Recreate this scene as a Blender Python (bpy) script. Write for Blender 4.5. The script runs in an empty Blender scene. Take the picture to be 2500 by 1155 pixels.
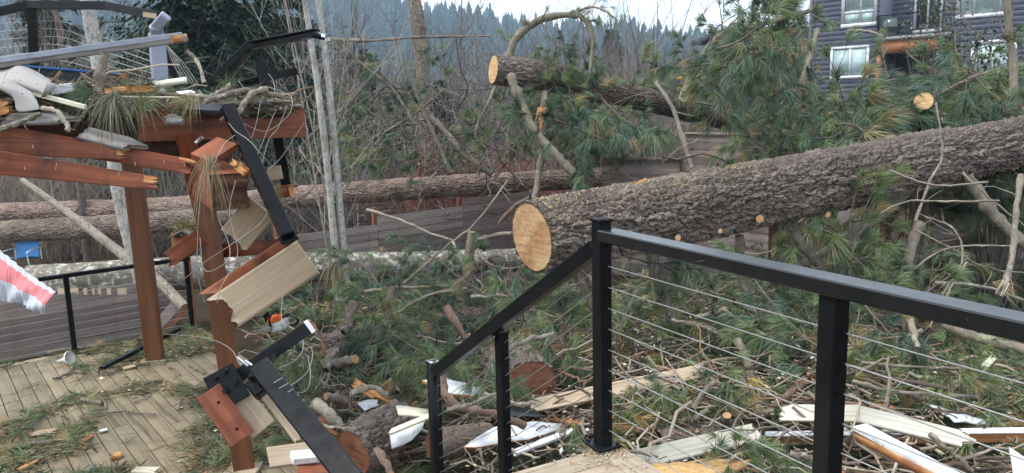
import bpy, bmesh, math
import numpy as np
from mathutils import Vector, Matrix

rng = np.random.default_rng(11)
SC = bpy.context.scene
COL = SC.collection

# ------------------------------------------------------------------ camera
F = 1878.0                                   # focal length in pixels of the 2500 px wide photograph
PITCH, ROLL = math.radians(9.3), math.radians(1.5)
fw = np.array([0, math.cos(PITCH), -math.sin(PITCH)])
_r0 = np.array([1.0, 0, 0]); _u0 = np.cross(_r0, fw)
RT = math.cos(ROLL) * _r0 - math.sin(ROLL) * _u0
UP = math.cos(ROLL) * _u0 + math.sin(ROLL) * _r0
CAM = np.array([0, 0, 1.6])
cam = bpy.data.cameras.new("camera"); cam.sensor_width = 36; cam.lens = 36 * F / 2500
cam.clip_start = 0.05; cam.clip_end = 6000
camo = bpy.data.objects.new("camera", cam); COL.objects.link(camo)
camo.matrix_world = Matrix(((RT[0], UP[0], -fw[0], CAM[0]), (RT[1], UP[1], -fw[1], CAM[1]),
                            (RT[2], UP[2], -fw[2], CAM[2]), (0, 0, 0, 1)))
SC.camera = camo

# ------------------------------------------------------------------ sky, sun, exposure
SUN_EL, SUN_AZ = math.radians(58), math.radians(250)
W = bpy.data.worlds.new("World"); SC.world = W; W.use_nodes = True
nt = W.node_tree; nt.nodes.clear()
out = nt.nodes.new("ShaderNodeOutputWorld"); bg = nt.nodes.new("ShaderNodeBackground")
sky = nt.nodes.new("ShaderNodeTexSky"); sky.sky_type = 'NISHITA'; sky.sun_disc = False
sky.sun_elevation = SUN_EL; sky.sun_rotation = SUN_AZ; sky.air_density = 1.0; sky.dust_density = 1.0
tc = nt.nodes.new("ShaderNodeTexCoord"); mp = nt.nodes.new("ShaderNodeMapping"); mp.inputs['Scale'].default_value = (1.2, 1.2, 3.5)
nz = nt.nodes.new("ShaderNodeTexNoise"); nz.inputs['Scale'].default_value = 2.2; nz.inputs['Detail'].default_value = 6
rp = nt.nodes.new("ShaderNodeValToRGB"); rp.color_ramp.elements[0].position = .22; rp.color_ramp.elements[1].position = .72
rp.color_ramp.elements[0].color = (.5, .5, .5, 1); rp.color_ramp.elements[1].color = (1, 1, 1, 1)
mx = nt.nodes.new("ShaderNodeMix"); mx.data_type = 'RGBA'
mx.inputs['B'].default_value = (8.6, 9.2, 10.0, 1)
nt.links.new(tc.outputs['Generated'], mp.inputs['Vector']); nt.links.new(mp.outputs[0], nz.inputs['Vector'])
nt.links.new(nz.outputs['Fac'], rp.inputs['Fac']); nt.links.new(rp.outputs['Color'], mx.inputs['Factor'])
nt.links.new(sky.outputs[0], mx.inputs['A']); nt.links.new(mx.outputs['Result'], bg.inputs['Color'])
bg.inputs['Strength'].default_value = 0.11
nt.links.new(bg.outputs[0], out.inputs[0])
sun = bpy.data.lights.new("sun", 'SUN'); sun.energy = 1.5; sun.angle = math.radians(10); sun.color = (1, .96, .9)
suno = bpy.data.objects.new("sun", sun); COL.objects.link(suno)
_sd = Vector((math.sin(SUN_AZ) * math.cos(SUN_EL), math.cos(SUN_AZ) * math.cos(SUN_EL), math.sin(SUN_EL)))
suno.rotation_euler = _sd.to_track_quat('Z', 'Y').to_euler()
SC.view_settings.view_transform = 'Standard'; SC.view_settings.look = 'None'
SC.view_settings.gamma = 1; SC.view_settings.exposure = 1.02
try: SC.view_settings.use_curve_mapping = False
except Exception: pass
SC.render.engine = 'CYCLES'
SC.cycles.use_adaptive_sampling = True; SC.cycles.adaptive_threshold = .02
SC.cycles.max_bounces = 4; SC.cycles.diffuse_bounces = 2; SC.cycles.glossy_bounces = 2
SC.cycles.transmission_bounces = 3; SC.cycles.transparent_max_bounces = 4; SC.cycles.volume_bounces = 1

# ------------------------------------------------------------------ helpers: photo -> place
def ray(x, y): return fw + RT * (x - 1250) / F - UP * (y - 577.5) / F
def P(x, y, d):
    r = ray(x, y); return CAM + r * (d / r[1])
def PZ(x, y, z):
    r = ray(x, y); return CAM + r * ((z - CAM[2]) / r[2])
def PP(pts): return np.array([P(*p) for p in pts])

def nrm(v):
    v = np.asarray(v, float); return v / (np.linalg.norm(v, axis=-1, keepdims=True) + 1e-12)
def sstep(a, b, x):
    t = np.clip((np.asarray(x, float) - a) / (b - a), 0, 1); return t * t * (3 - 2 * t)
def _hash(i, j, k, s=0):
    n = (i.astype(np.int64) * 73856093) ^ (j.astype(np.int64) * 19349663) ^ (k.astype(np.int64) * 83492791) ^ (s * 2654435761)
    n = (n ^ (n >> 13)) * 1274126177 & 0x7fffffff
    n = (n ^ (n >> 15)) * 2246822519 & 0x7fffffff
    return ((n >> 7) & 0xffff) / 65535.0
def vnoise(x, y, z=None, s=0):
    x = np.asarray(x, float); y = np.asarray(y, float); z = np.zeros_like(x) if z is None else np.asarray(z, float)
    xi, yi, zi = np.floor(x), np.floor(y), np.floor(z)
    u, v, w = x - xi, y - yi, z - zi
    u, v, w = u * u * (3 - 2 * u), v * v * (3 - 2 * v), w * w * (3 - 2 * w)
    r = 0
    for a in (0, 1):
        for b in (0, 1):
            for c in (0, 1):
                r = r + _hash(xi + a, yi + b, zi + c, s) * (u if a else 1 - u) * (v if b else 1 - v) * (w if c else 1 - w)
    return r
def fbm(x, y, z=None, o=3, s=0):
    r, a, f, t = 0, 1, 1, 0
    for i in range(o):
        r = r + a * vnoise(x * f, y * f, None if z is None else z * f, s + i); t += a; a *= .5; f *= 2.03
    return r / t - .5
def voro(u, v, nv, s=0):
    """jittered-grid voronoi, periodic in v with nv cells: F1, F2, cell tone"""
    ui, vi = np.floor(u), np.floor(v)
    f1 = np.full(u.shape, 9.0); f2 = np.full(u.shape, 9.0); tone = np.zeros(u.shape)
    for a in (-1, 0, 1):
        for b in (-1, 0, 1):
            cu, cv = ui + a, vi + b; cw = np.mod(cv, nv)
            px = cu + .1 + .8 * _hash(cu, cw, cu * 0, s); py = cv + .1 + .8 * _hash(cu, cw, cu * 0 + 5, s)
            d = np.hypot(u - px, v - py); new = d < f1
            f2 = np.where(new, f1, np.minimum(f2, d)); tone = np.where(new, _hash(cu, cw, cu * 0 + 9, s), tone); f1 = np.where(new, d, f1)
    return f1, f2, tone

# ------------------------------------------------------------------ helpers: meshes and objects
def mesh(name, V, faces, mats=(), fm=None, smooth=False, attrs=None):
    """faces: list of (M,k) index arrays; fm: list of material indices, one per array (or arrays)"""
    me = bpy.data.meshes.new(name)
    V = np.asarray(V, np.float32); faces = [np.asarray(f, np.int32) for f in faces if len(f)]
    me.vertices.add(len(V)); me.vertices.foreach_set("co", V.ravel())
    tot = np.concatenate([np.full(len(f), f.shape[1], np.int32) for f in faces])
    idx = np.concatenate([f.ravel() for f in faces])
    me.loops.add(len(idx)); me.loops.foreach_set("vertex_index", idx)
    me.polygons.add(len(tot)); st = np.concatenate([[0], np.cumsum(tot)[:-1]]).astype(np.int32)
    me.polygons.foreach_set("loop_start", st)
    try: me.polygons.foreach_set("loop_total", tot)
    except Exception: pass
    for m in mats: me.materials.append(m)
    if fm is not None:
        a = np.concatenate([np.full(len(f), k, np.int32) if np.isscalar(k) else np.asarray(k, np.int32) for f, k in zip(faces, fm)])
        me.polygons.foreach_set("material_index", a)
    if smooth: me.polygons.foreach_set("use_smooth", np.ones(len(tot), bool))
    for k, a in (attrs or {}).items():
        a = np.asarray(a, np.float32)
        if a.ndim == 1:
            at = me.attributes.new(k, 'FLOAT', 'POINT'); at.data.foreach_set("value", a)
        else:
            at = me.attributes.new(k, 'FLOAT_COLOR', 'POINT')
            at.data.foreach_set("color", np.concatenate([a, np.ones((len(a), 1), np.float32)], 1).ravel())
    me.update(calc_edges=True)
    return me

WMX = {}
def put(name, me, parent=None, mw=None, label=None, cat=None, group=None, kind=None):
    o = bpy.data.objects.new(name, me); COL.objects.link(o)
    mw = Matrix.Identity(4) if mw is None else mw
    WMX[o.name] = mw
    if parent is not None:
        o.parent = parent; o.matrix_basis = WMX[parent.name].inverted() @ mw
    else: o.matrix_basis = mw
    tag(o, label, cat, group, kind)
    return o
def tag(o, label=None, cat=None, group=None, kind=None):
    if label: o["label"] = label
    if cat: o["category"] = cat
    if group: o["group"] = group
    if kind: o["kind"] = kind
    return o
def T(p): return Matrix.Translation(Vector([float(c) for c in p]))
def thing(name, loc, label, cat, group=None, mw=None):
    return put(name, None, None, T(loc) if mw is None else mw, label, cat, group)
def frame(o, x, z):
    """matrix with local x along x and local z near z"""
    x = nrm(x); z = np.asarray(z, float); z = nrm(z - x * (z @ x)); y = np.cross(z, x)
    return Matrix(((x[0], y[0], z[0], o[0]), (x[1], y[1], z[1], o[1]), (x[2], y[2], z[2], o[2]), (0, 0, 0, 1)))

class MB:
    def __init__(s): s.V = []; s.F = {}; s.n = 0; s.A = []
    def add(s, V, faces, m=0, a=None):
        V = np.asarray(V, float)
        for f in faces:
            f = np.asarray(f, np.int64)
            if len(f): s.F.setdefault((m, f.shape[1]), []).append(f + s.n)
        s.V.append(V); s.n += len(V)
        if a is not None: s.A.append(a)
        return s
    def box(s, c, sz, m=0, R=None):
        c = np.asarray(c, float); h = np.asarray(sz, float) / 2
        q = np.array([[x, y, z] for x in (-1, 1) for y in (-1, 1) for z in (-1, 1)]) * h
        if R is not None: q = q @ np.asarray(R).T
        s.add(q + c, [np.array([[0, 1, 3, 2], [4, 6, 7, 5], [0, 4, 5, 1], [2, 3, 7, 6], [0, 2, 6, 4], [1, 5, 7, 3]])], m); return s
    def me(s, name, mats, smooth=False, origin=(0, 0, 0), akey=None):
        V = np.concatenate(s.V) - np.asarray(origin, float)
        ks = list(s.F); fs = [np.concatenate(s.F[k]) for k in ks]
        at = {akey: np.concatenate(s.A)} if akey and s.A else None
        return mesh(name, V, fs, mats, [k[0] for k in ks], smooth, at)

def tubes(paths, radii, sides=5):
    """paths (B,N,3), radii (B,N) -> V, quads ; open ended"""
    paths = np.asarray(paths, float); B, N, _ = paths.shape
    t = np.gradient(paths, axis=1); t = nrm(t)
    ref = np.where(np.abs(t[:, :1, 2:]) > .9, np.array([1., 0, 0]), np.array([0, 0, 1.]))
    a = nrm(np.cross(t, ref)); b = np.cross(t, a)
    th = np.arange(sides) * 2 * math.pi / sides
    V = paths[:, :, None] + np.asarray(radii)[:, :, None, None] * (a[:, :, None] * np.cos(th)[:, None] + b[:, :, None] * np.sin(th)[:, None])
    i = np.arange(B)[:, None, None] * N * sides + np.arange(N - 1)[None, :, None] * sides
    j = np.arange(sides)[None, None]; k = (j + 1) % sides
    Q = np.stack([i + j, i + sides + j, i + sides + k, i + k], -1).reshape(-1, 4)
    return V.reshape(-1, 3), Q
def spline(pts, n=8):
    p = np.asarray(pts, float)
    if len(p) < 3:
        return np.array([p[0] + (p[-1] - p[0]) * t for t in np.linspace(0, 1, n + 1)])
    q = np.vstack([2 * p[0] - p[1], p, 2 * p[-1] - p[-2]]); o = []
    for i in range(1, len(q) - 2):
        for t in np.linspace(0, 1, n, endpoint=False):
            o.append(.5 * (2 * q[i] + (q[i + 1] - q[i - 1]) * t + (2 * q[i - 1] - 5 * q[i] + 4 * q[i + 1] - q[i + 2]) * t ** 2 + (3 * q[i] - q[i - 1] - 3 * q[i + 1] + q[i + 2]) * t ** 3))
    o.append(p[-1]); return np.array(o)
def cable(name, pts, r, m, parent=None, n=8, **kw):
    p = spline(pts, n); V, Q = tubes(p[None], np.full((1, len(p)), r), 6)
    return put(name, mesh(name, V - p[0], [Q], [m], smooth=True), parent, T(p[0]), **kw)

# ------------------------------------------------------------------ materials
class NT:
    def __init__(s, name):
        s.m = bpy.data.materials.new(name); s.m.use_nodes = True; s.t = s.m.node_tree; s.t.nodes.clear()
        s.o = s.n("ShaderNodeOutputMaterial"); s.b = s.n("ShaderNodeBsdfPrincipled"); s.l(s.b.outputs[0], s.o.inputs[0])
    def n(s, t, **k):
        x = s.t.nodes.new(t)
        for a, v in k.items(): setattr(x, a, v)
        return x
    def l(s, a, b): s.t.links.new(a, b)
    def noise(s, scale, detail=4, stretch=None, rough=.55, coord='Object', w=None):
        c = s.n("ShaderNodeTexCoord"); src = c.outputs[coord]
        if stretch:
            mpn = s.n("ShaderNodeMapping"); mpn.inputs['Scale'].default_value = stretch; s.l(src, mpn.inputs[0]); src = mpn.outputs[0]
        x = s.n("ShaderNodeTexNoise"); x.inputs['Scale'].default_value = scale; x.inputs['Detail'].default_value = detail; x.inputs['Roughness'].default_value = rough
        s.l(src, x.inputs['Vector']); return x.outputs['Fac']
    def ramp(s, f, stops):
        r = s.n("ShaderNodeValToRGB"); e = r.color_ramp.elements
        while len(e) > len(stops): e.remove(e[-1])
        while len(e) < len(stops): e.new(.5)
        for q, (p, c) in zip(e, stops): q.position = p; q.color = (*c, 1) if len(c) == 3 else c
        s.l(f, r.inputs[0]); return r.outputs[0]
    def mix(s, f, a, b, mode='MIX'):
        x = s.n("ShaderNodeMix", data_type='RGBA', blend_type=mode)
        for k, v in (('Factor', f), ('A', a), ('B', b)):
            if isinstance(v, (int, float)): x.inputs[k].default_value = v
            elif isinstance(v, tuple): x.inputs[k].default_value = (*v, 1)
            else: s.l(v, x.inputs[k])
        return x.outputs['Result']
    def attr(s, name, o='Fac'):
        x = s.n("ShaderNodeAttribute", attribute_name=name); return x.outputs[o]
    def rand(s): return s.n("ShaderNodeObjectInfo").outputs['Random']
    def bump(s, f, st, dist=.01):
        x = s.n("ShaderNodeBump"); x.inputs['Strength'].default_value = st; x.inputs['Distance'].default_value = dist
        s.l(f, x.inputs['Height']); s.l(x.outputs[0], s.b.inputs['Normal'])
    def fin(s, c, rough=.7, metal=0, spec=.4):
        if isinstance(c, tuple): s.b.inputs['Base Color'].default_value = (*c, 1)
        else: s.l(c, s.b.inputs['Base Color'])
        if isinstance(rough, (int, float)): s.b.inputs['Roughness'].default_value = rough
        else: s.l(rough, s.b.inputs['Roughness'])
        s.b.inputs['Metallic'].default_value = metal; s.b.inputs['Specular IOR Level'].default_value = spec
        return s.m

def simple(name, c1, c2=None, scale=8, rough=.65, metal=0, bump=.15, stretch=None, spec=.35, var=.25, pos=(.35, .7), dist=.004):
    s = NT(name); f = s.noise(scale, 5, stretch)
    c = s.ramp(f, [(pos[0], c1), (pos[1], c2 or c1)])
    if var:
        v = s.n("ShaderNodeMapRange"); v.inputs['To Min'].default_value = 1 - var; v.inputs['To Max'].default_value = 1 + var
        s.l(s.rand(), v.inputs['Value']); c = s.mix(1.0, c, v.outputs[0], 'MULTIPLY')
    if bump: s.bump(s.noise(scale * 3, 6, stretch), bump, dist)
    return s.fin(c, rough, metal, spec)

def wood(name, c1, c2, dirt=None, rough=.6, grain=26, var=.2, spec=.3, dirtpos=(.52, .72)):
    """grain runs along local x"""
    s = NT(name); st = (.06, 1, 1)
    f = s.noise(grain, 6, st); c = s.ramp(f, [(.33, c1), (.68, c2)])
    c = s.mix(.5, c, s.ramp(s.noise(grain * 4, 4, (.03, 1, 1)), [(.3, (.55, .55, .55)), (.6, (1, 1, 1))]), 'MULTIPLY')
    c = s.mix(s.ramp(s.noise(grain * 1.6, 3, (.025, 1, 1)), [(.64, (0, 0, 0)), (.69, (.75, .75, .75))]), c, tuple(x * .32 for x in c1))
    kn = s.n('ShaderNodeTexVoronoi'); kn.inputs['Scale'].default_value = 3.2; tcx = s.n('ShaderNodeTexCoord'); mpx = s.n('ShaderNodeMapping'); mpx.inputs['Scale'].default_value = (.45, 1.6, 1.6); s.l(tcx.outputs['Object'], mpx.inputs[0]); s.l(mpx.outputs[0], kn.inputs['Vector'])
    c = s.mix(s.ramp(kn.outputs['Distance'], [(.035, (.7, .7, .7)), (.075, (0, 0, 0))]), c, tuple(x * .35 for x in c1))
    if dirt: c = s.mix(s.ramp(s.noise(3.1, 6, rough=.65), [(dirtpos[0], (0, 0, 0)), (dirtpos[1], (1, 1, 1))]), c, dirt)
    v = s.n("ShaderNodeMapRange"); v.inputs['To Min'].default_value = 1 - var; v.inputs['To Max'].default_value = 1 + var
    s.l(s.rand(), v.inputs['Value']); c = s.mix(1.0, c, v.outputs[0], 'MULTIPLY')
    s.bump(s.noise(grain * 2.5, 6, st), .35, .004)
    return s.fin(c, rough, 0, spec)

MT = {}
MT['stain'] = wood('red_stained_lumber', (.16, .042, .017), (.30, .092, .04), (.065, .026, .015), .55, 22, .18, .35)
MT['stain2'] = wood('brown_stained_post', (.115, .04, .015), (.195, .075, .028), (.065, .028, .015), .5, 18, .12, .4, (.6, .8))
MT['fresh'] = wood('splintered_fresh_wood', (.42, .16, .05), (.66, .36, .15), (.24, .08, .03), .75, 40, .15)
MT['tan'] = wood('tan_composite_board', (.37, .28, .19), (.45, .355, .25), None, .6, 14, .1)
MT['deck'] = wood('weathered_deck_board', (.20, .155, .094), (.28, .225, .14), (.10, .08, .043), .55, 12, .14, .35, (.5, .8))
MT['landing'] = wood('pale_deck_board', (.34, .27, .19), (.44, .36, .26), (.2, .15, .09), .6, 12, .08)
MT['beige'] = wood('beige_grooved_siding', (.52, .48, .39), (.62, .585, .48), (.36, .31, .22), .6, 10, .1, .3, (.6, .85))
def dirty_white():
    s = NT('white_painted_trim'); c = s.ramp(s.noise(5, 5), [(.35, (.66, .69, .72)), (.7, (.76, .78, .8))])
    c = s.mix(s.ramp(s.noise(7, 7, rough=.7), [(.54, (0, 0, 0)), (.72, (.75, .75, .75))]), c, (.33, .28, .21))
    c = s.mix(s.ramp(s.noise(45, 4), [(.62, (0, 0, 0)), (.7, (.7, .7, .7))]), c, (.2, .16, .11))
    s.bump(s.noise(16, 5), .12, .004); return s.fin(c, .5, 0, .35)
MT['white'] = dirty_white()
MT['cream'] = simple('cream_vinyl', (.62, .58, .42), (.72, .68, .53), 6, .5, var=.1)
MT['osb'] = simple('chip_board', (.42, .22, .08), (.66, .45, .2), 42, .75, stretch=(.5, 1, 1), bump=.5, var=.15)
MT['fence'] = wood('weathered_fence_board', (.20, .165, .15), (.33, .28, .255), (.23, .15, .12), .75, 13, .3, .2)
MT['fence_r'] = wood('reddish_fence_post', (.19, .07, .035), (.31, .13, .065), None, .7, 13, .2)
MT['grey_wood'] = wood('old_grey_board', (.16, .15, .14), (.27, .25, .23), (.1, .09, .08), .8, 16, .2, .2)
MT['joist_shade'] = wood('shade_toned_framing', (.045, .014, .009), (.085, .028, .017), None, .6, 20, .2)  # red stain darkened so the colour carries the shade below the decking

def black_metal(name, spec):
    s = NT(name); f = s.noise(9, 5)
    c = s.ramp(f, [(.35, (.006, .0066, .0078)), (.75, (.011, .0115, .013))])
    return s.fin(c, s.ramp(s.noise(14, 5), [(.3, (.17,) * 3), (.7, (.27,) * 3)]), 0, spec)
MT['black'] = black_metal('black_powder_coat', .14); MT['black_rail'] = black_metal('wet_black_rail', .6)
MT['steel'] = simple('steel_cable', (.34, .33, .31), (.46, .45, .42), 60, .35, .75, 0, var=.1)
MT['alu'] = simple('bare_aluminium', (.55, .57, .6), (.66, .68, .7), 30, .35, .8, .1, var=0)
MT['white_cable'] = simple('pale_cable', (.28, .27, .25), (.36, .35, .32), 30, .4, .3, 0, var=.1)
MT['galv'] = simple('galvanised_bracket', (.28, .29, .31), (.42, .43, .45), 40, .45, .7, .1, var=0)

def bark(name, crack, lo, hi, lich=None, lichf=(.6, .72), scale=30, rough=.9, fine=.6):
    s = NT(name)
    c = s.mix(s.attr('tone'), lo, hi)
    c = s.mix(.55, c, s.ramp(s.noise(scale * 1.2, 6), [(.3, (.45, .45, .45)), (.7, (1.35, 1.35, 1.35))]), 'MULTIPLY')
    c = s.mix(1.0, c, s.ramp(s.noise(2.2, 4, rough=.6), [(.3, (.62, .6, .58)), (.5, (1, 1, 1)), (.72, (1.35, 1.28, 1.18))]), 'MULTIPLY')
    c = s.mix(s.ramp(s.noise(9, 3), [(.72, (0, 0, 0)), (.8, (.7, .7, .7))]), c, (.19, .075, .04))
    c = s.mix(s.ramp(s.noise(1.7, 5, rough=.62), [(.63, (0, 0, 0)), (.69, (.28, .28, .28))]), c, (.10, .10, .055))
    if lich: c = s.mix(s.ramp(s.noise(scale * .35, 6, rough=.7), [(lichf[0], (0, 0, 0)), (lichf[1], (1, 1, 1))]), c, lich)
    c = s.mix(s.ramp(s.attr('bark'), [(.0, (0, 0, 0)), (.5, (1, 1, 1))]), crack, c)
    s.bump(s.noise(scale * 2, 7, rough=.7), fine, .012)
    return s.fin(c, rough, 0, .25)
MT['pine'] = bark('pine_bark', (.026, .018, .014), (.086, .067, .056), (.240, .200, .174), (.31, .255, .19), (.66, .78))
MT['pine_red'] = bark('reddish_pine_bark', (.045, .031, .024), (.135, .103, .083), (.26, .207, .172))
MT['pine_pink'] = bark('pinkish_pine_bark', (.05, .033, .026), (.155, .108, .086), (.335, .255, .21))
MT['birch'] = bark('birch_bark', (.14, .125, .115), (.36, .345, .315), (.50, .48, .44), (.55, .53, .46), (.58, .68), 22, .8, .3)
MT['lichen_log'] = bark('lichened_alder_bark', (.06, .05, .04), (.12, .105, .085), (.27, .25, .21), (.54, .53, .45), (.52, .60), 24, .85, .5)
MT['limb'] = bark('pine_limb_bark', (.06, .045, .035), (.13, .105, .085), (.24, .20, .165), (.36, .37, .28), (.55, .66), 45)
MT['limb_l'] = bark('lichened_limb_bark', (.075, .062, .045), (.15, .13, .10), (.25, .225, .175), (.32, .32, .17), (.55, .68), 45)
MT['limb_p'] = bark('pale_limb_bark', (.09, .072, .056), (.19, .162, .128), (.30, .265, .215), (.36, .345, .28), (.55, .65), 40, .8, .3)
MT['limb_r'] = bark('rust_limb_bark', (.07, .038, .028), (.15, .098, .075), (.24, .168, .13), None, scale=45)
MT['twig'] = simple('grey_brown_twig', (.085, .068, .055), (.19, .16, .135), 9, .85, bump=0, var=.2)
MT['twig_p'] = simple('pale_twig', (.2, .175, .145), (.34, .30, .25), 9, .85, bump=0, var=.2)
MT['twig_r'] = simple('red_brown_twig', (.15, .07, .05), (.26, .14, .105), 9, .85, bump=0, var=.2)

def cutwood(name, a, b, c3, ang=.6):
    s = NT(name); r = s.attr('rr')
    w = s.n("ShaderNodeMath", operation='MULTIPLY_ADD'); s.l(r, w.inputs[0]); w.inputs[1].default_value = 72
    q = s.n("ShaderNodeMath", operation='MULTIPLY'); s.l(s.noise(5, 4), q.inputs[0]); q.inputs[1].default_value = 13; s.l(q.outputs[0], w.inputs[2])
    sn = s.n("ShaderNodeMath", operation='SINE'); s.l(w.outputs[0], sn.inputs[0])
    c = s.mix(s.ramp(sn.outputs[0], [(.2, (0, 0, 0)), (.95, (.75, .75, .75))]), a, b)
    c = s.mix(s.ramp(s.noise(3.6, 6, rough=.65), [(.42, (0, 0, 0)), (.62, (.95, .95, .95))]), c, c3)
    saw = s.noise(26, 5, (.12, .12, 1.0)); c = s.mix(.6, c, s.ramp(saw, [(.3, (.6, .55, .52)), (.65, (1.12, 1.12, 1.12))]), 'MULTIPLY')
    c = s.mix(s.ramp(r, [(.0, (.6, .6, .6)), (.1, (0, 0, 0))]), c, (.25, .12, .06))
    c = s.mix(s.ramp(r, [(.945, (0, 0, 0)), (.965, (1, 1, 1))]), c, (.09, .055, .038))
    s.bump(saw, .5, .01)
    return s.fin(c, .85, 0, .15)
MT['cut'] = cutwood('sawn_log_end', (.60, .41, .225), (.47, .285, .14), (.42, .225, .11))
MT['cut_o'] = cutwood('fresh_orange_sawn_end', (.66, .44, .23), (.56, .33, .15), (.58, .36, .18))
MT['cut_r'] = cutwood('red_brown_sawn_end', (.28, .13, .078), (.21, .088, .05), (.15, .06, .035))
MT['cut_s'] = simple('small_sawn_stub', (.36, .2, .095), (.5, .31, .16), 25, .85, bump=.3, var=.3)

def needles_mat():
    s = NT('pine_needles'); c = s.attr('col', 'Color')
    v = s.n("ShaderNodeMapRange"); v.inputs['To Min'].default_value = .8; v.inputs['To Max'].default_value = 1.2; s.l(s.rand(), v.inputs['Value'])
    c = s.mix(1.0, c, v.outputs[0], 'MULTIPLY')
    c = s.mix(1.0, c, s.ramp(s.rand(), [(0, (.92, 1.02, 1.12)), (.5, (1.12, 1.12, .95)), (1, (1.32, 1.2, .9))]), 'MULTIPLY')
    s.fin(c, .45, 0, .5)
    tr = s.n("ShaderNodeBsdfTranslucent"); s.l(c, tr.inputs[0]); mxs = s.n("ShaderNodeMixShader"); mxs.inputs[0].default_value = .25
    s.l(s.b.outputs[0], mxs.inputs[1]); s.l(tr.outputs[0], mxs.inputs[2]); s.l(mxs.outputs[0], s.o.inputs[0])
    return s.m
MT['needle'] = needles_mat()

# ------------------------------------------------------------------ lumber
def beam_mesh(name, L, w, h, mats, jag0=0., jag1=0., bev=.003, nu=None, nv=None, bow=0., taper=None):
    """lumber along local x from 0 to L, w in local y, h in local z; jag = length of the splinters at an end"""
    if jag0 == 0 and jag1 == 0 and bow == 0 and taper is None:
        bm = bmesh.new(); bmesh.ops.create_cube(bm, size=1)
        for v in bm.verts: v.co = Vector(((v.co.x + .5) * L, v.co.y * w, v.co.z * h))
        if bev: bmesh.ops.bevel(bm, geom=list(bm.edges), offset=min(bev, w * .3, h * .3), segments=1, affect='EDGES')
        me = bpy.data.meshes.new(name); bm.to_mesh(me); bm.free()
        for m in mats: me.materials.append(m)
        return me
    nu = nu or (14 if h >= w else 2); nv = nv or (2 if h >= w else 14)
    ts = list(np.linspace(0, 1, 7 if bow else 2))
    if jag0: ts.insert(1, min(.45, 1.25 * jag0 / L))
    if jag1: ts.insert(-1, max(.55, 1 - 1.25 * jag1 / L))
    nx = len(ts); g = np.array([[i / nv - .5, j / nu - .5] for i in range(nv + 1) for j in range(nu + 1)])
    jz = np.tile(rng.random(nu + 1), nv + 1) if h >= w else np.repeat(rng.random(nv + 1), nu + 1)
    secs = []
    for k in range(nx):
        t = ts[k]; sc = 1 if taper is None else 1 + (taper - 1) * t
        x = np.full(len(g), t * L)
        ax_ = g[:, 1] if h >= w else g[:, 0]; own = len(mats) > 1 and mats[0] == mats[1]
        rr = (.25 if own else .6) * jz + (.04 if own else .25) * rng.random(len(g)) + (1.9 if own else .8) * (fbm(ax_ * 2.6 + L * 7 + k, ax_ * 0 + 7, None, 2) + .25)
        if k == 0 and jag0: x = x + jag0 * rr
        if k == nx - 1 and jag1: x = x - jag1 * rr
        secs.append(np.stack([x, g[:, 0] * w, g[:, 1] * h * sc - bow * 4 * t * (1 - t) * L], 1))
    V = np.concatenate(secs); n1 = len(g)
    id_ = lambda i, j: i * (nu + 1) + j
    per = [id_(i, 0) for i in range(nv + 1)] + [id_(nv, j) for j in range(1, nu + 1)] + [id_(i, nu) for i in range(nv - 1, -1, -1)] + [id_(0, j) for j in range(nu - 1, 0, -1)]
    per = np.array(per); nx_ = np.roll(per, -1)
    side = np.concatenate([np.stack([per + k * n1, per + (k + 1) * n1, nx_ + (k + 1) * n1, nx_ + k * n1], 1) for k in range(nx - 1)])
    sm = np.zeros(len(side), int); np_ = len(per)
    if len(mats) > 1:
        nz_ = fbm(np.arange(np_) * .22 + L * 3, np.zeros(np_) + w * 9, None, 2) > .1
        if jag0: sm[:np_] = nz_
        if jag1: sm[-np_:] = nz_
    cap = np.array([[id_(i, j), id_(i, j + 1), id_(i + 1, j + 1), id_(i + 1, j)] for i in range(nv) for j in range(nu)])
    return mesh(name, V, [side, cap, cap[:, ::-1] + (nx - 1) * n1], mats, [sm, len(mats) - 1 if jag0 else 0, len(mats) - 1 if jag1 else 0])
def beam(name, p0, p1, w, h, m, parent=None, up=None, jag0=0., jag1=0., bev=.003, roll=0., bow=0., m2=None, taper=None, **kw):
    """up None: the h side faces the camera"""
    p0, p1 = np.asarray(p0, float), np.asarray(p1, float); x = p1 - p0; L = np.linalg.norm(x); x = x / L
    if up is None:
        v = nrm((p0 + p1) / 2 - CAM); up = np.cross(x, v)
        if up[2] < 0: up = -up
    up = nrm(np.asarray(up, float) - x * (np.asarray(up, float) @ x))
    if roll: up = up * math.cos(roll) + np.cross(x, up) * math.sin(roll)
    mats = [MT[m]] + ([MT[m2 or 'fresh']] if (jag0 or jag1) else [])
    return put(name, beam_mesh(name, L, w, h, mats, jag0, jag1, bev, bow=bow, taper=taper), parent, frame(p0, x, up), **kw)

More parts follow.
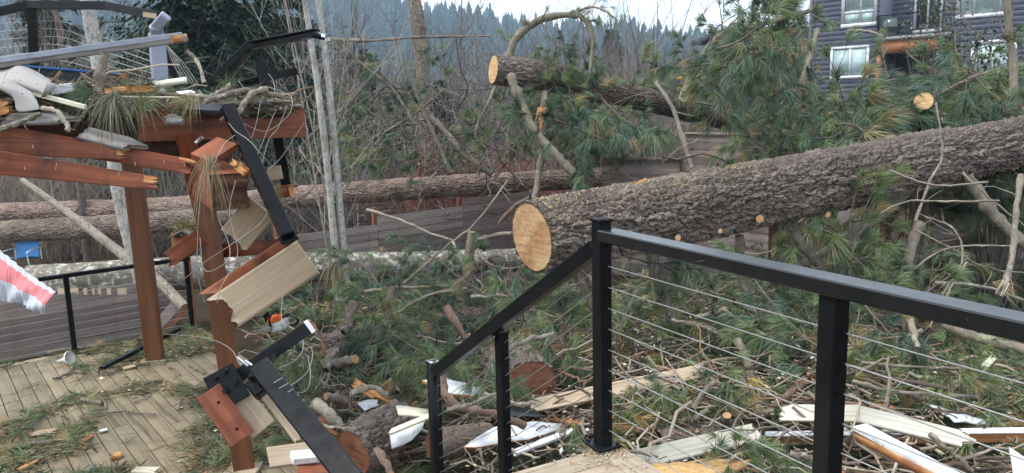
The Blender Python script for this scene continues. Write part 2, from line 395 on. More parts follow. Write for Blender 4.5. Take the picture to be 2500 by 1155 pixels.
# ------------------------------------------------------------------ logs and limbs
def log_mesh(name, path, radii, mat, nlen, nar, amp=.012, cell=(.085, .05), seed=0, wob=.04, skew=0., flat=False):
    path = np.asarray(path, float); d = np.r_[0, np.cumsum(np.linalg.norm(np.diff(path, axis=0), axis=1))]
    s = np.linspace(0, d[-1], nlen); p = np.stack([np.interp(s, d, path[:, k]) for k in range(3)], 1)
    r = np.interp(s, d, np.interp(np.linspace(0, 1, len(path)), np.linspace(0, 1, len(radii)), radii))
    t = nrm(np.gradient(p, axis=0)); ref = np.array([0, 0, 1.]) if abs(t[0, 2]) < .8 else np.array([1., 0, 0])
    a = nrm(np.cross(t, ref)); b = np.cross(t, a)
    th = np.arange(nar) * 2 * math.pi / nar
    S, TH = np.meshgrid(s, th, indexing='ij'); r_m = float(np.mean(r))
    nv = max(6, int(round(2 * math.pi * r_m / cell[1])))
    u = S / cell[0]; v = TH / (2 * math.pi) * nv
    cx, cy = np.cos(TH), np.sin(TH)
    k1 = 5.5 / max(r_m, .12) ** .5; cxr, cyr = cx * r_m, cy * r_m
    u2 = u + 1.9 * fbm(S * k1, cxr * k1 * 1.6, cyr * k1 * 1.6, 4, seed); v2 = v + 1.7 * fbm(S * k1 + 31, cxr * k1 * 1.6, cyr * k1 * 1.6, 4, seed + 3)
    f1, f2, tone = voro(u2, v2, nv, seed); e = np.clip((f2 - f1) / .5, 0, 1)
    g1, g2, tone2 = voro(u2 * 2.3 + 5, v2 * 1.0 * 2, nv * 2, seed + 1); e2 = np.clip((g2 - g1) / .5, 0, 1)
    e = np.clip(.62 * e ** .7 + .38 * e2 ** .8 * (.4 + .6 * e), 0, 1); tone = .6 * tone + .4 * tone2
    fine = fbm(S * 45, cx * 60 * r_m, cy * 60 * r_m, 3, seed + 5)
    wv = fbm(S * 1.3, cx * 1.5, cy * 1.5, 2, seed + 8)
    disp = amp * (e - .7) + amp * 1.1 * fine + amp * .9 * (tone - .5) * e + wob * r_m * 2 * wv
    RR = r[:, None] + disp
    V = p[:, None] + RR[..., None] * (a[:, None] * cx[..., None] + b[:, None] * cy[..., None])
    if skew:
        away = nrm((p[0] - CAM) * [1, 1, 0]); off = (V - p[:, None]) @ away
        V = V - t[0] * (off * skew * np.clip(1 - S / .9, 0, 1))[..., None]
    i = np.arange(nlen - 1)[:, None] * nar; j = np.arange(nar)[None]; k = (j + 1) % nar
    Q = np.stack([i + j, i + k, i + nar + k, i + nar + j], -1).reshape(-1, 4)
    tt = np.clip(tone * .7 + .3 * (fine + .5) + .25 * wv, 0, 1)
    me = mesh(name, V.reshape(-1, 3), [Q], [MT[mat]], smooth=True, attrs={'bark': np.clip(e + .3 * fine, 0, 1).ravel(), 'tone': tt.ravel()})
    if flat: me.polygons.foreach_set('use_smooth', np.zeros(len(me.polygons), bool))
    return me, (p, t, V)
def disc_mesh(name, c, rim, n, mat, rings=16, rough=.014, seed=0):
    """sawn end face inside a ring of bark points"""
    nar = len(rim); th = np.arange(nar) * 2 * math.pi / nar; d1 = (rim - c) * .99; k_ = max(3, nar // 9); d = sum(np.roll(d1 / np.linalg.norm(d1, axis=1, keepdims=True) * 0 + np.linalg.norm(d1, axis=1, keepdims=True), j_, 0) for j_ in range(-k_, k_ + 1)) / (2 * k_ + 1) * nrm(d1) * .955
    rr = np.r_[np.linspace(0, .955, rings)[1:], 1.0]; V = [np.zeros((1, 3))]
    for q in rr:
        v_ = d * q; h = rough * fbm(v_[:, 0] * 26 + seed, v_[:, 1] * 26, v_[:, 2] * 26, 3)
        V.append(d1 if q > .99 else d * (q / rr[-2]) + n * h[:, None])
    V = np.concatenate(V) + c
    j = np.arange(nar); k = (j + 1) % nar
    tri = np.stack([np.zeros(nar, int), 1 + j, 1 + k], 1)
    qs = [np.stack([1 + m * nar + j, 1 + (m + 1) * nar + j, 1 + (m + 1) * nar + k, 1 + m * nar + k], 1) for m in range(len(rr) - 1)]
    return mesh(name, V, [tri, np.concatenate(qs)], [MT[mat]], smooth=True, attrs={'rr': np.r_[0, np.repeat(rr, nar)]})
def log(name, path, radii, mat, nlen, nar, label, cat, cuts=('cut', None), group=None, sub=6, offc=(0, 0), tilt=None, parent=None, **kw):
    path = np.asarray(path, float); path = spline(path, sub) if len(path) > 2 else path
    me, (p, t, VV) = log_mesh(name, path, radii, mat, nlen, nar, **kw)
    mw = T(p[0]); me.transform(mw.inverted())
    root = put(name, me, parent, mw, label, cat, group)
    for i, sg in ((0, -1), (-1, 1)):
        if cuts[i]: put('cut_face', disc_mesh('cut_face', VV[i].mean(0) - p[0] + t[i] * sg * .002, VV[i] - p[0], t[i] * sg, cuts[i]), root, mw)
    return root
def limb_part(mb, path, r0, r1, sides=8, n=6, jit=.0):
    p = spline(path, n)
    if jit: p[1:-1] += rng.normal(0, jit, p[1:-1].shape)
    r = np.linspace(r0, r1, len(p)) * (1 + .14 * rng.normal(size=len(p)))
    V, Q = tubes(p[None], r[None], sides)
    mb.add(V, [Q], 0); return p, r
def cap(mb, p, t, r, m=1, sides=8):
    t = nrm(t); ref = np.array([0, 0, 1.]) if abs(t[2]) < .9 else np.array([1., 0, 0]); a = nrm(np.cross(t, ref)); b = np.cross(t, a)
    th = np.arange(sides) * 2 * math.pi / sides
    V = np.vstack([p + t * r * .08, p + r * 1.02 * (np.cos(th)[:, None] * a + np.sin(th)[:, None] * b)])
    j = np.arange(sides); mb.add(V, [np.stack([np.zeros(sides, int), 1 + j, 1 + (j + 1) % sides], 1)], m)

# ------------------------------------------------------------------ pine needles
GREENS = np.array([[.086, .136, .082], [.110, .165, .088], [.140, .188, .097], [.093, .148, .106]])
DRY = np.array([[.30, .235, .135], [.24, .21, .12], [.33, .25, .155]])
def needle_tufts(pos, dirs, n=60, L=.2, w=.003, spread=(.15, 1.1), droop=.25, dry=.06, back=.08, R=None, seg=2):
    R = R or rng
    pos = np.asarray(pos, float); dirs = nrm(dirs); B = len(pos)
    rnd = nrm(R.normal(size=(B, n, 3))); d = dirs[:, None]; perp = nrm(rnd - d * (rnd * d).sum(-1, keepdims=True))
    th = spread[0] + (spread[1] - spread[0]) * R.random((B, n, 1)) ** .8
    nd = d * np.cos(th) + perp * np.sin(th)
    ln = L * (.65 + .5 * R.random((B, n, 1)))
    base = pos[:, None] - d * back * R.random((B, n, 1)) + perp * .004
    g = np.array([0, 0, -1.])
    mid = base + nd * ln * .5 + g * droop * ln * .13
    tip = base + nd * ln * .94 + g * droop * ln * .62
    sd = nrm(np.cross(nd, R.normal(size=(B, n, 3)))) * w / 2
    isdry = (R.random((B, 1, 1)) < dry)
    tone = (.7 + .6 * R.random((B, 1, 1))) * (.75 + .5 * R.random((B, n, 1)))
    col = np.where(isdry | (R.random((B, n, 1)) < .04), DRY[R.integers(0, 3, (B, 1))], GREENS[R.integers(0, 4, (B, 1))]) * tone
    if seg == 2:
        V = np.stack([base - sd, base + sd, mid - sd * .9, mid + sd * .9, tip], 2).reshape(-1, 3)
        k = np.arange(B * n)[:, None] * 5
        return V, [k + np.array([[0, 1, 3, 2]]), k + np.array([[2, 3, 4]])], np.repeat(col.reshape(-1, 3), 5, 0)
    V = np.stack([base - sd, base + sd, tip], 2).reshape(-1, 3); k = np.arange(B * n)[:, None] * 3
    return V, [k + np.array([[0, 1, 2]])], np.repeat(col.reshape(-1, 3), 3, 0)
def needles_obj(name, pos, dirs, parent=None, origin=(0, 0, 0), mw=None, **kw):
    tg = {k: kw.pop(k) for k in ('label', 'cat', 'group', 'kind') if k in kw}
    V, Fs, c = needle_tufts(pos, dirs, **kw)
    return put(name, mesh(name, V - np.asarray(origin), Fs, [MT['needle']], attrs={'col': c}), parent, mw, **tg)

def bough_data(seed, L=1.5, ntw=11, r=.018, curve=.35, tuft=52, nl=.235, dry=.06, w=.0066, twl=.45, droop=.55, sides=5):
    R = np.random.default_rng(seed)
    t = np.linspace(0, 1, 9)
    ax = np.stack([t * L, .12 * L * np.sin(t * 3 + R.random() * 6) * t, curve * L * (t ** 1.8) * R.choice([-.4, .6, 1.])], 1) + R.normal(0, .012, (9, 3)) * t[:, None]
    mb = MB(); V, Q = tubes(ax[None], np.linspace(r, r * .3, 9)[None], 6); mb.add(V, [Q])
    tp = np.sort(R.random(ntw)) * .75 + .25; st = np.stack([np.interp(tp, t, ax[:, k]) for k in range(3)], 1)
    side = np.where(np.arange(ntw) % 2 == 0, 1, -1)
    dr = nrm(np.stack([.6 + .5 * R.random(ntw), side * (.5 + .6 * R.random(ntw)), R.normal(.1, .45, ntw)], 1))
    ln = L * twl * (1.15 - .6 * tp) * (.6 + .6 * R.random(ntw)); tt = np.linspace(0, 1, 5)[None, :, None]
    up = np.zeros((ntw, 1, 3)); up[:, 0, 2] = R.normal(.12, .2, ntw) * ln
    pa = st[:, None] + dr[:, None] * ln[:, None, None] * tt + up * tt ** 2 + R.normal(0, .012, (ntw, 5, 3)) * tt
    V, Q = tubes(pa, r * .42 * np.linspace(1, .45, 5)[None] * np.ones((ntw, 1)), 4); mb.add(V, [Q])
    ends = [pa[:, -1], pa[::2, 3], ax[-1:]]; ds = [pa[:, -1] - pa[:, -2], pa[::2, 3] - pa[::2, 2], ax[-1:] - ax[-2:-1]]
    # second order twiglets
    n2 = int(ntw * 1.2); par = R.integers(0, ntw, n2); k0 = R.integers(1, 4, n2); s2 = pa[par, k0]
    d2 = nrm(nrm(pa[par, k0 + 1] - pa[par, k0]) + .8 * nrm(R.normal(size=(n2, 3)))); l2 = ln[par] * (.3 + .35 * R.random(n2))
    pb = s2[:, None] + d2[:, None] * l2[:, None, None] * np.linspace(0, 1, 4)[None, :, None] + R.normal(0, .008, (n2, 4, 3))
    V, Q = tubes(pb, r * .26 * np.linspace(1, .6, 4)[None] * np.ones((n2, 1)), 3); mb.add(V, [Q])
    ends.append(pb[:, -1]); ds.append(pb[:, -1] - pb[:, -2])
    pos, dirs = np.concatenate(ends), nrm(np.concatenate(ds)) + np.array([0, 0, -.25])
    V, Fs, c = needle_tufts(pos, dirs, n=tuft, L=nl, w=w, droop=droop, dry=dry, R=R, spread=(.06, .85))
    return mb, (V, Fs, c)
ARCH = []
def make_arch():
    for k, kw in enumerate([dict(), dict(L=1.9, ntw=13, curve=.5), dict(L=1.2, ntw=8, curve=.2), dict(L=1.6, ntw=10, dry=.22, droop=.6),
                            dict(L=1.0, ntw=7, curve=.6, twl=.5), dict(L=2.1, ntw=14, curve=.25, droop=.7, r=.024)]):
        mb, (V, Fs, c) = bough_data(100 + k, **kw)
        lm = mb.me('limb', [MT['twig']]); nm = mesh('needles', V, Fs, [MT['needle']], attrs={'col': c}); ARCH.append((lm, nm))
make_arch()
def bough(k, p, d, label, group, s=1.0, roll=0., name='pine_bough', up=(0, 0, 1)):
    d = nrm(d); u = np.asarray(up, float)
    if abs(d @ nrm(u)) > .95: u = np.array([0., 1, 0])
    M = frame(p, d, u) @ Matrix.Rotation(roll, 4, 'X') @ Matrix.Scale(s, 4)
    o = put(name, ARCH[k][0], None, M, label, 'pine bough', group)
    c = bpy.data.objects.new('needles', ARCH[k][1]); COL.objects.link(c); c.parent = o
    return o

# ================================================================== the ground and the hill
def gz(x, y):
    x = np.asarray(x, float); y = np.asarray(y, float)
    z = -1.78 - .35 * sstep(10, 18, y)
    z = z + 3.9 * sstep(14, 40, y) * sstep(-2, 16, x)
    z = z - 4.5 * sstep(26, 110, y) * (1 - sstep(6, 26, x - .12 * y))
    z = z + .78 * np.exp(-((x - 2.5) / 3.3) ** 2 - ((y - 6.4) / 3.4) ** 2) + .25 * np.exp(-((x - 1.0) / 3.5) ** 2 - ((y - 10.5) / 2.2) ** 2)
    return z + .18 * fbm(x * .7, y * .7, None, 4, 3) * (1 + .02 * y)
def gpt(x, y, dz=0.): return np.array([x, y, float(gz(x, y)) + dz])
def sheet(name, xs, ys, fz, mat, kind='structure'):
    X, Yy = np.meshgrid(xs, ys, indexing='ij'); V = np.stack([X, Yy, fz(X, Yy)], -1).reshape(-1, 3)
    n = len(ys); i = np.arange(len(xs) - 1)[:, None] * n; j = np.arange(n - 1)[None]
    Q = np.stack([i + j, i + n + j, i + n + j + 1, i + j + 1], -1).reshape(-1, 4)
    return put(name, mesh(name, V, [Q], [mat], smooth=True), kind=kind)
def ground_mat():
    s = NT('needle_litter_ground')
    c = s.ramp(s.noise(1.4, 6), [(.3, (.026, .02, .014)), (.5, (.058, .045, .03)), (.7, (.045, .043, .024))])
    c = s.mix(s.ramp(s.noise(38, 5), [(.45, (0, 0, 0)), (.7, (1, 1, 1))]), c, (.085, .065, .04))
    s.bump(s.noise(30, 8, rough=.75), .9, .05); return s.fin(c, .95, 0, .1)
MT['ground'] = ground_mat()
ax = np.r_[np.linspace(-900, -32, 22), np.linspace(-30, 30, 151), np.linspace(32, 900, 22)]
ay = np.r_[np.linspace(-60, 2, 14), np.linspace(2.4, 42, 110), np.linspace(45, 420, 26)]
sheet('ground', ax, ay, gz, MT['ground'])

RX = np.array([-900, -632, -212, -120, -25, 40, 101, 177, 238, 380, 600, 900]); RZ = np.array([205, 195, 150, 112, 88, 78, 74, 60, 50, 42, 38, 36])
def hz(x, y):
    r = np.interp(x, RX, RZ)
    return -12 + (r + 12) * sstep(330, 960, y) ** .8 + 14 * fbm(x / 90, y / 90, None, 3, 5) * sstep(330, 500, y)
MT['hill'] = simple('wooded_hill_floor', (.03, .04, .024), (.06, .055, .038), .02, .95, bump=0, var=0)
sheet('hill', np.linspace(-900, 900, 70), np.linspace(325, 1250, 46), hz, MT['hill'])

def conifer_stuff(n, xr, yr, hr, name, label, mat, dens=None, fz=hz, tiers=7, seed=1):
    R = np.random.default_rng(seed); X = R.uniform(*xr, n); Yy = yr[0] + (yr[1] - yr[0]) * R.random(n)
    if dens is not None:
        k = dens(X, Yy, R); X, Yy = X[k], Yy[k]
    n = len(X); H = R.uniform(*hr, n) * R.choice([.5, .7, .9, 1., 1.2], n); Z0 = fz(X, Yy); ns = 7
    t = np.linspace(0, 1, tiers + 1)[:-1]
    zb = (.08 + .92 * t)[None, :, None]; ztp = np.minimum(zb + .30, 1.0)
    wd = (.20 * (1 - t) ** .85 + .022)[None, :, None] * (.6 + .95 * R.random((n, 1, 1)) ** 2)
    th = np.arange(ns)[None, None] * 2 * math.pi / ns + R.random((n, tiers, 1)) * 6
    rr = wd * (.55 + .75 * R.random((n, tiers, ns)))
    rim = np.stack([rr * np.cos(th), rr * np.sin(th), np.broadcast_to(zb - .05 * R.random((n, tiers, ns)), rr.shape)], -1)
    apex = np.concatenate([np.zeros((n, tiers, 1, 2)), np.broadcast_to(ztp[..., None], (n, tiers, 1, 1))], -1)
    V = np.concatenate([rim, apex], 2) * H[:, None, None, None] + np.stack([X, Yy, Z0 - .3], 1)[:, None, None]
    b = np.arange(n * tiers)[:, None] * (ns + 1); j = np.arange(ns)[None]
    Fs = np.stack([b + j, b + (j + 1) % ns, b + ns + j * 0], -1).reshape(-1, 3)
    tone = np.repeat(.6 + .8 * R.random(n), tiers * (ns + 1))[:, None] * np.array([[.030, .048, .030]])
    return put(name, mesh(name, V.reshape(-1, 3), [Fs], [mat], attrs={'col': tone}), label=label, cat='forest', kind='stuff')
def col_mat(name, rough=.9, trans=0):
    s = NT(name); s.fin(s.attr('col', 'Color'), rough, 0, .15); return s.m
MT['conifer'] = col_mat('conifer_foliage')
conifer_stuff(5200, (-640, 620), (380, 1000), (17, 29), 'hillside_forest', 'blue hazy conifer forest covering the far hillside', MT['conifer'],
              lambda X, Yy, R: (np.abs(X) < 90 + .75 * Yy) & (R.random(len(X)) < .35 + .65 * sstep(450, 800, Yy) + .2 * fbm(X / 60, Yy / 60)))

# ------------------------------------------------------------------ bare woods
def bare_tree(seed, h=8., r=.09, levels=(7, 6, 5), spread=.75, up=.35, lean=(0, 0), sides=(6, 4, 3, 3), first=.25, wob=.05, ratio=.5, npt=5):
    R = np.random.default_rng(seed); mb = MB()
    t = np.linspace(0, 1, 9); ax = np.stack([lean[0] * t * h + wob * h * .3 * np.sin(t * 4 + seed) * t, lean[1] * t * h + wob * h * .3 * np.cos(t * 5 + seed) * t, t * h], 1)
    V, Q = tubes(ax[None], (r * (1 - .85 * t))[None], sides[0]); mb.add(V, [Q])
    paths, rad, ln = ax[None], (r * (1 - .85 * t))[None], np.array([h * .62])
    for lv, k in enumerate(levels):
        B, N, _ = paths.shape; n = B * k; par = np.repeat(np.arange(B), k)
        tt = (first if lv == 0 else .25) + (1 - (first if lv == 0 else .25)) * R.random(n); ix = tt * (N - 1); i0 = np.minimum(ix.astype(int), N - 2); f = (ix - i0)[:, None]
        st = paths[par, i0] * (1 - f) + paths[par, i0 + 1] * f; tg = nrm(paths[par, i0 + 1] - paths[par, i0])
        rnd = nrm(R.normal(size=(n, 3))); pr = nrm(rnd - tg * (rnd * tg).sum(1, keepdims=True))
        d = nrm(tg * (1 - spread * .5) + pr * spread * (.6 + .6 * R.random((n, 1))) + np.array([0, 0, up]) * R.random((n, 1)))
        l = ln[par] * ratio * (.5 + .8 * R.random(n)) * (1.1 - .6 * tt)
        rr = (rad[par, i0] * (1 - f[:, 0]) + rad[par, i0 + 1] * f[:, 0]) * (.45 + .2 * R.random(n))
        q = np.linspace(0, 1, npt)[None, :, None]
        p2 = st[:, None] + d[:, None] * l[:, None, None] * q + np.array([0, 0, up * .4]) * l[:, None, None] * q ** 2 + np.cumsum(R.normal(0, wob * .6, (n, npt, 3)) * l[:, None, None] * (q > 0), 1)
        ra = np.maximum(rr[:, None] * np.linspace(1, .4, npt)[None], .0022 + .0007 * h / 8)
        V, Q = tubes(p2, ra, sides[min(lv + 1, len(sides) - 1)]); mb.add(V, [Q])
        paths, rad, ln = p2, ra, l
    return mb, paths
BARE = [bare_tree(21, 7, .075, (9, 6, 5))[0].me('bare_branches', [MT['twig']]), bare_tree(22, 6, .06, (11, 6, 5), .9, .2)[0].me('bare_branches', [MT['twig_p']]),
        bare_tree(23, 9, .11, (10, 6, 5), .65, .4)[0].me('bare_branches', [MT['twig']]), bare_tree(24, 4.5, .04, (13, 6, 5), 1.0, .25, first=.03)[0].me('bare_branches', [MT['twig_p']])]
def bare(k, x, y, d, s, label, group='leafless trees standing behind the fallen logs', rz=0., name='bare_tree', dz=0.):
    p = P(x, y, d); z = float(gz(p[0], p[1]))
    return put(name, BARE[k], None, T((p[0], p[1], z - .1 + dz)) @ Matrix.Rotation(rz, 4, 'Z') @ Matrix.Scale(s, 4), label, 'tree', group)

def thicket(n, xr, yr, hr, name, label, cols, seed, stems=34, filt=None, lean=.42, w=.012):
    """leafless shrubs: sheaves of thin stems with side twigs"""
    R = np.random.default_rng(seed); X = R.uniform(*xr, n); Yy = R.uniform(*yr, n)
    if filt is not None: k = filt(X, Yy); X, Yy = X[k], Yy[k]
    n = len(X); H = R.uniform(*hr, n); Z0 = gz(X, Yy); B = n * stems; par = np.repeat(np.arange(n), stems)
    b = np.stack([X[par] + R.normal(0, .25, B) * H[par] * .5, Yy[par] + R.normal(0, .25, B) * H[par] * .5, Z0[par] - .1], 1)
    d = nrm(np.stack([R.normal(0, lean, B), R.normal(0, lean, B), np.ones(B)], 1)); l = H[par] * (.4 + .6 * R.random(B))
    q = np.linspace(0, 1, 4)[None, :, None]; pa = b[:, None] + d[:, None] * l[:, None, None] * q + np.cumsum(R.normal(0, .075, (B, 4, 3)) * l[:, None, None] * (q > 0), 1)
    ww = w * (.6 + .02 * Yy[par])
    V1, Q1 = tubes(pa, ww[:, None] * np.array([1, .75, .5, .2])[None], 3)
    p2 = np.repeat(np.arange(B), 4); n2 = len(p2); k0 = R.integers(1, 3, n2); s2 = pa[p2, k0]; d2 = nrm(d[p2] + .75 * nrm(R.normal(size=(n2, 3)))); l2 = l[p2] * (.2 + .3 * R.random(n2))
    pb = s2[:, None] + d2[:, None] * l2[:, None, None] * np.linspace(0, 1, 3)[None, :, None]
    V2, Q2 = tubes(pb, (ww[p2] * .45)[:, None] * np.array([1, .8, .3])[None], 3)
    cols = np.asarray(cols); ci = R.integers(0, len(cols), n); tone = .7 + .6 * R.random(B)
    c1 = cols[ci[par]] * tone[:, None]; c = np.concatenate([np.repeat(c1, 12, 0), np.repeat(c1[p2], 9, 0)])
    return put(name, mesh(name, np.concatenate([V1, V2]), [Q1, Q2 + len(V1)], [MT['stems']], attrs={'col': c}), label=label, cat='shrubs', kind='stuff')
MT['stems'] = col_mat('bare_stems')
BR = [(.185, .155, .135), (.145, .125, .112), (.22, .185, .155), (.16, .135, .122)]
thicket(560, (-75, 60), (34, 105), (6.0, 12.5), 'leafless_thicket', 'grey brown leafless thicket filling the valley below the hill', BR, 5, 34, lambda x, y: (np.abs(x) < y * .8) & (x < .2 * y + 2), w=.022)
thicket(150, (-14, 9), (19.8, 34), (1.4, 4.0), 'leafless_shrubs', 'tangle of bare grey shrub stems behind the fallen logs', BR, 6, 34, w=.013)
thicket(70, (-26, -8), (20, 34), (4, 8), 'tan_leafless_saplings', 'tan leafless saplings behind the upper deck at the left', [(.30, .25, .20), (.24, .20, .165)], 9, 30, lean=.28)
thicket(44, (-2.6, .9), (19.6, 23), (1.8, 3.2), 'red_twig_shrubs', 'reddish brown twiggy shrubs behind the long fallen log', [(.36, .18, .14), (.31, .15, .115)], 7, 60, lean=.3, w=.010)
thicket(190, (-260, 190), (150, 325), (7, 15), 'distant_leafless_wood', 'distant pinkish brown leafless wood at the foot of the hill', [(.24, .19, .175), (.21, .16, .15)], 8, 44, lean=.3, w=.04)

# ------------------------------------------------------------------ evergreen trees
def evergreen(seed, H, Rd, nb, tuftn, base, label, col=(.030, .052, .036), droop=.35, sz=.16, first=.05):
    R = np.random.default_rng(seed)
    root = thing('evergreen_tree', base, label, 'tree')
    t = np.linspace(0, 1, 8); ax = np.stack([.01 * H * np.sin(t * 5), .01 * H * np.cos(t * 4), t * H], 1)
    V, Q = tubes(ax[None], (.018 * H * (1 - .9 * t))[None], 8); n = nb
    tb = first + (1 - first) * np.sort(R.random(n)) ** 1.1; az = R.random(n) * 6.283; ln = Rd * (1 - tb) ** .7 * (.6 + .5 * R.random(n)) + .2
    q = np.linspace(0, 1, 6)[None, :, None]
    d = np.stack([np.cos(az), np.sin(az), R.normal(.12, .15, n)], 1)
    st = np.stack([0 * tb, 0 * tb, tb * H], 1)
    pa = st[:, None] + d[:, None] * ln[:, None, None] * q + np.array([0, 0, -droop]) * ln[:, None, None] * q ** 2 + R.normal(0, .03, (n, 6, 3)) * ln[:, None, None] * q
    Vb, Qb = tubes(pa, (.012 * ln[:, None] + .008) * np.linspace(1, .25, 6)[None], 4)
    mb = MB().add(V, [Q]).add(Vb, [Qb])
    put('trunk', mb.me('trunk', [MT['twig']], True), root, T(base))
    m = tuftn; par = np.repeat(np.arange(n), m); f = .12 + .9 * R.random(n * m); ix = np.clip(f, 0, .999) * 5; i0 = ix.astype(int); fr = (ix - i0)[:, None]
    p0 = pa[par, i0] * (1 - fr) + pa[par, np.minimum(i0 + 1, 5)] * fr
    sdv = np.stack([-d[par, 1], d[par, 0], 0 * f], 1) * R.choice([-1, 1], n * m)[:, None]
    dd = nrm(d[par] * .6 + sdv * (.4 + .8 * R.random((n * m, 1))) + np.array([0, 0, -1.]) * (.25 + .8 * R.random((n * m, 1))))
    L = sz * (.6 + .9 * R.random((n * m, 1))) * (1 + .5 * (1 - f[:, None])); wv = nrm(np.cross(dd, R.normal(size=(n * m, 3)))) * L * .17
    off = R.normal(0, .06, (n * m, 3)) * ln[par][:, None]
    a0 = p0 + off; V = np.stack([a0, a0 + dd * L * .5 + wv, a0 + dd * L, a0 + dd * L * .5 - wv], 1).reshape(-1, 3)
    k = np.arange(n * m)[:, None] * 4
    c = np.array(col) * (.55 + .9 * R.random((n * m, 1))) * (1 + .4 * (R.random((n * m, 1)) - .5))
    put('crown', mesh('crown', V, [k + np.array([[0, 1, 2, 3]])], [MT['conifer']], attrs={'col': np.repeat(c, 4, 0)}), root, T(base))
    return root

# ================================================================== houses up the slope
MT['siding'] = simple('slate_lap_siding', (.135, .148, .195), (.165, .178, .23), 3, .7, bump=.1, var=0)
MT['siding2'] = simple('greige_siding', (.26, .245, .235), (.32, .30, .29), 3, .75, bump=.1, var=0)
MT['glass'] = simple('pale_reflecting_glass', (.34, .46, .46), (.48, .6, .6), 1.2, .08, 0, 0, spec=.9, var=.15)
MT['glass_d'] = simple('dark_glass', (.035, .05, .05), (.07, .09, .09), 1.5, .06, 0, 0, spec=.9, var=.1)
MT['porch_wood'] = wood('orange_porch_beam', (.30, .12, .05), (.42, .19, .09), None, .6, 10, .1)
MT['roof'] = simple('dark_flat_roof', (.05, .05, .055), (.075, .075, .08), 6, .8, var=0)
HA, HB = P(1972, 200, 41)[:2], P(2520, 200, 34.5)[:2]
he = nrm(HB - HA); hn = np.array([he[1], -he[0]])            # hn points to the camera side
if hn @ (CAM[:2] - HA) < 0: hn = -hn
def HW(x, y, back=0.):
    r = ray(x, y); o = HA - hn * back; t = ((o - CAM[:2]) @ hn) / (r[:2] @ hn); return CAM + r * t
def hs(x, back=0.): return float((HW(x, 150, back)[:2] - HA) @ he)
def hz_(x, y, back=0.): return float(HW(x, y, back)[2])
house = thing('grey_house', (HA[0], HA[1], 1.6), 'slate grey lap sided house with white window trim above the fallen trees', 'house')
E3 = np.array([he[0], he[1], 0]); N3 = np.array([hn[0], hn[1], 0]); O3 = np.array([HA[0], HA[1], 0])
RH = np.stack([E3, N3, [0, 0, 1]], 1)
def hbox(name, s0, s1, z0, z1, n0, n1, m, parent, bev=0):
    mb = MB(); mb.box(((s0 + s1) / 2, (n0 + n1) / 2, (z0 + z1) / 2), (abs(s1 - s0), abs(n1 - n0), abs(z1 - z0)))
    return put(name, mb.me(name, [MT[m]]), parent, Matrix(((E3[0], N3[0], 0, O3[0]), (E3[1], N3[1], 0, O3[1]), (0, 0, 1, 0), (0, 0, 0, 1))))
def siding(name, s0, s1, z0, z1, n, m, parent, depth=5.0, lap=.24):
    mb = MB(); k = int((z1 - z0) / lap)
    for i in range(k + 1):
        za, zb = z0 + i * lap, min(z0 + (i + 1) * lap, z1)
        if zb - za < .01: continue
        V = [[s0, n + .022, za], [s1, n + .022, za], [s1, n + .002, zb], [s0, n + .002, zb], [s0, n - .02, za], [s1, n - .02, za]]
        mb.add(V, [np.array([[0, 1, 2, 3], [4, 5, 1, 0]])])
        # left return wall
        V = [[s0 - .022, n, za], [s0 - .022, n - depth, za], [s0 - .002, n - depth, zb], [s0 - .002, n, zb]]
        mb.add(V, [np.array([[0, 1, 2, 3]])])
    mb.box(((s0 + s1) / 2, n - depth / 2 - .02, (z0 + z1) / 2), (s1 - s0 - .01, depth - .02, z1 - z0 - .01))
    return put(name, mb.me(name, [MT[m]]), parent, Matrix(((E3[0], N3[0], 0, O3[0]), (E3[1], N3[1], 0, O3[1]), (0, 0, 1, 0), (0, 0, 0, 1))))
def window(s0, s1, z0, z1, n, parent, glass='glass', mull=(.5,), fr=.11, transom=None):
    mb = MB(); d = .06
    for a, b, c, e in ((s0, s1, z1 - fr, z1), (s0, s1, z0, z0 + fr * 1.2), (s0, s0 + fr, z0 + fr * 1.2, z1 - fr), (s1 - fr, s1, z0 + fr * 1.2, z1 - fr)):
        mb.box(((a + b) / 2, n + d / 2 + .02, (c + e) / 2), (b - a, d, e - c))
    w = thing('window', (0, 0, 0), None, None); w.parent = parent
    w.matrix_basis = WMX[parent.name].inverted(); 
    put('window_frame', mb.me('window_frame', [MT['white']]), w, Matrix(((E3[0], N3[0], 0, O3[0]), (E3[1], N3[1], 0, O3[1]), (0, 0, 1, 0), (0, 0, 0, 1))))
    xs = [s0 + fr] + [s0 + (s1 - s0) * q for q in mull] + [s1 - fr]; zs = [z0 + fr * 1.2] + ([z0 + (z1 - z0) * transom] if transom else []) + [z1 - fr]
    for i in range(len(xs) - 1):
        for j in range(len(zs) - 1):
            g = .03
            hbox('pane', xs[i] + g, xs[i + 1] - g, zs[j] + g, zs[j + 1] - g, n + .025, n + .04, glass, w)
            for a, b, c, e in ((xs[i], xs[i] + g, zs[j], zs[j + 1]), (xs[i + 1] - g, xs[i + 1], zs[j], zs[j + 1])):
                pass
    for q in xs[1:-1]: hbox('mullion', q - .045, q + .045, zs[0], zs[-1], n + .025, n + .07, 'white', w)
    for q in zs[1:-1]: hbox('transom', xs[0], xs[-1], q - .045, q + .045, n + .024, n + .068, 'white', w)
    return w
s1 = hs(2142)
siding('wall', 0, s1, .6, 9.5, 0, 'siding', house)
hbox('corner_trim', -.02, .1, .6, 9.5, .024, .04, 'siding', house)
siding('wall', s1 + .005, hs(2325, 2.2), .6, 9.5, -2.2, 'siding', house, 3)
siding('wall', hs(2318), hs(2570), .6, 9.5, 0, 'siding', house)
window(hs(2050), hs(2142) - .12, hz_(2100, 66), 8.6, 0, house, 'glass', (.55,), .16, .22)
window(hs(2028), hs(2122), hz_(2075, 192), hz_(2075, 113), 0, house, 'glass', (.52,), .12)
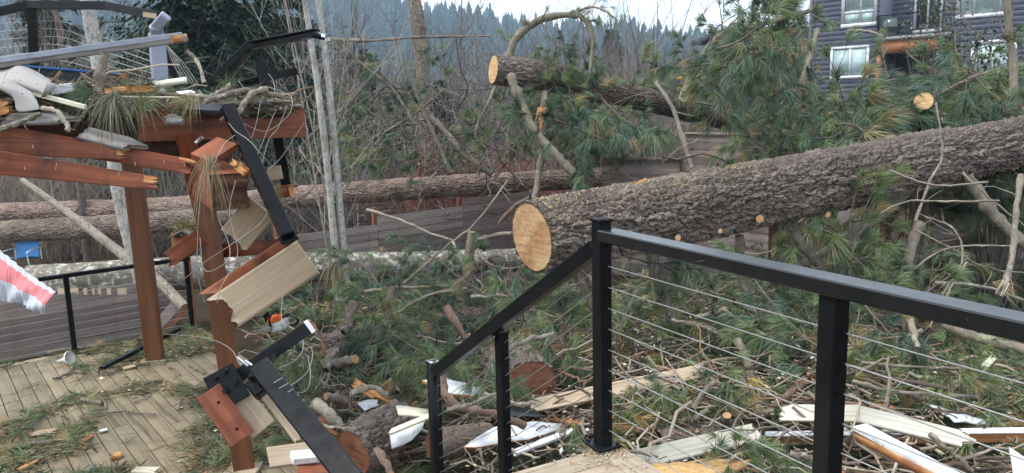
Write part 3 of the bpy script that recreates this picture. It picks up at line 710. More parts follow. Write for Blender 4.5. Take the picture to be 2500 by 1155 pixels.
window(hs(2327), hs(2452), hz_(2390, 43), 8.5, 0, house, 'glass', (.35, .85), .14)
window(hs(2370), hs(2480), hz_(2420, 200), hz_(2420, 98), 0, house, 'glass', (.5,), .14)
window(hs(2225, 2.2), hs(2295, 2.2), hz_(2260, 80, 2.2), 8.4, -2.2, house, 'glass_d', (.5,), .12)
zb = hz_(2200, 97)
hbox('balcony_floor', s1 - .06, hs(2320) + .02, zb, zb + .16, -2.1, .35, 'siding2', house)
hbox('balcony_beam', s1 + .05, hs(2290), zb - .62, zb - .02, -.1, .25, 'porch_wood', house)
hbox('porch_post', s1 + .0, s1 + .2, .9, zb - .63, 0.02, .22, 'porch_wood', house)
for q in (s1, s1 + .95, s1 + 1.9): hbox('railing_post', q, q + .06, zb + .17, zb + 1.15, .2, .26, 'black', house)
hbox('railing_rail', s1 - .02, s1 + 1.98, zb + 1.16, zb + 1.21, .2, .26, 'black', house)
hbox('railing_panel', s1 + .07, s1 + .94, zb + .22, zb + 1.12, .22, .235, 'glass_d', house)
hbox('recess_shade_panel', s1 + .3, hs(2240), zb - 1.9, zb - .64, -2.15, -2.1, 'roof', house)  # dark sheet painting in the shade of the recess below the balcony

q0 = P(1782, 180, 56); nb = thing('low_house', (q0[0], q0[1], 1.2), 'low greige house with dark flat roof left of the slate grey house', 'house')
def nbox(name, x0, x1, y0, y1, d0, d1, m):
    a, b = P(x0, y1, d0), P(x1, y0, d0); mb = MB(); mb.box(((a[0] + b[0]) / 2, (d0 + d1) / 2, (a[2] + b[2]) / 2), (b[0] - a[0], d1 - d0, b[2] - a[2]))
    return put(name, mb.me(name, [MT[m]], origin=(q0[0], q0[1], 1.2)), nb, T((q0[0], q0[1], 1.2)))
nbox('wall', 1790, 1990, 82, 235, 56, 64, 'siding2'); nbox('roof', 1770, 2000, 62, 82, 55, 65, 'roof')
nbox('window', 1880, 1945, 95, 120, 55.9, 55.98, 'glass_d'); nbox('porch_post', 1832, 1836, 82, 200, 55.3, 55.5, 'white'); nbox('wall_panel', 1795, 1822, 110, 150, 55.9, 55.98, 'roof')

# ================================================================== fences
def fence(p0, p1, z0, z1, label, posts=(0, 1), step=0., drop=(), capb=True, m='fence'):
    p0, p1 = np.asarray(p0[:2], float), np.asarray(p1[:2], float); L = np.linalg.norm(p1 - p0); e = (p1 - p0) / L
    t = thing('plank_fence', (p0[0], p0[1], z0), label, 'fence'); n = max(1, int((z1 - z0) / .148)); q = L / max(1, round(L / 2.4))
    cache = {}
    for i in range(n):
        for k in range(int(round(L / q))):
            if (i, k) in drop: continue
            a = p0 + e * (k * q + .004); z = z1 - .07 - i * .148
            j = rng.normal(0, .004, 4)
            beam('board', (a[0], a[1], z + j[0]), (*(a + e * (q - .008)), z + j[1]), .022, .133, m, t, (0, 0, 1), bev=.002)
    if capb: beam('cap_board', (*p0, z1 + .022), (*p1, z1 + .022), .12, .035, m, t, (0, 0, 1))
    nn = np.array([e[1], -e[0]])
    if nn @ (CAM[:2] - p0) < 0: nn = -nn
    for f in posts:
        a = p0 + e * (L * f) + nn * .06 * 0 + e * (.05 if f == 0 else -.05 if f == 1 else 0) - nn * .06
        beam('post', (*a, z0 - .2), (*a, z1 + .03), .09, .09, 'fence_r', t, (e[0], e[1], 0))
    return t
fl = lambda s: np.array([-7 + .77 * s, 11 + .64 * s])
fence(fl(-3.5), fl(1.9), -2.3, -.92, 'weathered grey plank fence below the lower deck railing', (0, .5, 1), capb=False)
fence(fl(3.7), fl(9.8), -2.35, -.20, 'weathered brown plank fence between the white log and the long log', (0, .33, .66, 1), drop=((0, 0), (1, 0), (0, 1)), capb=False)
fence(P(1469, 387, 16.6), P(1660, 402, 15.4), -2.0, P(1469, 387, 16.6)[2], 'low reddish brown fence panel left of the taller stepped panel', (0, 1))
fence(P(1676, 328, 15.2), P(1884, 342, 13.6), -1.8, P(1676, 328, 15.2)[2], 'tall grey brown fence panel with red post above the big log', (0, 1))
fence(P(2285, 480, 13), P(2600, 462, 13.3), -2.0, -.02, 'dark plank fence behind the branches at the right edge', (0, .5, 1))
t = thing('fence_post', P(2172, 345, 12.6), 'short red brown square post end sticking up behind the big log', 'post')
a = P(2172, 360, 12.6); beam('post', (a[0], a[1], -1.8), (a[0], a[1], P(2172, 304, 12.6)[2]), .15, .09, 'fence_r', t, (1, .2, 0))
gp = P(235, 480, 25); t = thing('picket_fence', (gp[0], gp[1], -2.3), 'grey vertical picket fence far behind the leaning birch', 'fence')
for i in range(16): beam('picket', (gp[0] - 2 + i * .26, gp[1], -2.4), (gp[0] - 2 + i * .26 + rng.normal(0, .02), gp[1], -.75 + rng.normal(0, .03)), .02, .2, 'grey_wood', t, (1, 0, 0))

# ================================================================== lower deck
LZ = -1.4; an = math.radians(-52); du = np.array([math.cos(an), math.sin(an)]); dv = np.array([-du[1], du[0]]); dc = np.array([-4.56, 10.85])
lower = thing('lower_deck', (dc[0], dc[1], LZ - .2), 'tan plank lower deck strewn with needles and bark', 'deck')
def dk(u, v, z=LZ): q = dc + du * u + dv * v; return np.array([q[0], q[1], z])
bw = .155
for i in range(38):
    v = -.24 - i * bw - bw / 2; st = .165; ends = [st] + sorted(set([st + 1.7 + (i * 1.37) % 2.2, st + 4.6 + (i * .93) % 1.3])) + [8.2]
    for a0, a1 in zip(ends[:-1], ends[1:]):
        if a1 - a0 > .1: beam('deck_board', dk(a0 + .003, v, LZ - .0125 + rng.normal(0, .0008)), dk(a1 - .003, v, LZ - .0125), bw - .008, .025, 'deck', lower, (0, 0, 1), bev=.003)
beam('border_board', dk(.08, .0, LZ - .0125), dk(.08, -6.2, LZ - .0125), .15, .025, 'deck', lower, (0, 0, 1))
beam('border_board', dk(.165, -.11, LZ - .0125), dk(8.2, -.11, LZ - .0125), .21, .025, 'deck', lower, (0, 0, 1))
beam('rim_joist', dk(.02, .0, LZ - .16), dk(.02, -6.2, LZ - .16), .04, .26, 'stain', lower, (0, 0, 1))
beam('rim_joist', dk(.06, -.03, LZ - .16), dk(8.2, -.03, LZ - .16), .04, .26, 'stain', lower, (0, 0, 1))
for k in range(4): beam('framing', dk(.3 + 2.4 * k, -.3, LZ - .2), dk(.3 + 2.4 * k, -6.1, LZ - .2), .09, .3, 'joist_shade', lower, (0, 0, 1))
for k in range(3): a = dk(.3 + 3.4 * k, -.2); beam('footing', (a[0], a[1], LZ - .9), (a[0], a[1], LZ - .04), .14, .14, 'joist_shade', lower, (1, 0, 0))

# ------------------------------------------------------------------ railings
def hollow_post(name, base, h, s, yaw, parent, open_top=False, capm='black', m='black', lean=None):
    """square tube with bevelled corners; open or capped top, base plate with four bolts"""
    base = np.asarray(base, float); top = base + np.array([0, 0, h]) if lean is None else np.asarray(lean, float)
    yv = (math.cos(yaw), math.sin(yaw), 0)
    o = beam(name, base, top, s, s, m, parent, yv, bev=.006)
    return o
def post_full(base, h, s, yaw, parent, plate=True, open_top=False, cap_h=.0):
    yv = np.array([math.cos(yaw), math.sin(yaw), 0]); base = np.asarray(base, float)
    if open_top:
        mb = MB(); w = .004; R = np.stack([yv, np.cross([0, 0, 1], yv), [0, 0, 1]], 1)
        for sx, sy, a, b in ((1, 0, w, s), (-1, 0, w, s), (0, 1, s - 2 * w, w), (0, -1, s - 2 * w, w)):
            c = R @ np.array([sx * (s - w) / 2, sy * (s - w) / 2, 0]); mb.box(c + [0, 0, h / 2], (a, b, h), 0, R)
            mb.box(c + [0, 0, h + .001], (a, b, .002), 1, R)
            mb.box(c * (1 - 2.2 * w / s) + [0, 0, h - .04], (max(a - w * 2.2, w * .3) if a > w else w * .3, max(b - w * 2.2, w * .3) if b > w else w * .3, .07), 1, R)
        o = put('post', mb.me('post', [MT['black'], MT['alu']]), parent, T(base))
    else:
        o = beam('post', base, base + [0, 0, h], s, s, 'black', parent, yv, bev=.005)
        if cap_h: put('post_cap', MB().box((0, 0, 0), (s + .006, s + .006, .012), 0, np.stack([yv, np.cross([0, 0, 1], yv), [0, 0, 1]], 1)).me('post_cap', [MT['black']]), o, T(base + [0, 0, h + .006]))
    if plate:
        ob = beam('base_plate', base + [0, 0, .001] - yv * .065, base + [0, 0, .001] + yv * .065, .13, .018, 'black', parent, (0, 0, 1), bev=.004)
        for sx in (-1, 1):
            for sy in (-1, 1):
                c = base + yv * sx * .05 + np.cross([0, 0, 1], yv) * sy * .05
                put('bolt', BOLT, ob, T(c + [0, 0, .014]))
    return o
def bolt_mesh():
    bm = bmesh.new(); bmesh.ops.create_cone(bm, cap_ends=True, segments=10, radius1=.011, radius2=.008, depth=.014)
    me = bpy.data.meshes.new('bolt'); bm.to_mesh(me); bm.free(); me.materials.append(MT['black']); return me
BOLT = bolt_mesh()
# lower deck railing
lr = thing('lower_railing', dk(.17, -.17, LZ), 'black cable railing along the far edge of the lower deck', 'railing')
rp = [PZ(470, 806, LZ), PZ(183, 863, LZ)]; e = rp[1] - rp[0]; rp += [rp[1] + e * 1.05, ]
yaw = math.atan2(e[1], e[0])
for q in rp: post_full(q, 1.02, .06, yaw, lr)
beam('top_rail', rp[0] - e * .03 + [0, 0, 1.045], rp[2] + e * .02 + [0, 0, 1.045], .08, .05, 'black', lr, (0, 0, 1))
for k in range(9):
    for a, b in ((0, 1), (1, 2)): cable('cable', [rp[a] + [0, 0, .1 + k * .1], rp[b] + [0, 0, .1 + k * .1]], .0028, MT['steel'], lr, 3)
# upper landing railing beside the camera
land = thing('landing_deck', (.47, 3.46, -.3), 'pale tan deck corner under the near railing post', 'deck')
ra = math.radians(-62); nu_ = np.array([math.cos(ra), math.sin(ra)]); nv_ = np.array([nu_[1], -nu_[0]])     # nv_: to the left / camera side
if nv_[0] > 0: nv_ = -nv_
A0 = np.array([.407, 3.452]); c0 = np.array([.480, 3.50])
def ld(u, v, z=0.): q = c0 + nu_ * u + nv_ * v; return np.array([q[0], q[1], z])
beam('border_board', ld(-.02, .07, -.0125), ld(3.4, .07, -.0125), .14, .025, 'landing', land, (0, 0, 1))
for i in range(12): beam('deck_board', ld(.001 + .146 * i + .07, .143, -.0125), ld(.001 + .146 * i + .07, 1.7, -.0125), .14, .025, 'landing', land, (0, 0, 1))
beam('rim_joist', ld(.02, .02, -.16), ld(3.4, .02, -.16), .04, .26, 'stain', land, (0, 0, 1))
beam('rim_joist', ld(.02, .045, -.16), ld(.02, 1.7, -.16), .04, .26, 'stain', land, (0, 0, 1))
for u, v in ((.15, .15), (3.0, .15), (.15, 1.5)): a = ld(u, v); beam('footing', (a[0], a[1], -2.1), (a[0], a[1], -.03), .14, .14, 'stain', land, (1, 0, 0))
nr = thing('landing_railing', (A0[0], A0[1], 0), 'glossy black cable railing with two posts closest to the camera', 'railing')
yA = math.atan2(nu_[1], nu_[0])
pA = np.array([A0[0], A0[1], .02]); pE = np.array([*(A0 + nu_ * 1.265), .02]); pG = np.array([*(A0 + nu_ * 2.55), .02])
post_full(pA, 1.075, .068, yA, nr, cap_h=.01); post_full(pE, 1.012, .068, yA, nr); post_full(pG, 1.012, .068, yA, nr)
n3 = np.array([nu_[0], nu_[1], 0])
beam('top_rail', pA + n3 * .036 + [0, 0, 1.017], pG + n3 * .1 + [0, 0, 1.017], .1, .052, 'black_rail', nr, (0, 0, 1), bev=.005)
for k in range(9):
    z = .09 + k * .098
    for a, b in ((pA, pE), (pE, pG)): cable('cable', [a + n3 * .034 + [0, 0, z], b - n3 * .034 + [0, 0, z]], .0024, MT['steel'], nr, 3)
    for a in (pA, pE): cable('cable_fitting', [a + n3 * .034 + [0, 0, z], a + n3 * .052 + [0, 0, z]], .0036, MT['black'], nr, 3)
# stairs down from the landing, with their railing
stair = thing('stair_railing', (A0[0], A0[1], -.2), 'black stair railing with an open topped broken end post', 'railing')
tB, tC = P(1224, 812, 4.28), P(1057, 893, 4.75)
sB = np.array([tB[0], tB[1], 0]); sC = np.array([tC[0], tC[1], 0]); sd = nrm((sC - pA * [1, 1, 0])); 
hB, hC = 1.0, 1.0
post_full((tB[0], tB[1], tB[2] - hB), hB, .062, math.atan2(sd[1], sd[0]), stair, plate=False, cap_h=.01)
post_full((tC[0], tC[1], tC[2] - hC), hC + .03, .062, math.atan2(sd[1], sd[0]), stair, plate=False, open_top=True)
r0 = pA + sd * .03 + [0, 0, .955]; r1 = tC + np.array([0, 0, -.035]) - sd * .028
beam('top_rail', r0, r1, .062, .072, 'black', stair, (0, 0, 1), bev=.005)
beam('rail_bracket', tB + [0, 0, .0], tB + [0, 0, .07], .03, .03, 'black', stair, (1, 0, 0))
for k in range(9):
    dz = -.10 - k * .098
    mid = [tB[0], tB[1], np.interp(np.linalg.norm(sB - pA * [1, 1, 0]), [0, np.linalg.norm(sC - pA * [1, 1, 0])], [r0[2], r1[2]])]
    cable('cable', [r0 + [0, 0, dz], np.array(mid) + [0, 0, dz], r1 + [0, 0, dz]], .0024, MT['joist_shade'] if 0 else MT['steel'], stair, 3)
st = thing('stair_flight', (A0[0], A0[1], -1.7), 'tan stair treads descending beside the stair railing', 'stairs')
slope = (r1[2] - r0[2]) / np.linalg.norm((r1 - r0)[:2])
lft = np.array([-sd[1], sd[0], 0]); lft = lft if lft @ np.array([nv_[0], nv_[1], 0]) > 0 else -lft
for i in range(7):
    a = np.array([*ld(0, .02)[:2], 0]) + sd * (.14 + .28 * i); z = -.18 * (i + 1)
    beam('tread', a + lft * .06 + [0, 0, z], a + lft * 1.15 + [0, 0, z], .27, .03, 'landing', st, (0, 0, 1))
for q in (.03, 1.18):
    a = np.array([*ld(0, .02)[:2], -.3]) + lft * q + sd * .02; beam('stringer', a, a + sd * 2.1 + [0, 0, 2.1 * (-.18 / .28)], .04, .26, 'stain', st, (0, 0, 1))
for tp, hh in ((tB, hB), (tC, hC)):
    a = np.array([tp[0], tp[1], tp[2] - hh]); beam('newel_block', a - [0, 0, .5], a + [0, 0, .0], .09, .09, 'stain', st, (sd[0], sd[1], 0))

# ================================================================== collapsed upper deck on the left
MT['wrap'] = simple('grey_plastic_sleeve', (.2, .22, .27), (.28, .3, .36), 6, .35, bump=.25, var=0, spec=.5)
MT['blue'] = simple('blue_plastic_edge', (.03, .09, .28), (.05, .14, .38), 6, .4, var=0)
MT['slate'] = simple('dark_slate_panel', (.018, .021, .028), (.04, .045, .055), 4, .45, var=0, bump=.1)
MT['rot'] = wood('rotten_end_grain', (.075, .035, .022), (.135, .07, .042), (.04, .022, .016), .9, 30, .1)
ud = thing('upper_deck', PZ(597, 1150, LZ), 'collapsed upper deck frame of red brown posts, beams and snapped joists', 'deck')
b1 = PZ(597, 1148, LZ)
beam('post', b1 + [0, 0, .0], P(497, 480, 6.30), .16, .17, 'stain2', ud, (1, .35, 0))
beam('post', P(527, 640, 6.46), P(452, 330, 6.50), .15, .15, 'stain', ud, (1, .35, 0), jag0=.12, m2='stain')
pb = beam('post_base_trim', b1 - [.14, 0, -.0] + [0, -.05, .02], b1 + [.14, .0, .02] + [0, -.05, 0], .27, .035, 'tan', ud, (0, 0, 1))
b2 = PZ(380, 882, LZ)
beam('post', b2, P(314, 330, 9.3), .19, .19, 'stain2', ud, (1, .2, 0))
beam('post_base_trim', b2 + [-.15, -.02, .02], b2 + [.15, .02, .02], .3, .035, 'tan', ud, (0, 0, 1))
# main beam and the framing behind it in the shade-darkened colour
beam('beam', P(335, 306, 6.55), P(742, 299, 7.25), .09, .275, 'stain', ud, (0, 0, 1), bev=.004)
beam('beam', P(-60, 296, 8.6), P(520, 330, 9.1), .12, .28, 'joist_shade', ud, (0, 0, 1))
beam('beam', P(330, 372, 6.75), P(560, 368, 6.95), .12, .2, 'joist_shade', ud, (0, 0, 1))
for k, (y0, y1) in enumerate(((322, 318), (318, 312), (312, 309))): beam('joist', P(-120, y0, 6.2 + .75 * k), P(500 + 40 * k, y1, 7.1 + .7 * k), .04, .24, 'joist_shade', ud, (0, 0, 1))
# snapped joists hanging towards the stairs
beam('broken_joist', P(-70, 315, 5.9), P(492, 412, 6.15), .045, .15, 'stain', ud, jag1=.14, taper=.8)
beam('broken_joist', P(-70, 356, 5.75), P(330, 372, 6.0), .045, .12, 'stain', ud, jag1=.1)
beam('broken_joist', P(-70, 388, 5.6), P(412, 452, 5.85), .045, .19, 'stain', ud, jag1=.14, taper=.5)
for x_, y_, d_ in ((80, 358, 5.72), (138, 402, 5.58), (136, 412, 5.58), (330, 400, 5.72), (400, 395, 6.05), (450, 404, 6.06), (60, 410, 5.55), (290, 425, 5.7)): beam('nail', P(x_, y_ - 4, d_ - .06), P(x_, y_ + 4, d_ - .06), .005, .006, 'galv', ud, up=(1, 0, 0))
# torn beam stub facing the camera
beam('beam_stub', P(563, 470, 5.85), P(500, 430, 6.6), .27, .28, 'stain', ud, (0, 0, 1), jag0=.05, m2='rot')
beam('split_block', P(490, 392, 6.0), P(556, 350, 6.25), .2, .06, 'stain', ud, (.1, -.5, .8))
beam('splinter', P(575, 400, 5.8), P(634, 447, 5.7), .05, .07, 'fresh', ud, jag1=.2, jag0=.1)
beam('splinter', P(560, 393, 5.8), P(600, 412, 5.75), .03, .05, 'fresh', ud, jag1=.12, jag0=.08)
beam('knee_brace', P(398, 645, 6.05), P(492, 575, 6.1), .04, .13, 'stain', ud, jag0=.1, m2='stain')
beam('brace', P(548, 612, 6.5), P(690, 600, 6.3), .06, .12, 'stain', ud)
# deck boards left on the frame, seen almost edge on
for k in range(7):
    y = 290 - 3.4 * k; d = 6.05 + .42 * k
    beam('deck_board', P(-160, y + 2, d), P(150 + 55 * k + 30 * (k % 3), y + rng.normal(0, 3), d + .15), .15, .026, 'grey_wood', ud, (0, 0, 1), jag1=.22)
for k in range(6):
    beam('deck_board', P(300 + 18 * k, 268 - 3 * k, 6.7 + .3 * k), P(735 - 8 * k, 258 - 2.4 * k + rng.normal(0, 2), 7.15 + .3 * k), .15, .026, 'grey_wood', ud, (0, 0, 1), jag0=.15)
for k, q in enumerate([((190, 322, 6.0), (350, 362, 6.0), .14), ((395, 293, 6.3), (470, 290, 6.4), .09), ((0, 292, 5.95), (190, 290, 6.0), .05), ((215, 338, 6.05), (300, 356, 6.0), .09)]):
    beam('broken_board', P(*q[0]), P(*q[1]), .16, .028, 'grey_wood', ud, (0, -.5, 1), jag0=.06, jag1=.1, m2='grey_wood')

# ------------------------------------------------------------------ wrecked railings on and around the upper deck
ur = thing('upper_railing', P(90, 270, 8.8), 'bent black railing with sagging cables at the top left', 'railing')
def rail_run(name, pts, parent, w=.075, h=.06, m='black', grey_top=False):
    for a, b in zip(pts[:-1], pts[1:]): beam(name, a, b + nrm(b - a) * .012, w, h, m, parent, (0, 0, 1), bev=.004)
rail_run('top_rail', PP([(-60, 42, 8.6), (70, 12, 8.8), (265, 14, 8.4), (392, 40, 8.0)]), ur, .09, .085)
beam('post', P(88, 262, 8.85), P(78, 14, 8.8), .085, .085, 'black', ur, (1, .3, 0))
for k in range(7):
    cable('cable', PP([(-60, 62 + 21 * k, 8.7), (84, 52 + 19 * k, 8.82), (160, 55 + 19 * k, 8.75), (235, 85 + 17 * k, 8.6), (380, 140 + 14 * k, 8.2)][:5]), .0026, MT['steel'], ur, 6)
beam('sticker', P(349, 35, 7.93), P(382, 40, 7.88), .004, .05, 'tan', ur)
beam('loose_strap', P(392, 108, 7.9), P(432, 195, 7.8), .04, .06, 'black', ur)
for k in range(5): cable('cable', PP([(405 + 3 * k, 105 + 4 * k, 7.85), (425 + 7 * k, 160, 7.8), (452 + 8 * k, 203 + k, 7.75)]), .003, MT['white_cable'], ur, 6)
wp = thing('wrapped_post', P(390, 190, 7.6), 'kinked rail post in speckled grey plastic wrap on the upper deck', 'post')
def ribbon(name, pts, widths, thick, mats, parent=None, wdir=None, n=8, **kw):
    p = spline(PP(pts), n); w = np.interp(np.linspace(0, 1, len(p)), np.linspace(0, 1, len(widths)), widths)
    t = nrm(np.gradient(p, axis=0)); v = nrm(p - CAM); a = nrm(np.cross(t, v)) if wdir is None else nrm(np.asarray(wdir, float) - t * (t @ np.asarray(wdir, float))[:, None]); nn = np.cross(a, t)
    V = np.stack([p - a * w[:, None] / 2 - nn * thick / 2, p + a * w[:, None] / 2 - nn * thick / 2, p + a * w[:, None] / 2 + nn * thick / 2, p - a * w[:, None] / 2 + nn * thick / 2], 1).reshape(-1, 3)
    i = np.arange(len(p) - 1)[:, None] * 4; j = np.arange(4)[None]; k = (j + 1) % 4
    Q = np.stack([i + j, i + 4 + j, i + 4 + k, i + k], -1).reshape(-1, 4); e = 4 * (len(p) - 1)
    return put(name, mesh(name, V - p[0], [Q, np.array([[0, 1, 2, 3], [e + 3, e + 2, e + 1, e]])], mats), parent, T(p[0]), **kw)
def sleeve_mat():
    s = NT('speckled_sleeve'); vo = s.n("ShaderNodeTexVoronoi"); vo.inputs['Scale'].default_value = 26; c = s.n("ShaderNodeTexCoord"); s.l(c.outputs['Object'], vo.inputs['Vector'])
    s.bump(s.noise(14, 5), .35, .01)
    return s.fin(s.mix(s.ramp(vo.outputs['Distance'], [(.10, (0, 0, 0)), (.17, (1, 1, 1))]), (.12, .13, .18), (.31, .33, .41)), .3, 0, .5)
MT['sleeve'] = sleeve_mat()
beam('sleeve', P(392, 208, 7.6), P(382, 78, 7.56), .08, .15, 'sleeve', wp, bev=.02)
beam('sleeve', P(383, 84, 7.57), P(381, 62, 7.5), .075, .125, 'sleeve', wp, bev=.02)
beam('sleeve', P(380, 68, 7.52), P(406, 38, 7.4), .06, .10, 'sleeve', wp, bev=.012)
fr = thing('fallen_top_rail', P(200, 130, 6.9), 'long grey topped rail with splintered wooden end lying across the upper deck', 'rail')
beam('rail_cap', P(-60, 156, 6.3), P(446, 86, 6.8), .09, .045, 'sleeve' if 0 else 'wrap', fr, (0, 0, 1))
beam('rail_core', P(-60, 167, 6.3), P(456, 95, 6.8), .06, .05, 'grey_wood', fr, (0, 0, 1))
beam('core_end', P(418, 96, 6.74), P(457, 91, 6.82), .075, .058, 'fresh', fr, (0, 0, 1), jag1=.03)
bb = thing('blue_edged_panel', P(150, 190, 7.2), 'dark panel with blue plastic edge lying under the fallen rail', 'panel')
beam('panel', P(-60, 172, 7.0), P(335, 203, 7.3), .03, .13, 'slate', bb, jag1=.2)
beam('edge', P(-60, 152, 6.98), P(318, 183, 7.28), .035, .022, 'blue', bb, jag1=.1, m2='blue')
beam('torn_end', P(290, 192, 7.25), P(333, 187, 7.3), .05, .09, 'fresh', bb, jag1=.15, jag0=.08)
vr = thing('folded_top_rail', P(520, 205, 7.3), 'black top rail folded into an elbow above the red beam', 'rail')
rail_run('rail', PP([(516, 206, 7.4), (612, 112, 7.3), (772, 80, 7.1)]), vr, .11, .07)
beam('rail_lip', P(610, 103, 7.22), P(776, 72, 7.05), .1, .012, 'black', vr, (0, 0, 1))
beam('torn_metal', P(770, 86, 7.05), P(806, 94, 7.0), .09, .05, 'black', vr, (0, 0, 1), jag1=.05, m2='alu')
for k in range(3): cable('metal_curl', PP([(772 + 4 * k, 78 + 2 * k, 7.05), (786 + 4 * k, 84 + 3 * k, 7.0), (800 + 3 * k, 95 - k, 7.0)]), .004, MT['alu'], vr, 4)
sp = thing('stub_post', P(640, 240, 7.4), 'black stub post with a short rail offcut beside the elbow rail', 'post')
beam('post', P(650, 238, 7.4), P(636, 150, 7.4), .1, .1, 'black', sp, (1, .4, 0))
beam('rail_stub', P(585, 208, 7.5), P(650, 188, 7.45), .06, .06, 'black', sp); beam('rail_stub', P(655, 188, 7.45), P(733, 172, 7.5), .07, .07, 'black', sp, jag1=.03, m2='black')
lp = thing('leaning_black_post', P(705, 580, 5.75), 'black railing post leaning against the beam with its base plate torn off', 'post')
beam('post', P(556, 262, 6.35), P(703, 578, 5.72), .1, .1, 'black', lp, (1, .6, .2), bev=.006)
beam('base_plate', P(683, 590, 5.72), P(724, 576, 5.78), .14, .016, 'black', lp, (.3, .0, 1))
for q in ((686, 586, 5.68), (722, 573, 5.72)): put('bolt', BOLT, lp, T(P(*q)))
l2 = thing('hanging_black_post', P(690, 450, 7.5), 'shorter black post hanging below the end of the red beam', 'post')
beam('post', P(676, 335, 7.5), P(697, 452, 7.6), .09, .09, 'black', l2, (1, .5, 0)); beam('base_plate', P(670, 462, 7.6), P(722, 455, 7.6), .13, .02, 'black', l2, (0, 0, 1))
beam('wood_block', P(640, 475, 7.4), P(730, 462, 7.5), .14, .12, 'stain', l2, jag1=.1)
# tan fascia boards with red backing
fb = thing('hanging_fascia_board', P(640, 700, 5.6), 'wide tan fascia board with red backing hanging diagonally in front of the post', 'board')
beam('face_board', P(536, 770, 5.62), P(752, 628, 5.70), .022, .30, 'tan', fb, jag0=.09, m2='tan')
beam('backing', P(522, 752, 5.70), P(738, 610, 5.78), .05, .30, 'stain', fb, jag0=.12, m2='stain')
f2 = thing('upper_fascia_offcut', P(600, 550, 6.0), 'short tan board offcut wedged behind the leaning black post', 'board')
beam('face_board', P(567, 590, 6.1), P(640, 505, 6.0), .025, .26, 'tan', f2, jag0=.05, m2='tan')
beam('small_offcut', P(655, 425, 7.3), P(688, 420, 7.3), .02, .13, 'tan', f2)
# fallen stair corner: post arm, plates, boards
fa = thing('fallen_rail_arm', P(600, 900, 4.6), 'black rail arm with copper red wood core and bolted plate at the stair foot', 'rail')
beam('arm', P(548, 940, 4.6), P(757, 797, 4.75), .085, .085, 'black', fa, bev=.005)
beam('arm_core', P(748, 803, 4.74), P(768, 789.5, 4.76), .074, .074, 'stain', fa, jag1=.012); beam('arm_rim', P(752, 800.5, 4.745), P(762, 793.5, 4.754), .09, .09, 'alu', fa)
beam('plate', P(532, 905, 4.5), P(576, 985, 4.45), .03, .19, 'black', fa)
for q in ((548, 905, 4.4), (524, 922, 4.4), (574, 932, 4.4), (551, 955, 4.4)): put('bolt', BOLT, fa, frame(P(*q), (1, 0, 0), (0, -1, .2)) @ Matrix.Scale(1.9, 4))
rb = thing('red_board_offcut', P(560, 1010, 4.4), 'short red stained board end bolted below the black plate', 'board')
beam('board', P(508, 955, 4.42), P(592, 1072, 4.38), .05, .15, 'stain', rb)
for q in ((533, 983, 4.35), (578, 1048, 4.33)): put('nail_head', BOLT, rb, frame(P(*q), (1, 0, 0), (0, -1, .2)) @ Matrix.Scale(.9, 4))
tb1 = thing('tan_board_offcut', P(600, 1000, 4.5), 'short wide tan board end beside the red offcut', 'board')
beam('board', P(560, 945, 4.52), P(645, 1048, 4.48), .03, .16, 'tan', tb1)
tb2 = thing('tan_strip', P(690, 1010, 4.5), 'long narrow tan strip along the fallen black post', 'board')
beam('board', P(640, 945, 4.6), P(745, 1085, 4.45), .03, .085, 'tan', tb2, jag1=.06, m2='tan'); beam('board', P(597, 905, 4.65), P(640, 950, 4.6), .03, .085, 'tan', tb2)
bp = thing('fallen_black_post', P(850, 1150, 3.5), 'thick scuffed black post slanting out of the bottom edge', 'post')
beam('post', P(640, 900, 4.35), P(872, 1190, 3.55), .125, .125, 'black', bp, bev=.008)
beam('end_plate', P(612, 910, 4.36), P(668, 880, 4.36), .15, .02, 'black', bp, (0, -.2, 1)); beam('side_plate', P(612, 930, 4.35), P(640, 965, 4.3), .08, .08, 'black', bp, bev=.01)
for k in range(6): beam('scuff', P(668 + 13 * k, 935 + 14 * k, 4.14 - .03 * k), P(690 + 13 * k, 922 + 14 * k, 4.13 - .03 * k), .003, .004, 'alu', bp)
put('bolt', BOLT, bp, frame(P(630, 945, 4.2), (1, 0, 0), (0, -1, .2)) @ Matrix.Scale(2.2, 4))
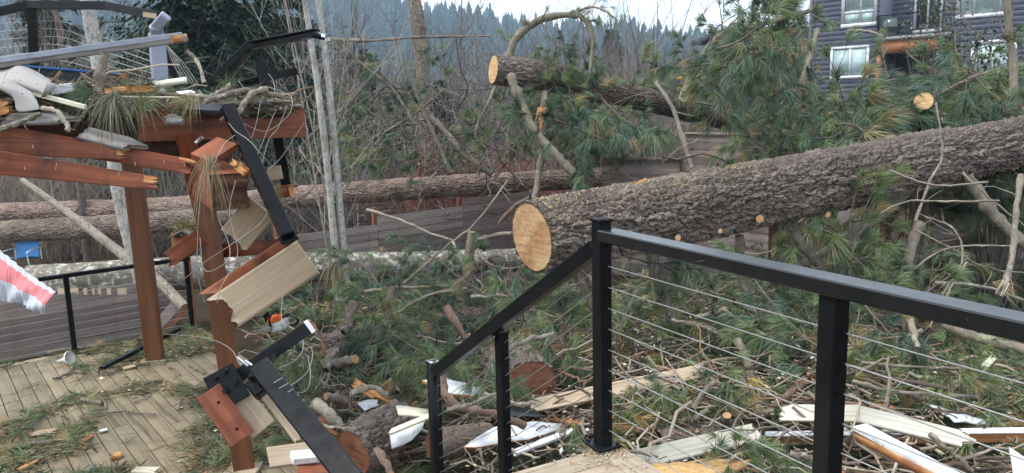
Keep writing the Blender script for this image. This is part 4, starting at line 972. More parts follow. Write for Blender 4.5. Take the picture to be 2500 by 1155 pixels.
# loose steel cables
CB = [[(655, 180, 7.2), (668, 200, 7.1), (672, 240, 7.0)], [(648, 210, 7.2), (690, 225, 7.0), (712, 240, 6.9), (705, 280, 6.8), (650, 320, 6.7), (590, 300, 6.4)],
      [(668, 228, 7.0), (640, 240, 6.8), (628, 290, 6.6), (617, 330, 6.5), (606, 340, 6.4)], [(678, 258, 6.9), (660, 300, 6.7), (640, 350, 6.5), (620, 400, 6.3), (600, 440, 6.2)],
      [(700, 260, 6.9), (680, 310, 6.7), (655, 345, 6.5), (640, 420, 6.3), (668, 480, 6.2)], [(558, 300, 6.2), (575, 320, 6.1), (610, 345, 6.0), (650, 390, 6.0), (690, 430, 6.3)],
      [(573, 330, 6.1), (545, 355, 6.0), (520, 420, 5.9), (530, 520, 5.85), (560, 600, 5.8), (552, 640, 5.7), (500, 660, 5.8), (488, 580, 5.9)],
      [(665, 480, 6.0), (640, 540, 5.8), (560, 600, 5.6), (500, 640, 5.8), (440, 690, 6.2)], [(520, 400, 5.7), (490, 480, 5.7), (482, 600, 5.7), (485, 680, 5.7), (500, 740, 5.7)],
      [(575, 440, 5.7), (560, 520, 5.65), (580, 620, 5.6), (540, 700, 5.5), (530, 740, 5.5)], [(690, 720, 5.5), (688, 780, 5.4), (710, 800, 5.2), (730, 815, 5.0)],
      [(620, 800, 6.4), (660, 800, 6.0), (720, 830, 5.4), (760, 850, 5.0), (755, 900, 4.8), (720, 935, 4.6), (690, 945, 4.5)], [(585, 890, 4.5), (560, 850, 4.8), (500, 825, 5.6), (400, 815, 6.6)],
      [(680, 900, 4.5), (720, 880, 4.8), (740, 850, 5.0), (730, 810, 5.2), (690, 790, 5.6)], [(665, 740, 5.8), (700, 760, 5.8), (760, 800, 5.9), (800, 860, 6.0)],
      [(700, 960, 4.5), (745, 955, 4.7), (758, 920, 4.9), (752, 870, 5.0)], [(742, 300, 7.2), (690, 380, 6.8), (650, 430, 6.5), (665, 520, 6.3), (640, 560, 6.1)]]
lc = thing('loose_cables', P(640, 400, 6.3), 'tangle of loose pale steel cables around the broken red beam', 'cable')
for c in CB: cable('cable', PP(c), .0026, MT['white_cable'], lc, 9)
for q in (((578, 872, 4.35), (605, 893, 4.35)), ((598, 880, 4.33), (615, 892, 4.33))): cable('cable_stud', PP(q), .008, MT['alu'], lc, 4)

# things lying on the upper deck
def cloth_mat():
    s = NT('dotted_white_fabric'); vo = s.n("ShaderNodeTexVoronoi"); vo.inputs['Scale'].default_value = 22; vo.inputs['Randomness'].default_value = .7
    c = s.n("ShaderNodeTexCoord"); s.l(c.outputs['Object'], vo.inputs['Vector']); s.bump(s.noise(9, 5), .3, .02)
    return s.fin(s.mix(s.ramp(vo.outputs['Distance'], [(.13, (0, 0, 0)), (.2, (1, 1, 1))]), (.10, .09, .09), (.33, .315, .295)), .75, 0, .2)
MT['dots'] = cloth_mat()
fab = thing('fabric_roll', P(60, 240, 6.2), 'pale dotted fabric roll flopped open at the left end of the upper deck', 'fabric')
def sheet_grid(name, rows, parent, m, n=6, th=.006):
    R1 = [spline(PP(r), n) for r in rows]; cols = [spline([r[i] for r in R1], n) for i in range(len(R1[0]))]
    G = np.array(cols); G = G + .012 * fbm(G[..., 0] * 9, G[..., 1] * 9, G[..., 2] * 9, 2)[..., None]; a_, b_ = G.shape[:2]; o = G[0, 0].copy(); i = np.arange(a_ - 1)[:, None] * b_; j = np.arange(b_ - 1)[None]
    ob = put(name, mesh(name, (G - o).reshape(-1, 3), [np.stack([i + j, i + b_ + j, i + b_ + j + 1, i + j + 1], -1).reshape(-1, 4)], [MT[m]], smooth=True), parent, T(o)); ob.modifiers.new('thickness', 'SOLIDIFY').thickness = th
sheet_grid('cloth', [[(-40, 180, 6.45), (15, 172, 6.42), (48, 161, 6.4), (90, 177, 6.35), (128, 200, 6.3)], [(-40, 186, 6.2), (15, 180, 6.2), (44, 168, 6.2), (84, 186, 6.12), (124, 204, 6.08)],
    [(-40, 196, 6.02), (20, 198, 6.02), (52, 200, 6.0), (88, 214, 5.98), (116, 228, 5.96)], [(-40, 206, 6.0), (22, 214, 6.02), (60, 224, 6.02), (90, 232, 6.0), (110, 238, 5.98)]], fab, 'dots')
sheet_grid('cloth', [[(-40, 190, 5.96), (8, 192, 5.95), (42, 206, 5.95), (78, 226, 5.93)], [(-40, 204, 5.9), (14, 208, 5.88), (52, 228, 5.88), (90, 248, 5.88)], [(-12, 213, 5.88), (24, 222, 5.86), (52, 250, 5.86), (94, 258, 5.86)], [(12, 222, 5.88), (34, 240, 5.86), (46, 272, 5.85), (98, 268, 5.85)]], fab, 'dots')
ribbon('cloth', [(108, 236, 5.97), (116, 222, 5.95), (124, 206, 6.0), (127, 204, 6.1)], (.05, .07, .06, .04), .008, [MT['dots']], fab, wdir=(.2, .9, 0))
def slab(name, pts, w, h, m, label, cat='board', **kw):
    t = thing(name, P(*pts[0]), label, cat); beam(name.split('_')[-1] if False else 'board', P(*pts[0]), P(*pts[1]), w, h, m, t, **kw); return t
slab('white_box_end', ((128, 222, 6.3), (182, 214, 6.35)), .16, .07, 'white', 'white trim block beside the dotted fabric roll', up=(0, 0, 1))
slab('cream_strip', ((82, 228, 6.0), (210, 262, 5.95)), .03, .035, 'cream', 'thin cream strip sloping down from the fabric roll', up=(0, 0, 1))
slab('white_strip', ((262, 236, 6.2), (440, 238, 6.4)), .05, .015, 'beige', 'long thin white strip under the dry needles on the upper deck', up=(0, 0, 1))
slab('cream_offcut', ((378, 205, 6.8), (456, 194, 6.9)), .12, .022, 'cream', 'cream board offcut beside the wrapped post', up=(0, -.3, 1))
slab('splintered_plank', ((240, 222, 6.3), (362, 216, 6.5)), .1, .05, 'fresh', 'torn orange plank lying among needles on the upper deck', jag0=.15, jag1=.2)
slab('white_chip', ((435, 228, 6.5), (472, 224, 6.6)), .08, .015, 'white', 'small white vinyl chip beside the twisted sticks', up=(0, -.4, 1))
slab('orange_splinter', ((-30, 268, 5.85), (42, 255, 5.9)), .08, .12, 'fresh', 'orange torn wood chunk below the dotted fabric', jag1=.08, jag0=.05)
slab('weathered_lath', ((470, 258, 6.6), (690, 246, 7.0)), .13, .02, 'grey_wood', 'grey broken slat along the top of the red beam', up=(0, 0, 1), jag0=.05, jag1=.2, m2='grey_wood')
slab('flashing_strip', ((455, 262, 6.5), (540, 268, 6.5)), .12, .03, 'slate', 'dark flashing strip in front of the red beam', up=(0, -.4, 1))
slab('galvanised_hanger', ((478, 350, 6.2), (494, 335, 6.2)), .04, .03, 'galv', 'twisted metal joist hanger below the red beam', jag0=.03, m2='galv')

def stick(name, pts, r0, r1, mat, label, cat='branch', group=None, cuts=(0, 0), sides=8, tw=0, n=5, jit=.004, tipneed=0):
    """one limb with a bark mesh, optional sawn ends, side twigs and needle tufts"""
    P_ = PP(pts); o = P_[0]; mb = MB(); p, r = limb_part(mb, P_, r0, r1, sides, n, jit)
    if tw:
        m = tw; k = rng.integers(2, len(p) - 1, m); d = nrm(nrm(p[k] - p[k - 1]) * .7 + nrm(rng.normal(size=(m, 3))) * .9); L = np.linalg.norm(p[-1] - p[0]) * (.08 + .2 * rng.random(m))
        q = p[k][:, None] + d[:, None] * L[:, None, None] * np.linspace(0, 1, 5)[None, :, None] + np.cumsum(rng.normal(0, .05, (m, 5, 3)), 1) * L[:, None, None] * np.linspace(0, 1, 5)[None, :, None]
        V, Q = tubes(q, np.maximum(.28 * r[k], .004)[:, None] * np.linspace(1, .5, 5)[None], 4); mb.add(V, [Q])
    nvert = mb.n
    V = np.concatenate(mb.V); ks = list(mb.F); fs = [np.concatenate(mb.F[k]) for k in ks]
    at = {'bark': .3 + .7 * rng.random(nvert), 'tone': rng.random(nvert)}
    ob = put(name, mesh(name, V - o, fs, [MT[mat]], [0] * len(fs), True, at), None, T(o), label, cat, group)
    for f, i, s in ((cuts[0], 0, -1), (cuts[1], -1, 1)):
        if f:
            mc = MB(); cap(mc, p[i] - o, (p[0] - p[1]) if i == 0 else (p[-1] - p[-2]), r[i], 0, sides)
            put('sawn_end', mc.me('sawn_end', [MT['cut_s']]), ob, T(o))
    if tipneed:
        e = q[:, -1] if tw else p[-1:]; dd = (q[:, -1] - q[:, -2]) if tw else p[-1:] - p[-2:-1]
        e, dd = np.vstack([e, p[-1:]]), np.vstack([dd, p[-1:] - p[-2:-1]])
        V, Fs, c = needle_tufts(e, nrm(dd) + [0, 0, -.25], n=tipneed, L=.2, w=.0045, droop=.6)
        put('needles', mesh('needles', V - o, Fs, [MT['needle']], attrs={'col': c}), ob, T(o))
    return ob
stick('upright_branch_stub', [(243, 225, 6.35), (246, 175, 6.35), (256, 128, 6.4)], .045, .04, 'limb', 'upright snapped branch stub standing on the upper deck', tw=2)
stick('lichened_branch', [(-40, 330, 5.7), (40, 300, 5.75), (100, 278, 5.8)], .024, .017, 'limb', 'grey lichened branch below the dotted fabric', tw=3)
stick('forked_twig', [(105, 265, 5.8), (140, 272, 5.7), (160, 300, 5.65), (168, 318, 5.6)], .018, .016, 'limb_p', 'pale forked stick hanging over the deck edge', cuts=(0, 1), tw=2)
stick('knobbly_branch', [(455, 232, 6.5), (510, 236, 6.5), (545, 222, 6.6), (565, 210, 6.6)], .02, .026, 'limb_p', 'knobbly pale twisted branch on top of the red beam', tw=4)
stick('crooked_branch', [(500, 248, 6.4), (545, 235, 6.45), (600, 222, 6.6), (690, 235, 6.8)], .022, .022, 'limb', 'crooked brown branch lying along the red beam top', tw=5)
stick('thick_branch_end', [(570, 300, 6.3), (590, 262, 6.4), (618, 228, 6.6), (652, 218, 6.7)], .018, .032, 'limb', 'thick reddish branch end draped over the red beam', cuts=(0, 1))
stick('thin_grey_branch', [(455, 125, 9), (482, 150, 9), (500, 205, 8.5)], .03, .02, 'limb_p', 'thin grey bent branch behind the upper deck', tw=3)
def tuft(name, p, d, label, n=150, L=.3, dry=1., droop=1., spread=(.1, 1.1), w=.004, cat='needles'):
    p = np.asarray(p, float); V, Fs, c = needle_tufts(np.array([p, p + [.03, 0, .02], p + [-.04, .02, 0.]]), np.array([d, d, d]), n=n // 3, L=L, w=w, droop=droop, dry=dry, spread=spread)
    o = put(name, mesh(name, V - p, Fs, [MT['needle']], attrs={'col': c}), None, T(p), label, cat); return o
tuft('dry_needle_tuft', P(275, 240, 6.0), (.1, -.6, -.5), 'straw coloured bunch of long needles hanging off the upper deck', 170, .34, dry=.75, spread=(.1, 1.35))
tuft('dry_needle_tuft', P(510, 400, 5.6), (.0, -.3, -1), 'dry needles hanging from the torn beam stub', 54, .36, spread=(.05, .7))
tuft('dry_needle_tuft', P(672, 470, 7.2), (.0, -.3, -1), 'dry needles under the hanging black post', 90, .3, spread=(.05, .6))
tuft('dry_needle_tuft', P(815, 650, 11), (.0, -.3, -.8), 'tan drooping needle bunch beside the thin alder trunks', 130, .4, spread=(.05, 1.0), w=.007)
tuft('green_needle_tuft', P(345, 246, 6.2), (.5, -.6, .1), 'green needles spilling over the dark flashing', 130, .28, dry=.1, droop=.7)
tuft('green_needle_tuft', P(205, 235, 6.2), (-.3, -.6, .2), 'olive needles behind the cream strip', 130, .28, dry=.4, droop=.6)
tuft('green_needle_tuft', P(560, 205, 7.0), (.2, -.6, .2), 'green needles at the foot of the elbow rail', 110, .26, dry=.1, droop=.6)
tuft('green_needle_tuft', P(455, 246, 6.3), (-.4, -.6, -.1), 'green needles beside the knobbly branch', 100, .22, dry=.2, droop=.7)

# striped flag at the left edge, folded and hanging
def stripes():
    s = NT('striped_cloth'); u = s.attr('stripe')
    c = s.ramp(u, [(.0, (.60, .62, .68)), (.12, (.60, .62, .68)), (.125, (.78, .24, .25)), (.50, (.80, .28, .29)), (.505, (.60, .62, .68)), (1, (.56, .59, .66))])
    rb_ = s.n('ShaderNodeMath', operation='MULTIPLY'); s.l(s.attr('rib'), rb_.inputs[0]); rb_.inputs[1].default_value = 330; rs_ = s.n('ShaderNodeMath', operation='SINE'); s.l(rb_.outputs[0], rs_.inputs[0]); s.bump(rs_.outputs[0], .6, .004)
    c = s.mix(.35, c, s.ramp(rs_.outputs[0], [(.0, (.6, .6, .62)), (.6, (1.1, 1.1, 1.1))]), 'MULTIPLY'); return s.fin(c, .8, 0, .2)
MT['stripes'] = stripes()
def flag():
    nu, nv = 40, 34; C4 = [P(-70, 590, 4.6), P(-20, 600, 4.5), P(137, 712, 4.3), P(103, 770, 4.25)]
    V = []; S = []
    top = spline(PP([(-90, 560, 4.65), (0, 612, 4.5), (70, 668, 4.4), (137, 712, 4.3)]), 13)[:nu]; bot = spline(PP([(-90, 745, 4.55), (0, 738, 4.45), (50, 742, 4.35), (105, 770, 4.25)]), 13)[:nu]
    for i in range(nu):
        for j in range(nv):
            t = j / (nv - 1); q = top[i] * (1 - t) + bot[i] * t
            fold = .016 * math.sin(i * .55 + 6 * t) * (t ** .5) + .008 * math.sin(i * 1.9 + 2)
            V.append(q + np.array([0, fold - .12 * t * (1 - t), .0])); S.append(t)
    V = np.array(V); i = np.arange(nu - 1)[:, None] * nv; j = np.arange(nv - 1)[None]
    Q = np.stack([i + j, i + nv + j, i + nv + j + 1, i + j + 1], -1).reshape(-1, 4)
    o = put('striped_flag', mesh('striped_flag', V - V[0], [Q], [MT['stripes']], smooth=True, attrs={'stripe': S, 'rib': np.repeat(np.arange(nu) / (nu - 1), nv)}), None, T(V[0]), 'red and white striped flag corner hanging in at the left edge', 'flag')
    md = o.modifiers.new('thickness', 'SOLIDIFY'); md.thickness = .003
flag()

# ================================================================== trees that still stand
def gb(x, d): q = P(x, 300, d); return np.array([q[0], q[1], float(gz(q[0], q[1]))])
evergreen(3, 17, 4.4, 230, 260, gb(505, 26), 'large dark evergreen tree behind the upper deck', (.030, .054, .036), .35, .20)
evergreen(4, 13, 3.0, 130, 150, gb(150, 36), 'dark evergreen at the far left behind bare branches', (.032, .055, .038), .35, .22)
evergreen(5, 15, 3.2, 150, 180, gb(690, 36), 'slender dark evergreen right of the large evergreen', (.030, .054, .036), .35, .24)
evergreen(6, 17, 3.2, 150, 70, gb(845, 95), 'pointed conifer rising above the thicket left of centre', (.03, .05, .036), .3, .5)
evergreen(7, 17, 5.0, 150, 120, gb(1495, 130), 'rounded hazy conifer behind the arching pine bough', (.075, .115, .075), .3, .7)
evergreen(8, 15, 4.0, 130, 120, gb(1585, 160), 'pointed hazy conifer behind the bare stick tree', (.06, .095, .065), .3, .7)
evergreen(9, 14, 3.0, 110, 70, gb(930, 120), 'distant lone conifer at the foot of the hill', (.03, .05, .034), .3, .6)
for k_, (x_, d_, H_, lb_) in enumerate(((748, 25, 5.2, 'young dark evergreen just left of the alder trunks'), (905, 33, 6.5, 'young evergreen in the thicket right of the alder trunks'), (1075, 36, 5.5, 'young evergreen beside the lone trunk'), (1335, 31, 4.6, 'young evergreen behind the propping limb'), (1432, 29, 4.2, 'low evergreen below the end of the arching limb'), (985, 27, 3.6, 'small evergreen bush behind the long log'))):
    evergreen(40 + k_, H_, 1.5, 90, 120, gb(x_, d_), lb_, (.05, .08, .052), .3, .17, .02)
bi = log('birch_tree', [gb(330, 12.0) - [0, 0, .2], P(296, 500, 11.9), P(268, 300, 11.8), P(222, 60, 11.7), P(190, -160, 11.6)], (.105, .105, .1, .1, .085), 'birch', 150, 28, 'slender white birch leaning left behind the red posts', 'tree', (None, None), amp=.004, cell=(.05, .12), wob=.03)
for nm, pts, r, lb in (('alder_tree', [(832, 782, 12.4), (806, 480, 12.4), (782, 260, 12.3), (762, 120, 12.3), (735, -60, 12.2)], (.062, .056, .052, .047, .042), 'left of two thin grey alder trunks beside the red beam'),
                       ('alder_tree', [(852, 780, 12.5), (828, 480, 12.5), (806, 240, 12.4), (775, -20, 12.4)], (.06, .056, .052, .049), 'right of two thin grey alder trunks beside the red beam')):
    tr = log(nm, PP(pts), r, 'birch', 120, 20, lb, 'tree', (None, None), amp=.003, cell=(.04, .12), wob=.02, group='thin alder trunks')
    mb, _ = bare_tree(31 if 'left' in lb else 33, 9.5, .018, (15, 5, 4), .8, .5, first=.12, lean=(-.12, 0)); o_ = PP(pts)[0]
    put('twigs', mb.me('twigs', [MT['twig_p']]), tr, T(o_ - np.array([0, 0, .1])))
log('lone_trunk_tree', [gb(1040, 22), P(1036, 250, 22), P(1028, 120, 22), P(1020, 50, 22), P(1000, -60, 22)], (.2, .19, .19, .2, .16), 'limb', 110, 24, 'tall pale trunk of a bare tree left of the sawn upper log', 'tree', (None, None), amp=.01, wob=.05)
bare(2, 1128, 300, 29, .92, 'dark bare multi stemmed tree left of the sawn upper log', rz=1); bare(0, 1090, 300, 31, .95, 'grey bare tree behind the pale trunk', rz=2.5)
for k, (x, d, s_k, lb) in enumerate(((930, 23, .75, 'grey bare tree between the alders and the lone trunk'), (1060, 26, .8, 'twiggy bare tree touching the lone trunk'), (1150, 22, .62, 'dark bare shrub left of the orange cut face'), (870, 28, .85, 'tall bare tree right beside the alder trunks'), (1210, 30, .8, 'thin bare tree behind the orange cut face'), (1000, 32, .9, 'faint bare tree behind the lone trunk'))):
    bare([0, 1, 3, 2, 0, 1][k], x, 300, d, s_k, lb, rz=k * 1.9 + .4)
bare(2, 1175, 300, 34, .8, 'small bare tree just left of the arching bough', rz=4)
bare(1, 905, 300, 25, .8, 'pale bare tree right of the alder trunks', rz=.5); bare(1, 985, 300, 20.5, .62, 'low bare pale tree in front of the lone trunk', rz=3.3)
bare(0, 1600, 300, 26, .95, 'reddish bare stick tree right of the arching bough', rz=5); bare(3, 1680, 300, 24, .9, 'twiggy bare shrub behind the lichened arch limb', rz=2, name='bare_shrub')
for k, (x, d, s) in enumerate(((-45, 16, 1.1), (110, 21, 1.15), (175, 18, 1.0), (-60, 19, 1.2), (330, 21, .8))):
    bare(k % 4, x, 300, d, s, ['tan bare tree at the far left edge', 'bare tan tree behind the bent railing', 'bare pale tree touching the birch top', 'bare tree cut by the left frame edge', 'bare shrub behind the leaning birch'][k], rz=k * 1.7)
for k, (x, d, s) in enumerate(((1240, 24, .75), (1330, 27, .7), (1420, 25, .8), (860, 19.5, .8))):
    bare(3 if k % 2 else 1, x, 300, d, s, ['bare shrub directly behind the sawn upper log', 'bare shrub below the arching bough', 'bare shrub behind the dangling needles', 'bare twiggy shrub between the alders and the lone trunk'][k], rz=k * 2.1, name='bare_shrub')
bare(0, 2462, 300, 12.5, .75, 'thin bare tree in front of the house at the right', rz=1.1)
bare(3, 2290, 300, 20, .75, 'bare shrub below the right hand windows of the grey house', rz=.3, name='bare_shrub'); bare(3, 2420, 300, 17, .7, 'bare shrub at the right edge below the white window', rz=2.3, name='bare_shrub')
st_ = log('slim_trunk', [gb(2480, 11.2), P(2474, 220, 11.2), P(2466, 100, 11.2), P(2455, -30, 11.1)], (.06, .055, .05, .045), 'limb_p', 60, 14, 'slim pale trunk rising in front of the grey house', 'tree', (None, None), amp=.003)

# leafy shrubs
def leafy(name, x, y, d, rx, rz, n, label, col, leaf=.09, seed=0, ry=None):
    R = np.random.default_rng(seed); c = P(x, y, d); root = thing(name, (c[0], c[1], gz(c[0], c[1])), label, 'shrub')
    q = nrm(R.normal(size=(n, 3))) * (R.random((n, 1)) ** .4) * np.array([rx, ry or rx, rz]) * (1 + .5 * fbm(np.arange(n) * .01, np.arange(n) * .013)[:, None]) + c
    d_ = nrm(R.normal(size=(n, 3)) + [0, -.3, .2]); w = nrm(np.cross(d_, R.normal(size=(n, 3)))) * leaf * .28; L = leaf * (.6 + .7 * R.random((n, 1)))
    V = np.stack([q, q + d_ * L * .45 + w, q + d_ * L, q + d_ * L * .45 - w], 1).reshape(-1, 3); k = np.arange(n)[:, None] * 4
    cc = np.array(col) * (.6 + .9 * R.random((n, 1)))
    put('leaves', mesh('leaves', V - c, [k + np.array([[0, 1, 2, 3]])], [MT['leaf']], attrs={'col': np.repeat(cc, 4, 0)}), root, T(c))
    m = 40; b0 = np.array([c[0], c[1], float(gz(c[0], c[1]))]); e = q[R.integers(0, n, m)]; tt = np.linspace(0, 1, 5)[None, :, None]
    pa = b0 + (e - b0)[:, None] * tt + R.normal(0, .05, (m, 5, 3)) * tt; V, Q = tubes(pa, np.linspace(.02, .006, 5)[None] * np.ones((m, 1)), 4)
    put('stems', mesh('stems', V - c, [Q], [MT['twig']]), root, T(c)); return root
s_ = NT('glossy_leaves'); MT['leaf'] = s_.fin(s_.attr('col', 'Color'), .3, 0, .5)
leafy('holly_shrub', 2290, 60, 26, 1.2, 1.2, 420, 'leafy green shrub in front of the balcony', (.06, .085, .03), .13, 1)
leafy('broadleaf_shrub', 2400, 150, 17, 1.0, .8, 700, 'dark glossy leaved shrub before the lower right window', (.035, .06, .03), .1, 2)
leafy('broadleaf_shrub', 2450, 415, 10.6, .75, .4, 1100, 'glossy dark leaved shrub behind the big log at the right edge', (.04, .065, .035), .1, 3)
leafy('ivy_clump', 2250, 305, 10.5, .22, .36, 420, 'ivy clump growing round the sawn stump behind the big log', (.04, .085, .025), .075, 4)
leafy('moss_shrub', 880, 330, 24, 1.6, .9, 2200, 'low olive green shrub behind the white log', (.07, .075, .03), .1, 5)
leafy('moss_shrub', 1110, 400, 20.5, 1.1, .5, 1400, 'olive mossy bush below the lone trunk', (.085, .085, .03), .08, 6)

# ================================================================== fallen logs
bl = log('big_pine_log', [P(1297, 580, 7.35), P(1700, 505, 7.9), P(2100, 425, 8.7), P(2350, 375, 9.3), P(2620, 320, 10.1), P(2900, 262, 11.0)], (.355, .352, .342, .322, .30, .285), 'pine', 860, 200,
         'huge rough barked pine log with a sawn face crossing behind the near railing', 'log', ('cut', None), amp=.042, cell=(.30, .066), wob=.07, seed=2, skew=.27, flat=True)
ul = log('upper_pine_log', [P(1204, 170, 14.6), P(1330, 187, 15.0), P(1560, 240, 16.4), P(1790, 300, 18.2)], (.275, .27, .24, .2), 'pine', 300, 110,
         'sawn pine log propped high with a round orange cut face', 'log', ('cut_o', None), amp=.03, cell=(.26, .055), wob=.06, seed=4, flat=True)
log('long_pine_log', [P(-120, 524, 18.5), P(420, 506, 18.0), P(740, 480, 17.6), P(1100, 455, 18.0), P(1500, 432, 19.6)], (.24, .245, .25, .26, .25), 'pine_pink', 420, 64,
    'long straight reddish pine log lying across behind the fence', 'log', (None, None), flat=True, amp=.026, cell=(.2, .05), wob=.04, seed=5)
log('second_long_log', [P(-120, 572, 17.2), P(300, 550, 16.9), P(620, 520, 16.8)], (.25, .25, .22), 'pine_red', 200, 56,
    'dark pine log just below the long log behind the birch', 'log', (None, 'cut_r'), flat=True, amp=.026, cell=(.2, .05), seed=6)
log('white_lichened_log', [P(70, 690, 12.0), P(320, 676, 12.3), P(650, 655, 12.9), P(900, 650, 13.4), P(1320, 632, 14.6)], (.275, .28, .27, .25, .2), 'lichen_log', 320, 70,
    'pale lichen covered alder log lying across the crushed fence', 'log', ('cut_s', None), amp=.007, cell=(.16, .1), wob=.06, seed=7)
log('leaning_pale_pole', [P(55, 440, 13.6), P(180, 530, 13.0), P(300, 622, 12.4), P(380, 680, 11.9), P(452, 752, 11.4)], (.05, .07, .085, .085, .08), 'limb_p', 120, 18,
    'pale smooth pole slanting down behind the red post', 'log', (None, 'cut_s'), amp=.003)
log('half_buried_log', [P(792, 870, 9.0), P(1000, 825, 9.4), P(1285, 768, 10.2)], (.27, .27, .25), 'pine', 240, 90, 'bark covered log half buried in boughs beyond the stair railing', 'log', ('cut_r', None), amp=.026, cell=(.2, .055), seed=8, flat=True)
log('sawn_log_round', [P(1292, 950, 6.75), P(1262, 905, 7.25), P(1235, 880, 7.7)], (.275, .28, .27), 'pine', 60, 80, 'sawn log round with reddish cut face behind the stair posts', 'log', ('cut_r', None), amp=.028, cell=(.18, .055), seed=9, flat=True)
log('bark_chunk_log', [P(985, 1030, 6.3), P(930, 1060, 6.1), P(862, 1105, 5.85)], (.2, .215, .2), 'pine', 60, 70, 'short thick bark covered chunk left of the stair railing', 'log', ('cut_r', 'cut_r'), amp=.026, cell=(.16, .045), seed=10, flat=True)
log('short_log_round', [P(1058, 1085, 5.85), P(1120, 1078, 6.0), P(1190, 1068, 6.2)], (.125, .13, .13), 'pine_red', 40, 56, 'small log round with orange brown end between the stair posts', 'log', ('cut_r', None), amp=.01, cell=(.08, .05), seed=11)
log('mossy_under_log', [P(1600, 1095, 5.6), P(1760, 1075, 5.8), P(1960, 1062, 6.1)], (.15, .16, .15), 'pine_red', 60, 50, 'dark log under the beige board behind the cable railing', 'log', (None, None), amp=.012, seed=12)
log('buried_log', [P(1900, 1045, 6.0), P(2000, 1035, 6.3)], (.12, .12), 'pine', 30, 40, 'short dark log end under the long beige board', 'log', ('cut_r', None), amp=.012, seed=13)
sl = log('sawn_stump', [gb(2255, 10.9), P(2258, 325, 10.8), P(2256, 268, 10.65), P(2255, 247, 10.4)], (.12, .115, .125), 'limb', 40, 30, 'upright sawn stump with a pale round top behind the big log', 'stump', (None, 'cut_o'), amp=.008)
log('standing_cut_limb', [P(1143, 770, 9.9), P(1141, 690, 9.9), P(1146, 620, 9.9), P(1152, 566, 9.9)], (.075, .07, .065, .05), 'limb_l', 60, 20, 'vertical lichened broken limb standing before the white log', 'branch', (None, 'cut_s'), amp=.008)
# chip and stub scars on the big log
for x, y, d, r in ((1655, 576, 7.53, .028), (1855, 530, 7.85, .038), (2022, 520, 8.2, .026), (1758, 560, 7.66, .02), (2130, 470, 8.4, .02)):
    a = P(x, y, d); b = P(x, y, d - .16) + [0, 0, -.02]; mb = MB(); p, rr = limb_part(mb, [a, b], r, r * .95, 9, 3)
    ob = put('branch_stub', mesh('branch_stub', mb.V[0] - a, mb.F[(0, 4)], [MT['limb']], attrs={'bark': np.ones(len(mb.V[0])), 'tone': rng.random(len(mb.V[0]))}), bl, T(a)); mc = MB(); cap(mc, b - a, b - a, r, 0, 9); put('sawn_end', mc.me('sawn_end', [MT['cut_s']]), ob, T(a))

# ================================================================== limbs that can be told apart
L_ = lambda *a, **k: stick('pine_limb', *a, **k)
L_([(1238, 150, 15.2), (1262, 92, 15.2), (1320, 48, 15.0), (1390, 36, 14.8), (1428, 48, 14.6), (1446, 95, 14.5), (1440, 180, 14.4)], .085, .035, 'limb_l', 'limb arching high above the sawn upper log', tw=16, tipneed=60, n=7)
L_([(1395, 38, 14.8), (1440, 18, 14.6), (1480, 28, 14.4), (1505, 50, 14.3)], .03, .012, 'limb', 'thin upswept limb at the top of the arch', tw=10, tipneed=30)
L_([(1245, 180, 14.2), (1262, 225, 14.1), (1300, 310, 13.9), (1350, 370, 13.7), (1402, 425, 13.5)], .085, .07, 'limb_l', 'yellow lichened limb propping the upper log', cuts=(1, 0), n=7)
L_([(1213, 205, 14.6), (1190, 255, 14.4), (1168, 300, 14.4), (1160, 335, 14.4)], .035, .02, 'limb', 'dark thin limb below the orange cut face', tw=2)
L_([(1035, 268, 16), (1085, 320, 15.8), (1130, 372, 15.6), (1200, 425, 15.4)], .07, .06, 'limb', 'grey limb slanting down to the long log', tw=8)
L_([(1330, 225, 14.6), (1326, 320, 14.2), (1318, 400, 13.8), (1306, 495, 13.5)], .07, .055, 'limb', 'dark upright limb crossing the long log', tw=6)
L_([(1340, 250, 14.2), (1328, 290, 14.2), (1318, 330, 14.2)], .05, .02, 'fresh', 'torn orange splinter hanging under the upper log') if False else None
L_([(1676, 225, 15), (1700, 165, 15), (1745, 100, 15), (1795, 70, 15), (1860, 60, 14.8), (1990, 22, 14.6)], .10, .04, 'limb_l', 'lichened limb arching left of the grey house', tw=18, tipneed=70, n=7)
L_([(1996, 70, 14.2), (1978, 140, 14), (1955, 220, 13.8), (1935, 330, 13.6), (1925, 400, 13.5)], .05, .085, 'limb', 'dark upright pine top before the grey house', tw=22, tipneed=70, n=7)
L_([(1600, 200, 13), (1640, 260, 12.8), (1665, 330, 12.6), (1690, 410, 12.4)], .03, .045, 'limb_p', 'pale limb slanting down before the tall fence panel', tw=4)
L_([(1690, 190, 15.5), (1660, 240, 15.2), (1700, 250, 15), (1790, 262, 15)], .03, .02, 'limb_p', 'pale crooked limb over the end of the upper log', tw=5)
L_([(1590, 615, 8.0), (1608, 690, 8.0), (1645, 790, 7.9), (1650, 830, 7.9)], .06, .05, 'limb_l', 'lichened limb hanging from the big log behind the cables', tw=4)
L_([(1935, 548, 8.5), (1955, 590, 8.3), (2000, 650, 8.2), (2030, 700, 8.1), (2080, 740, 8.0)], .055, .045, 'limb_l', 'mossy grey limb dropping under the big log to the rail', tw=5)
L_([(2210, 470, 9.2), (2120, 545, 9.0), (2030, 605, 8.9), (1920, 670, 8.8), (1860, 700, 8.7)], .075, .06, 'limb_l', 'thick mossy limb slanting left under the big log', tw=7)
L_([(1805, 575, 8.3), (1808, 630, 8.3), (1815, 690, 8.2), (1860, 800, 7.9), (1930, 850, 7.8)], .06, .05, 'limb_l', 'long mottled limb running down under the big log', tw=4)
L_([(1400, 640, 7.7), (1425, 700, 7.6), (1450, 770, 7.5), (1440, 810, 7.5)], .045, .03, 'limb', 'dark limb under the sawn face of the big log', tw=5)
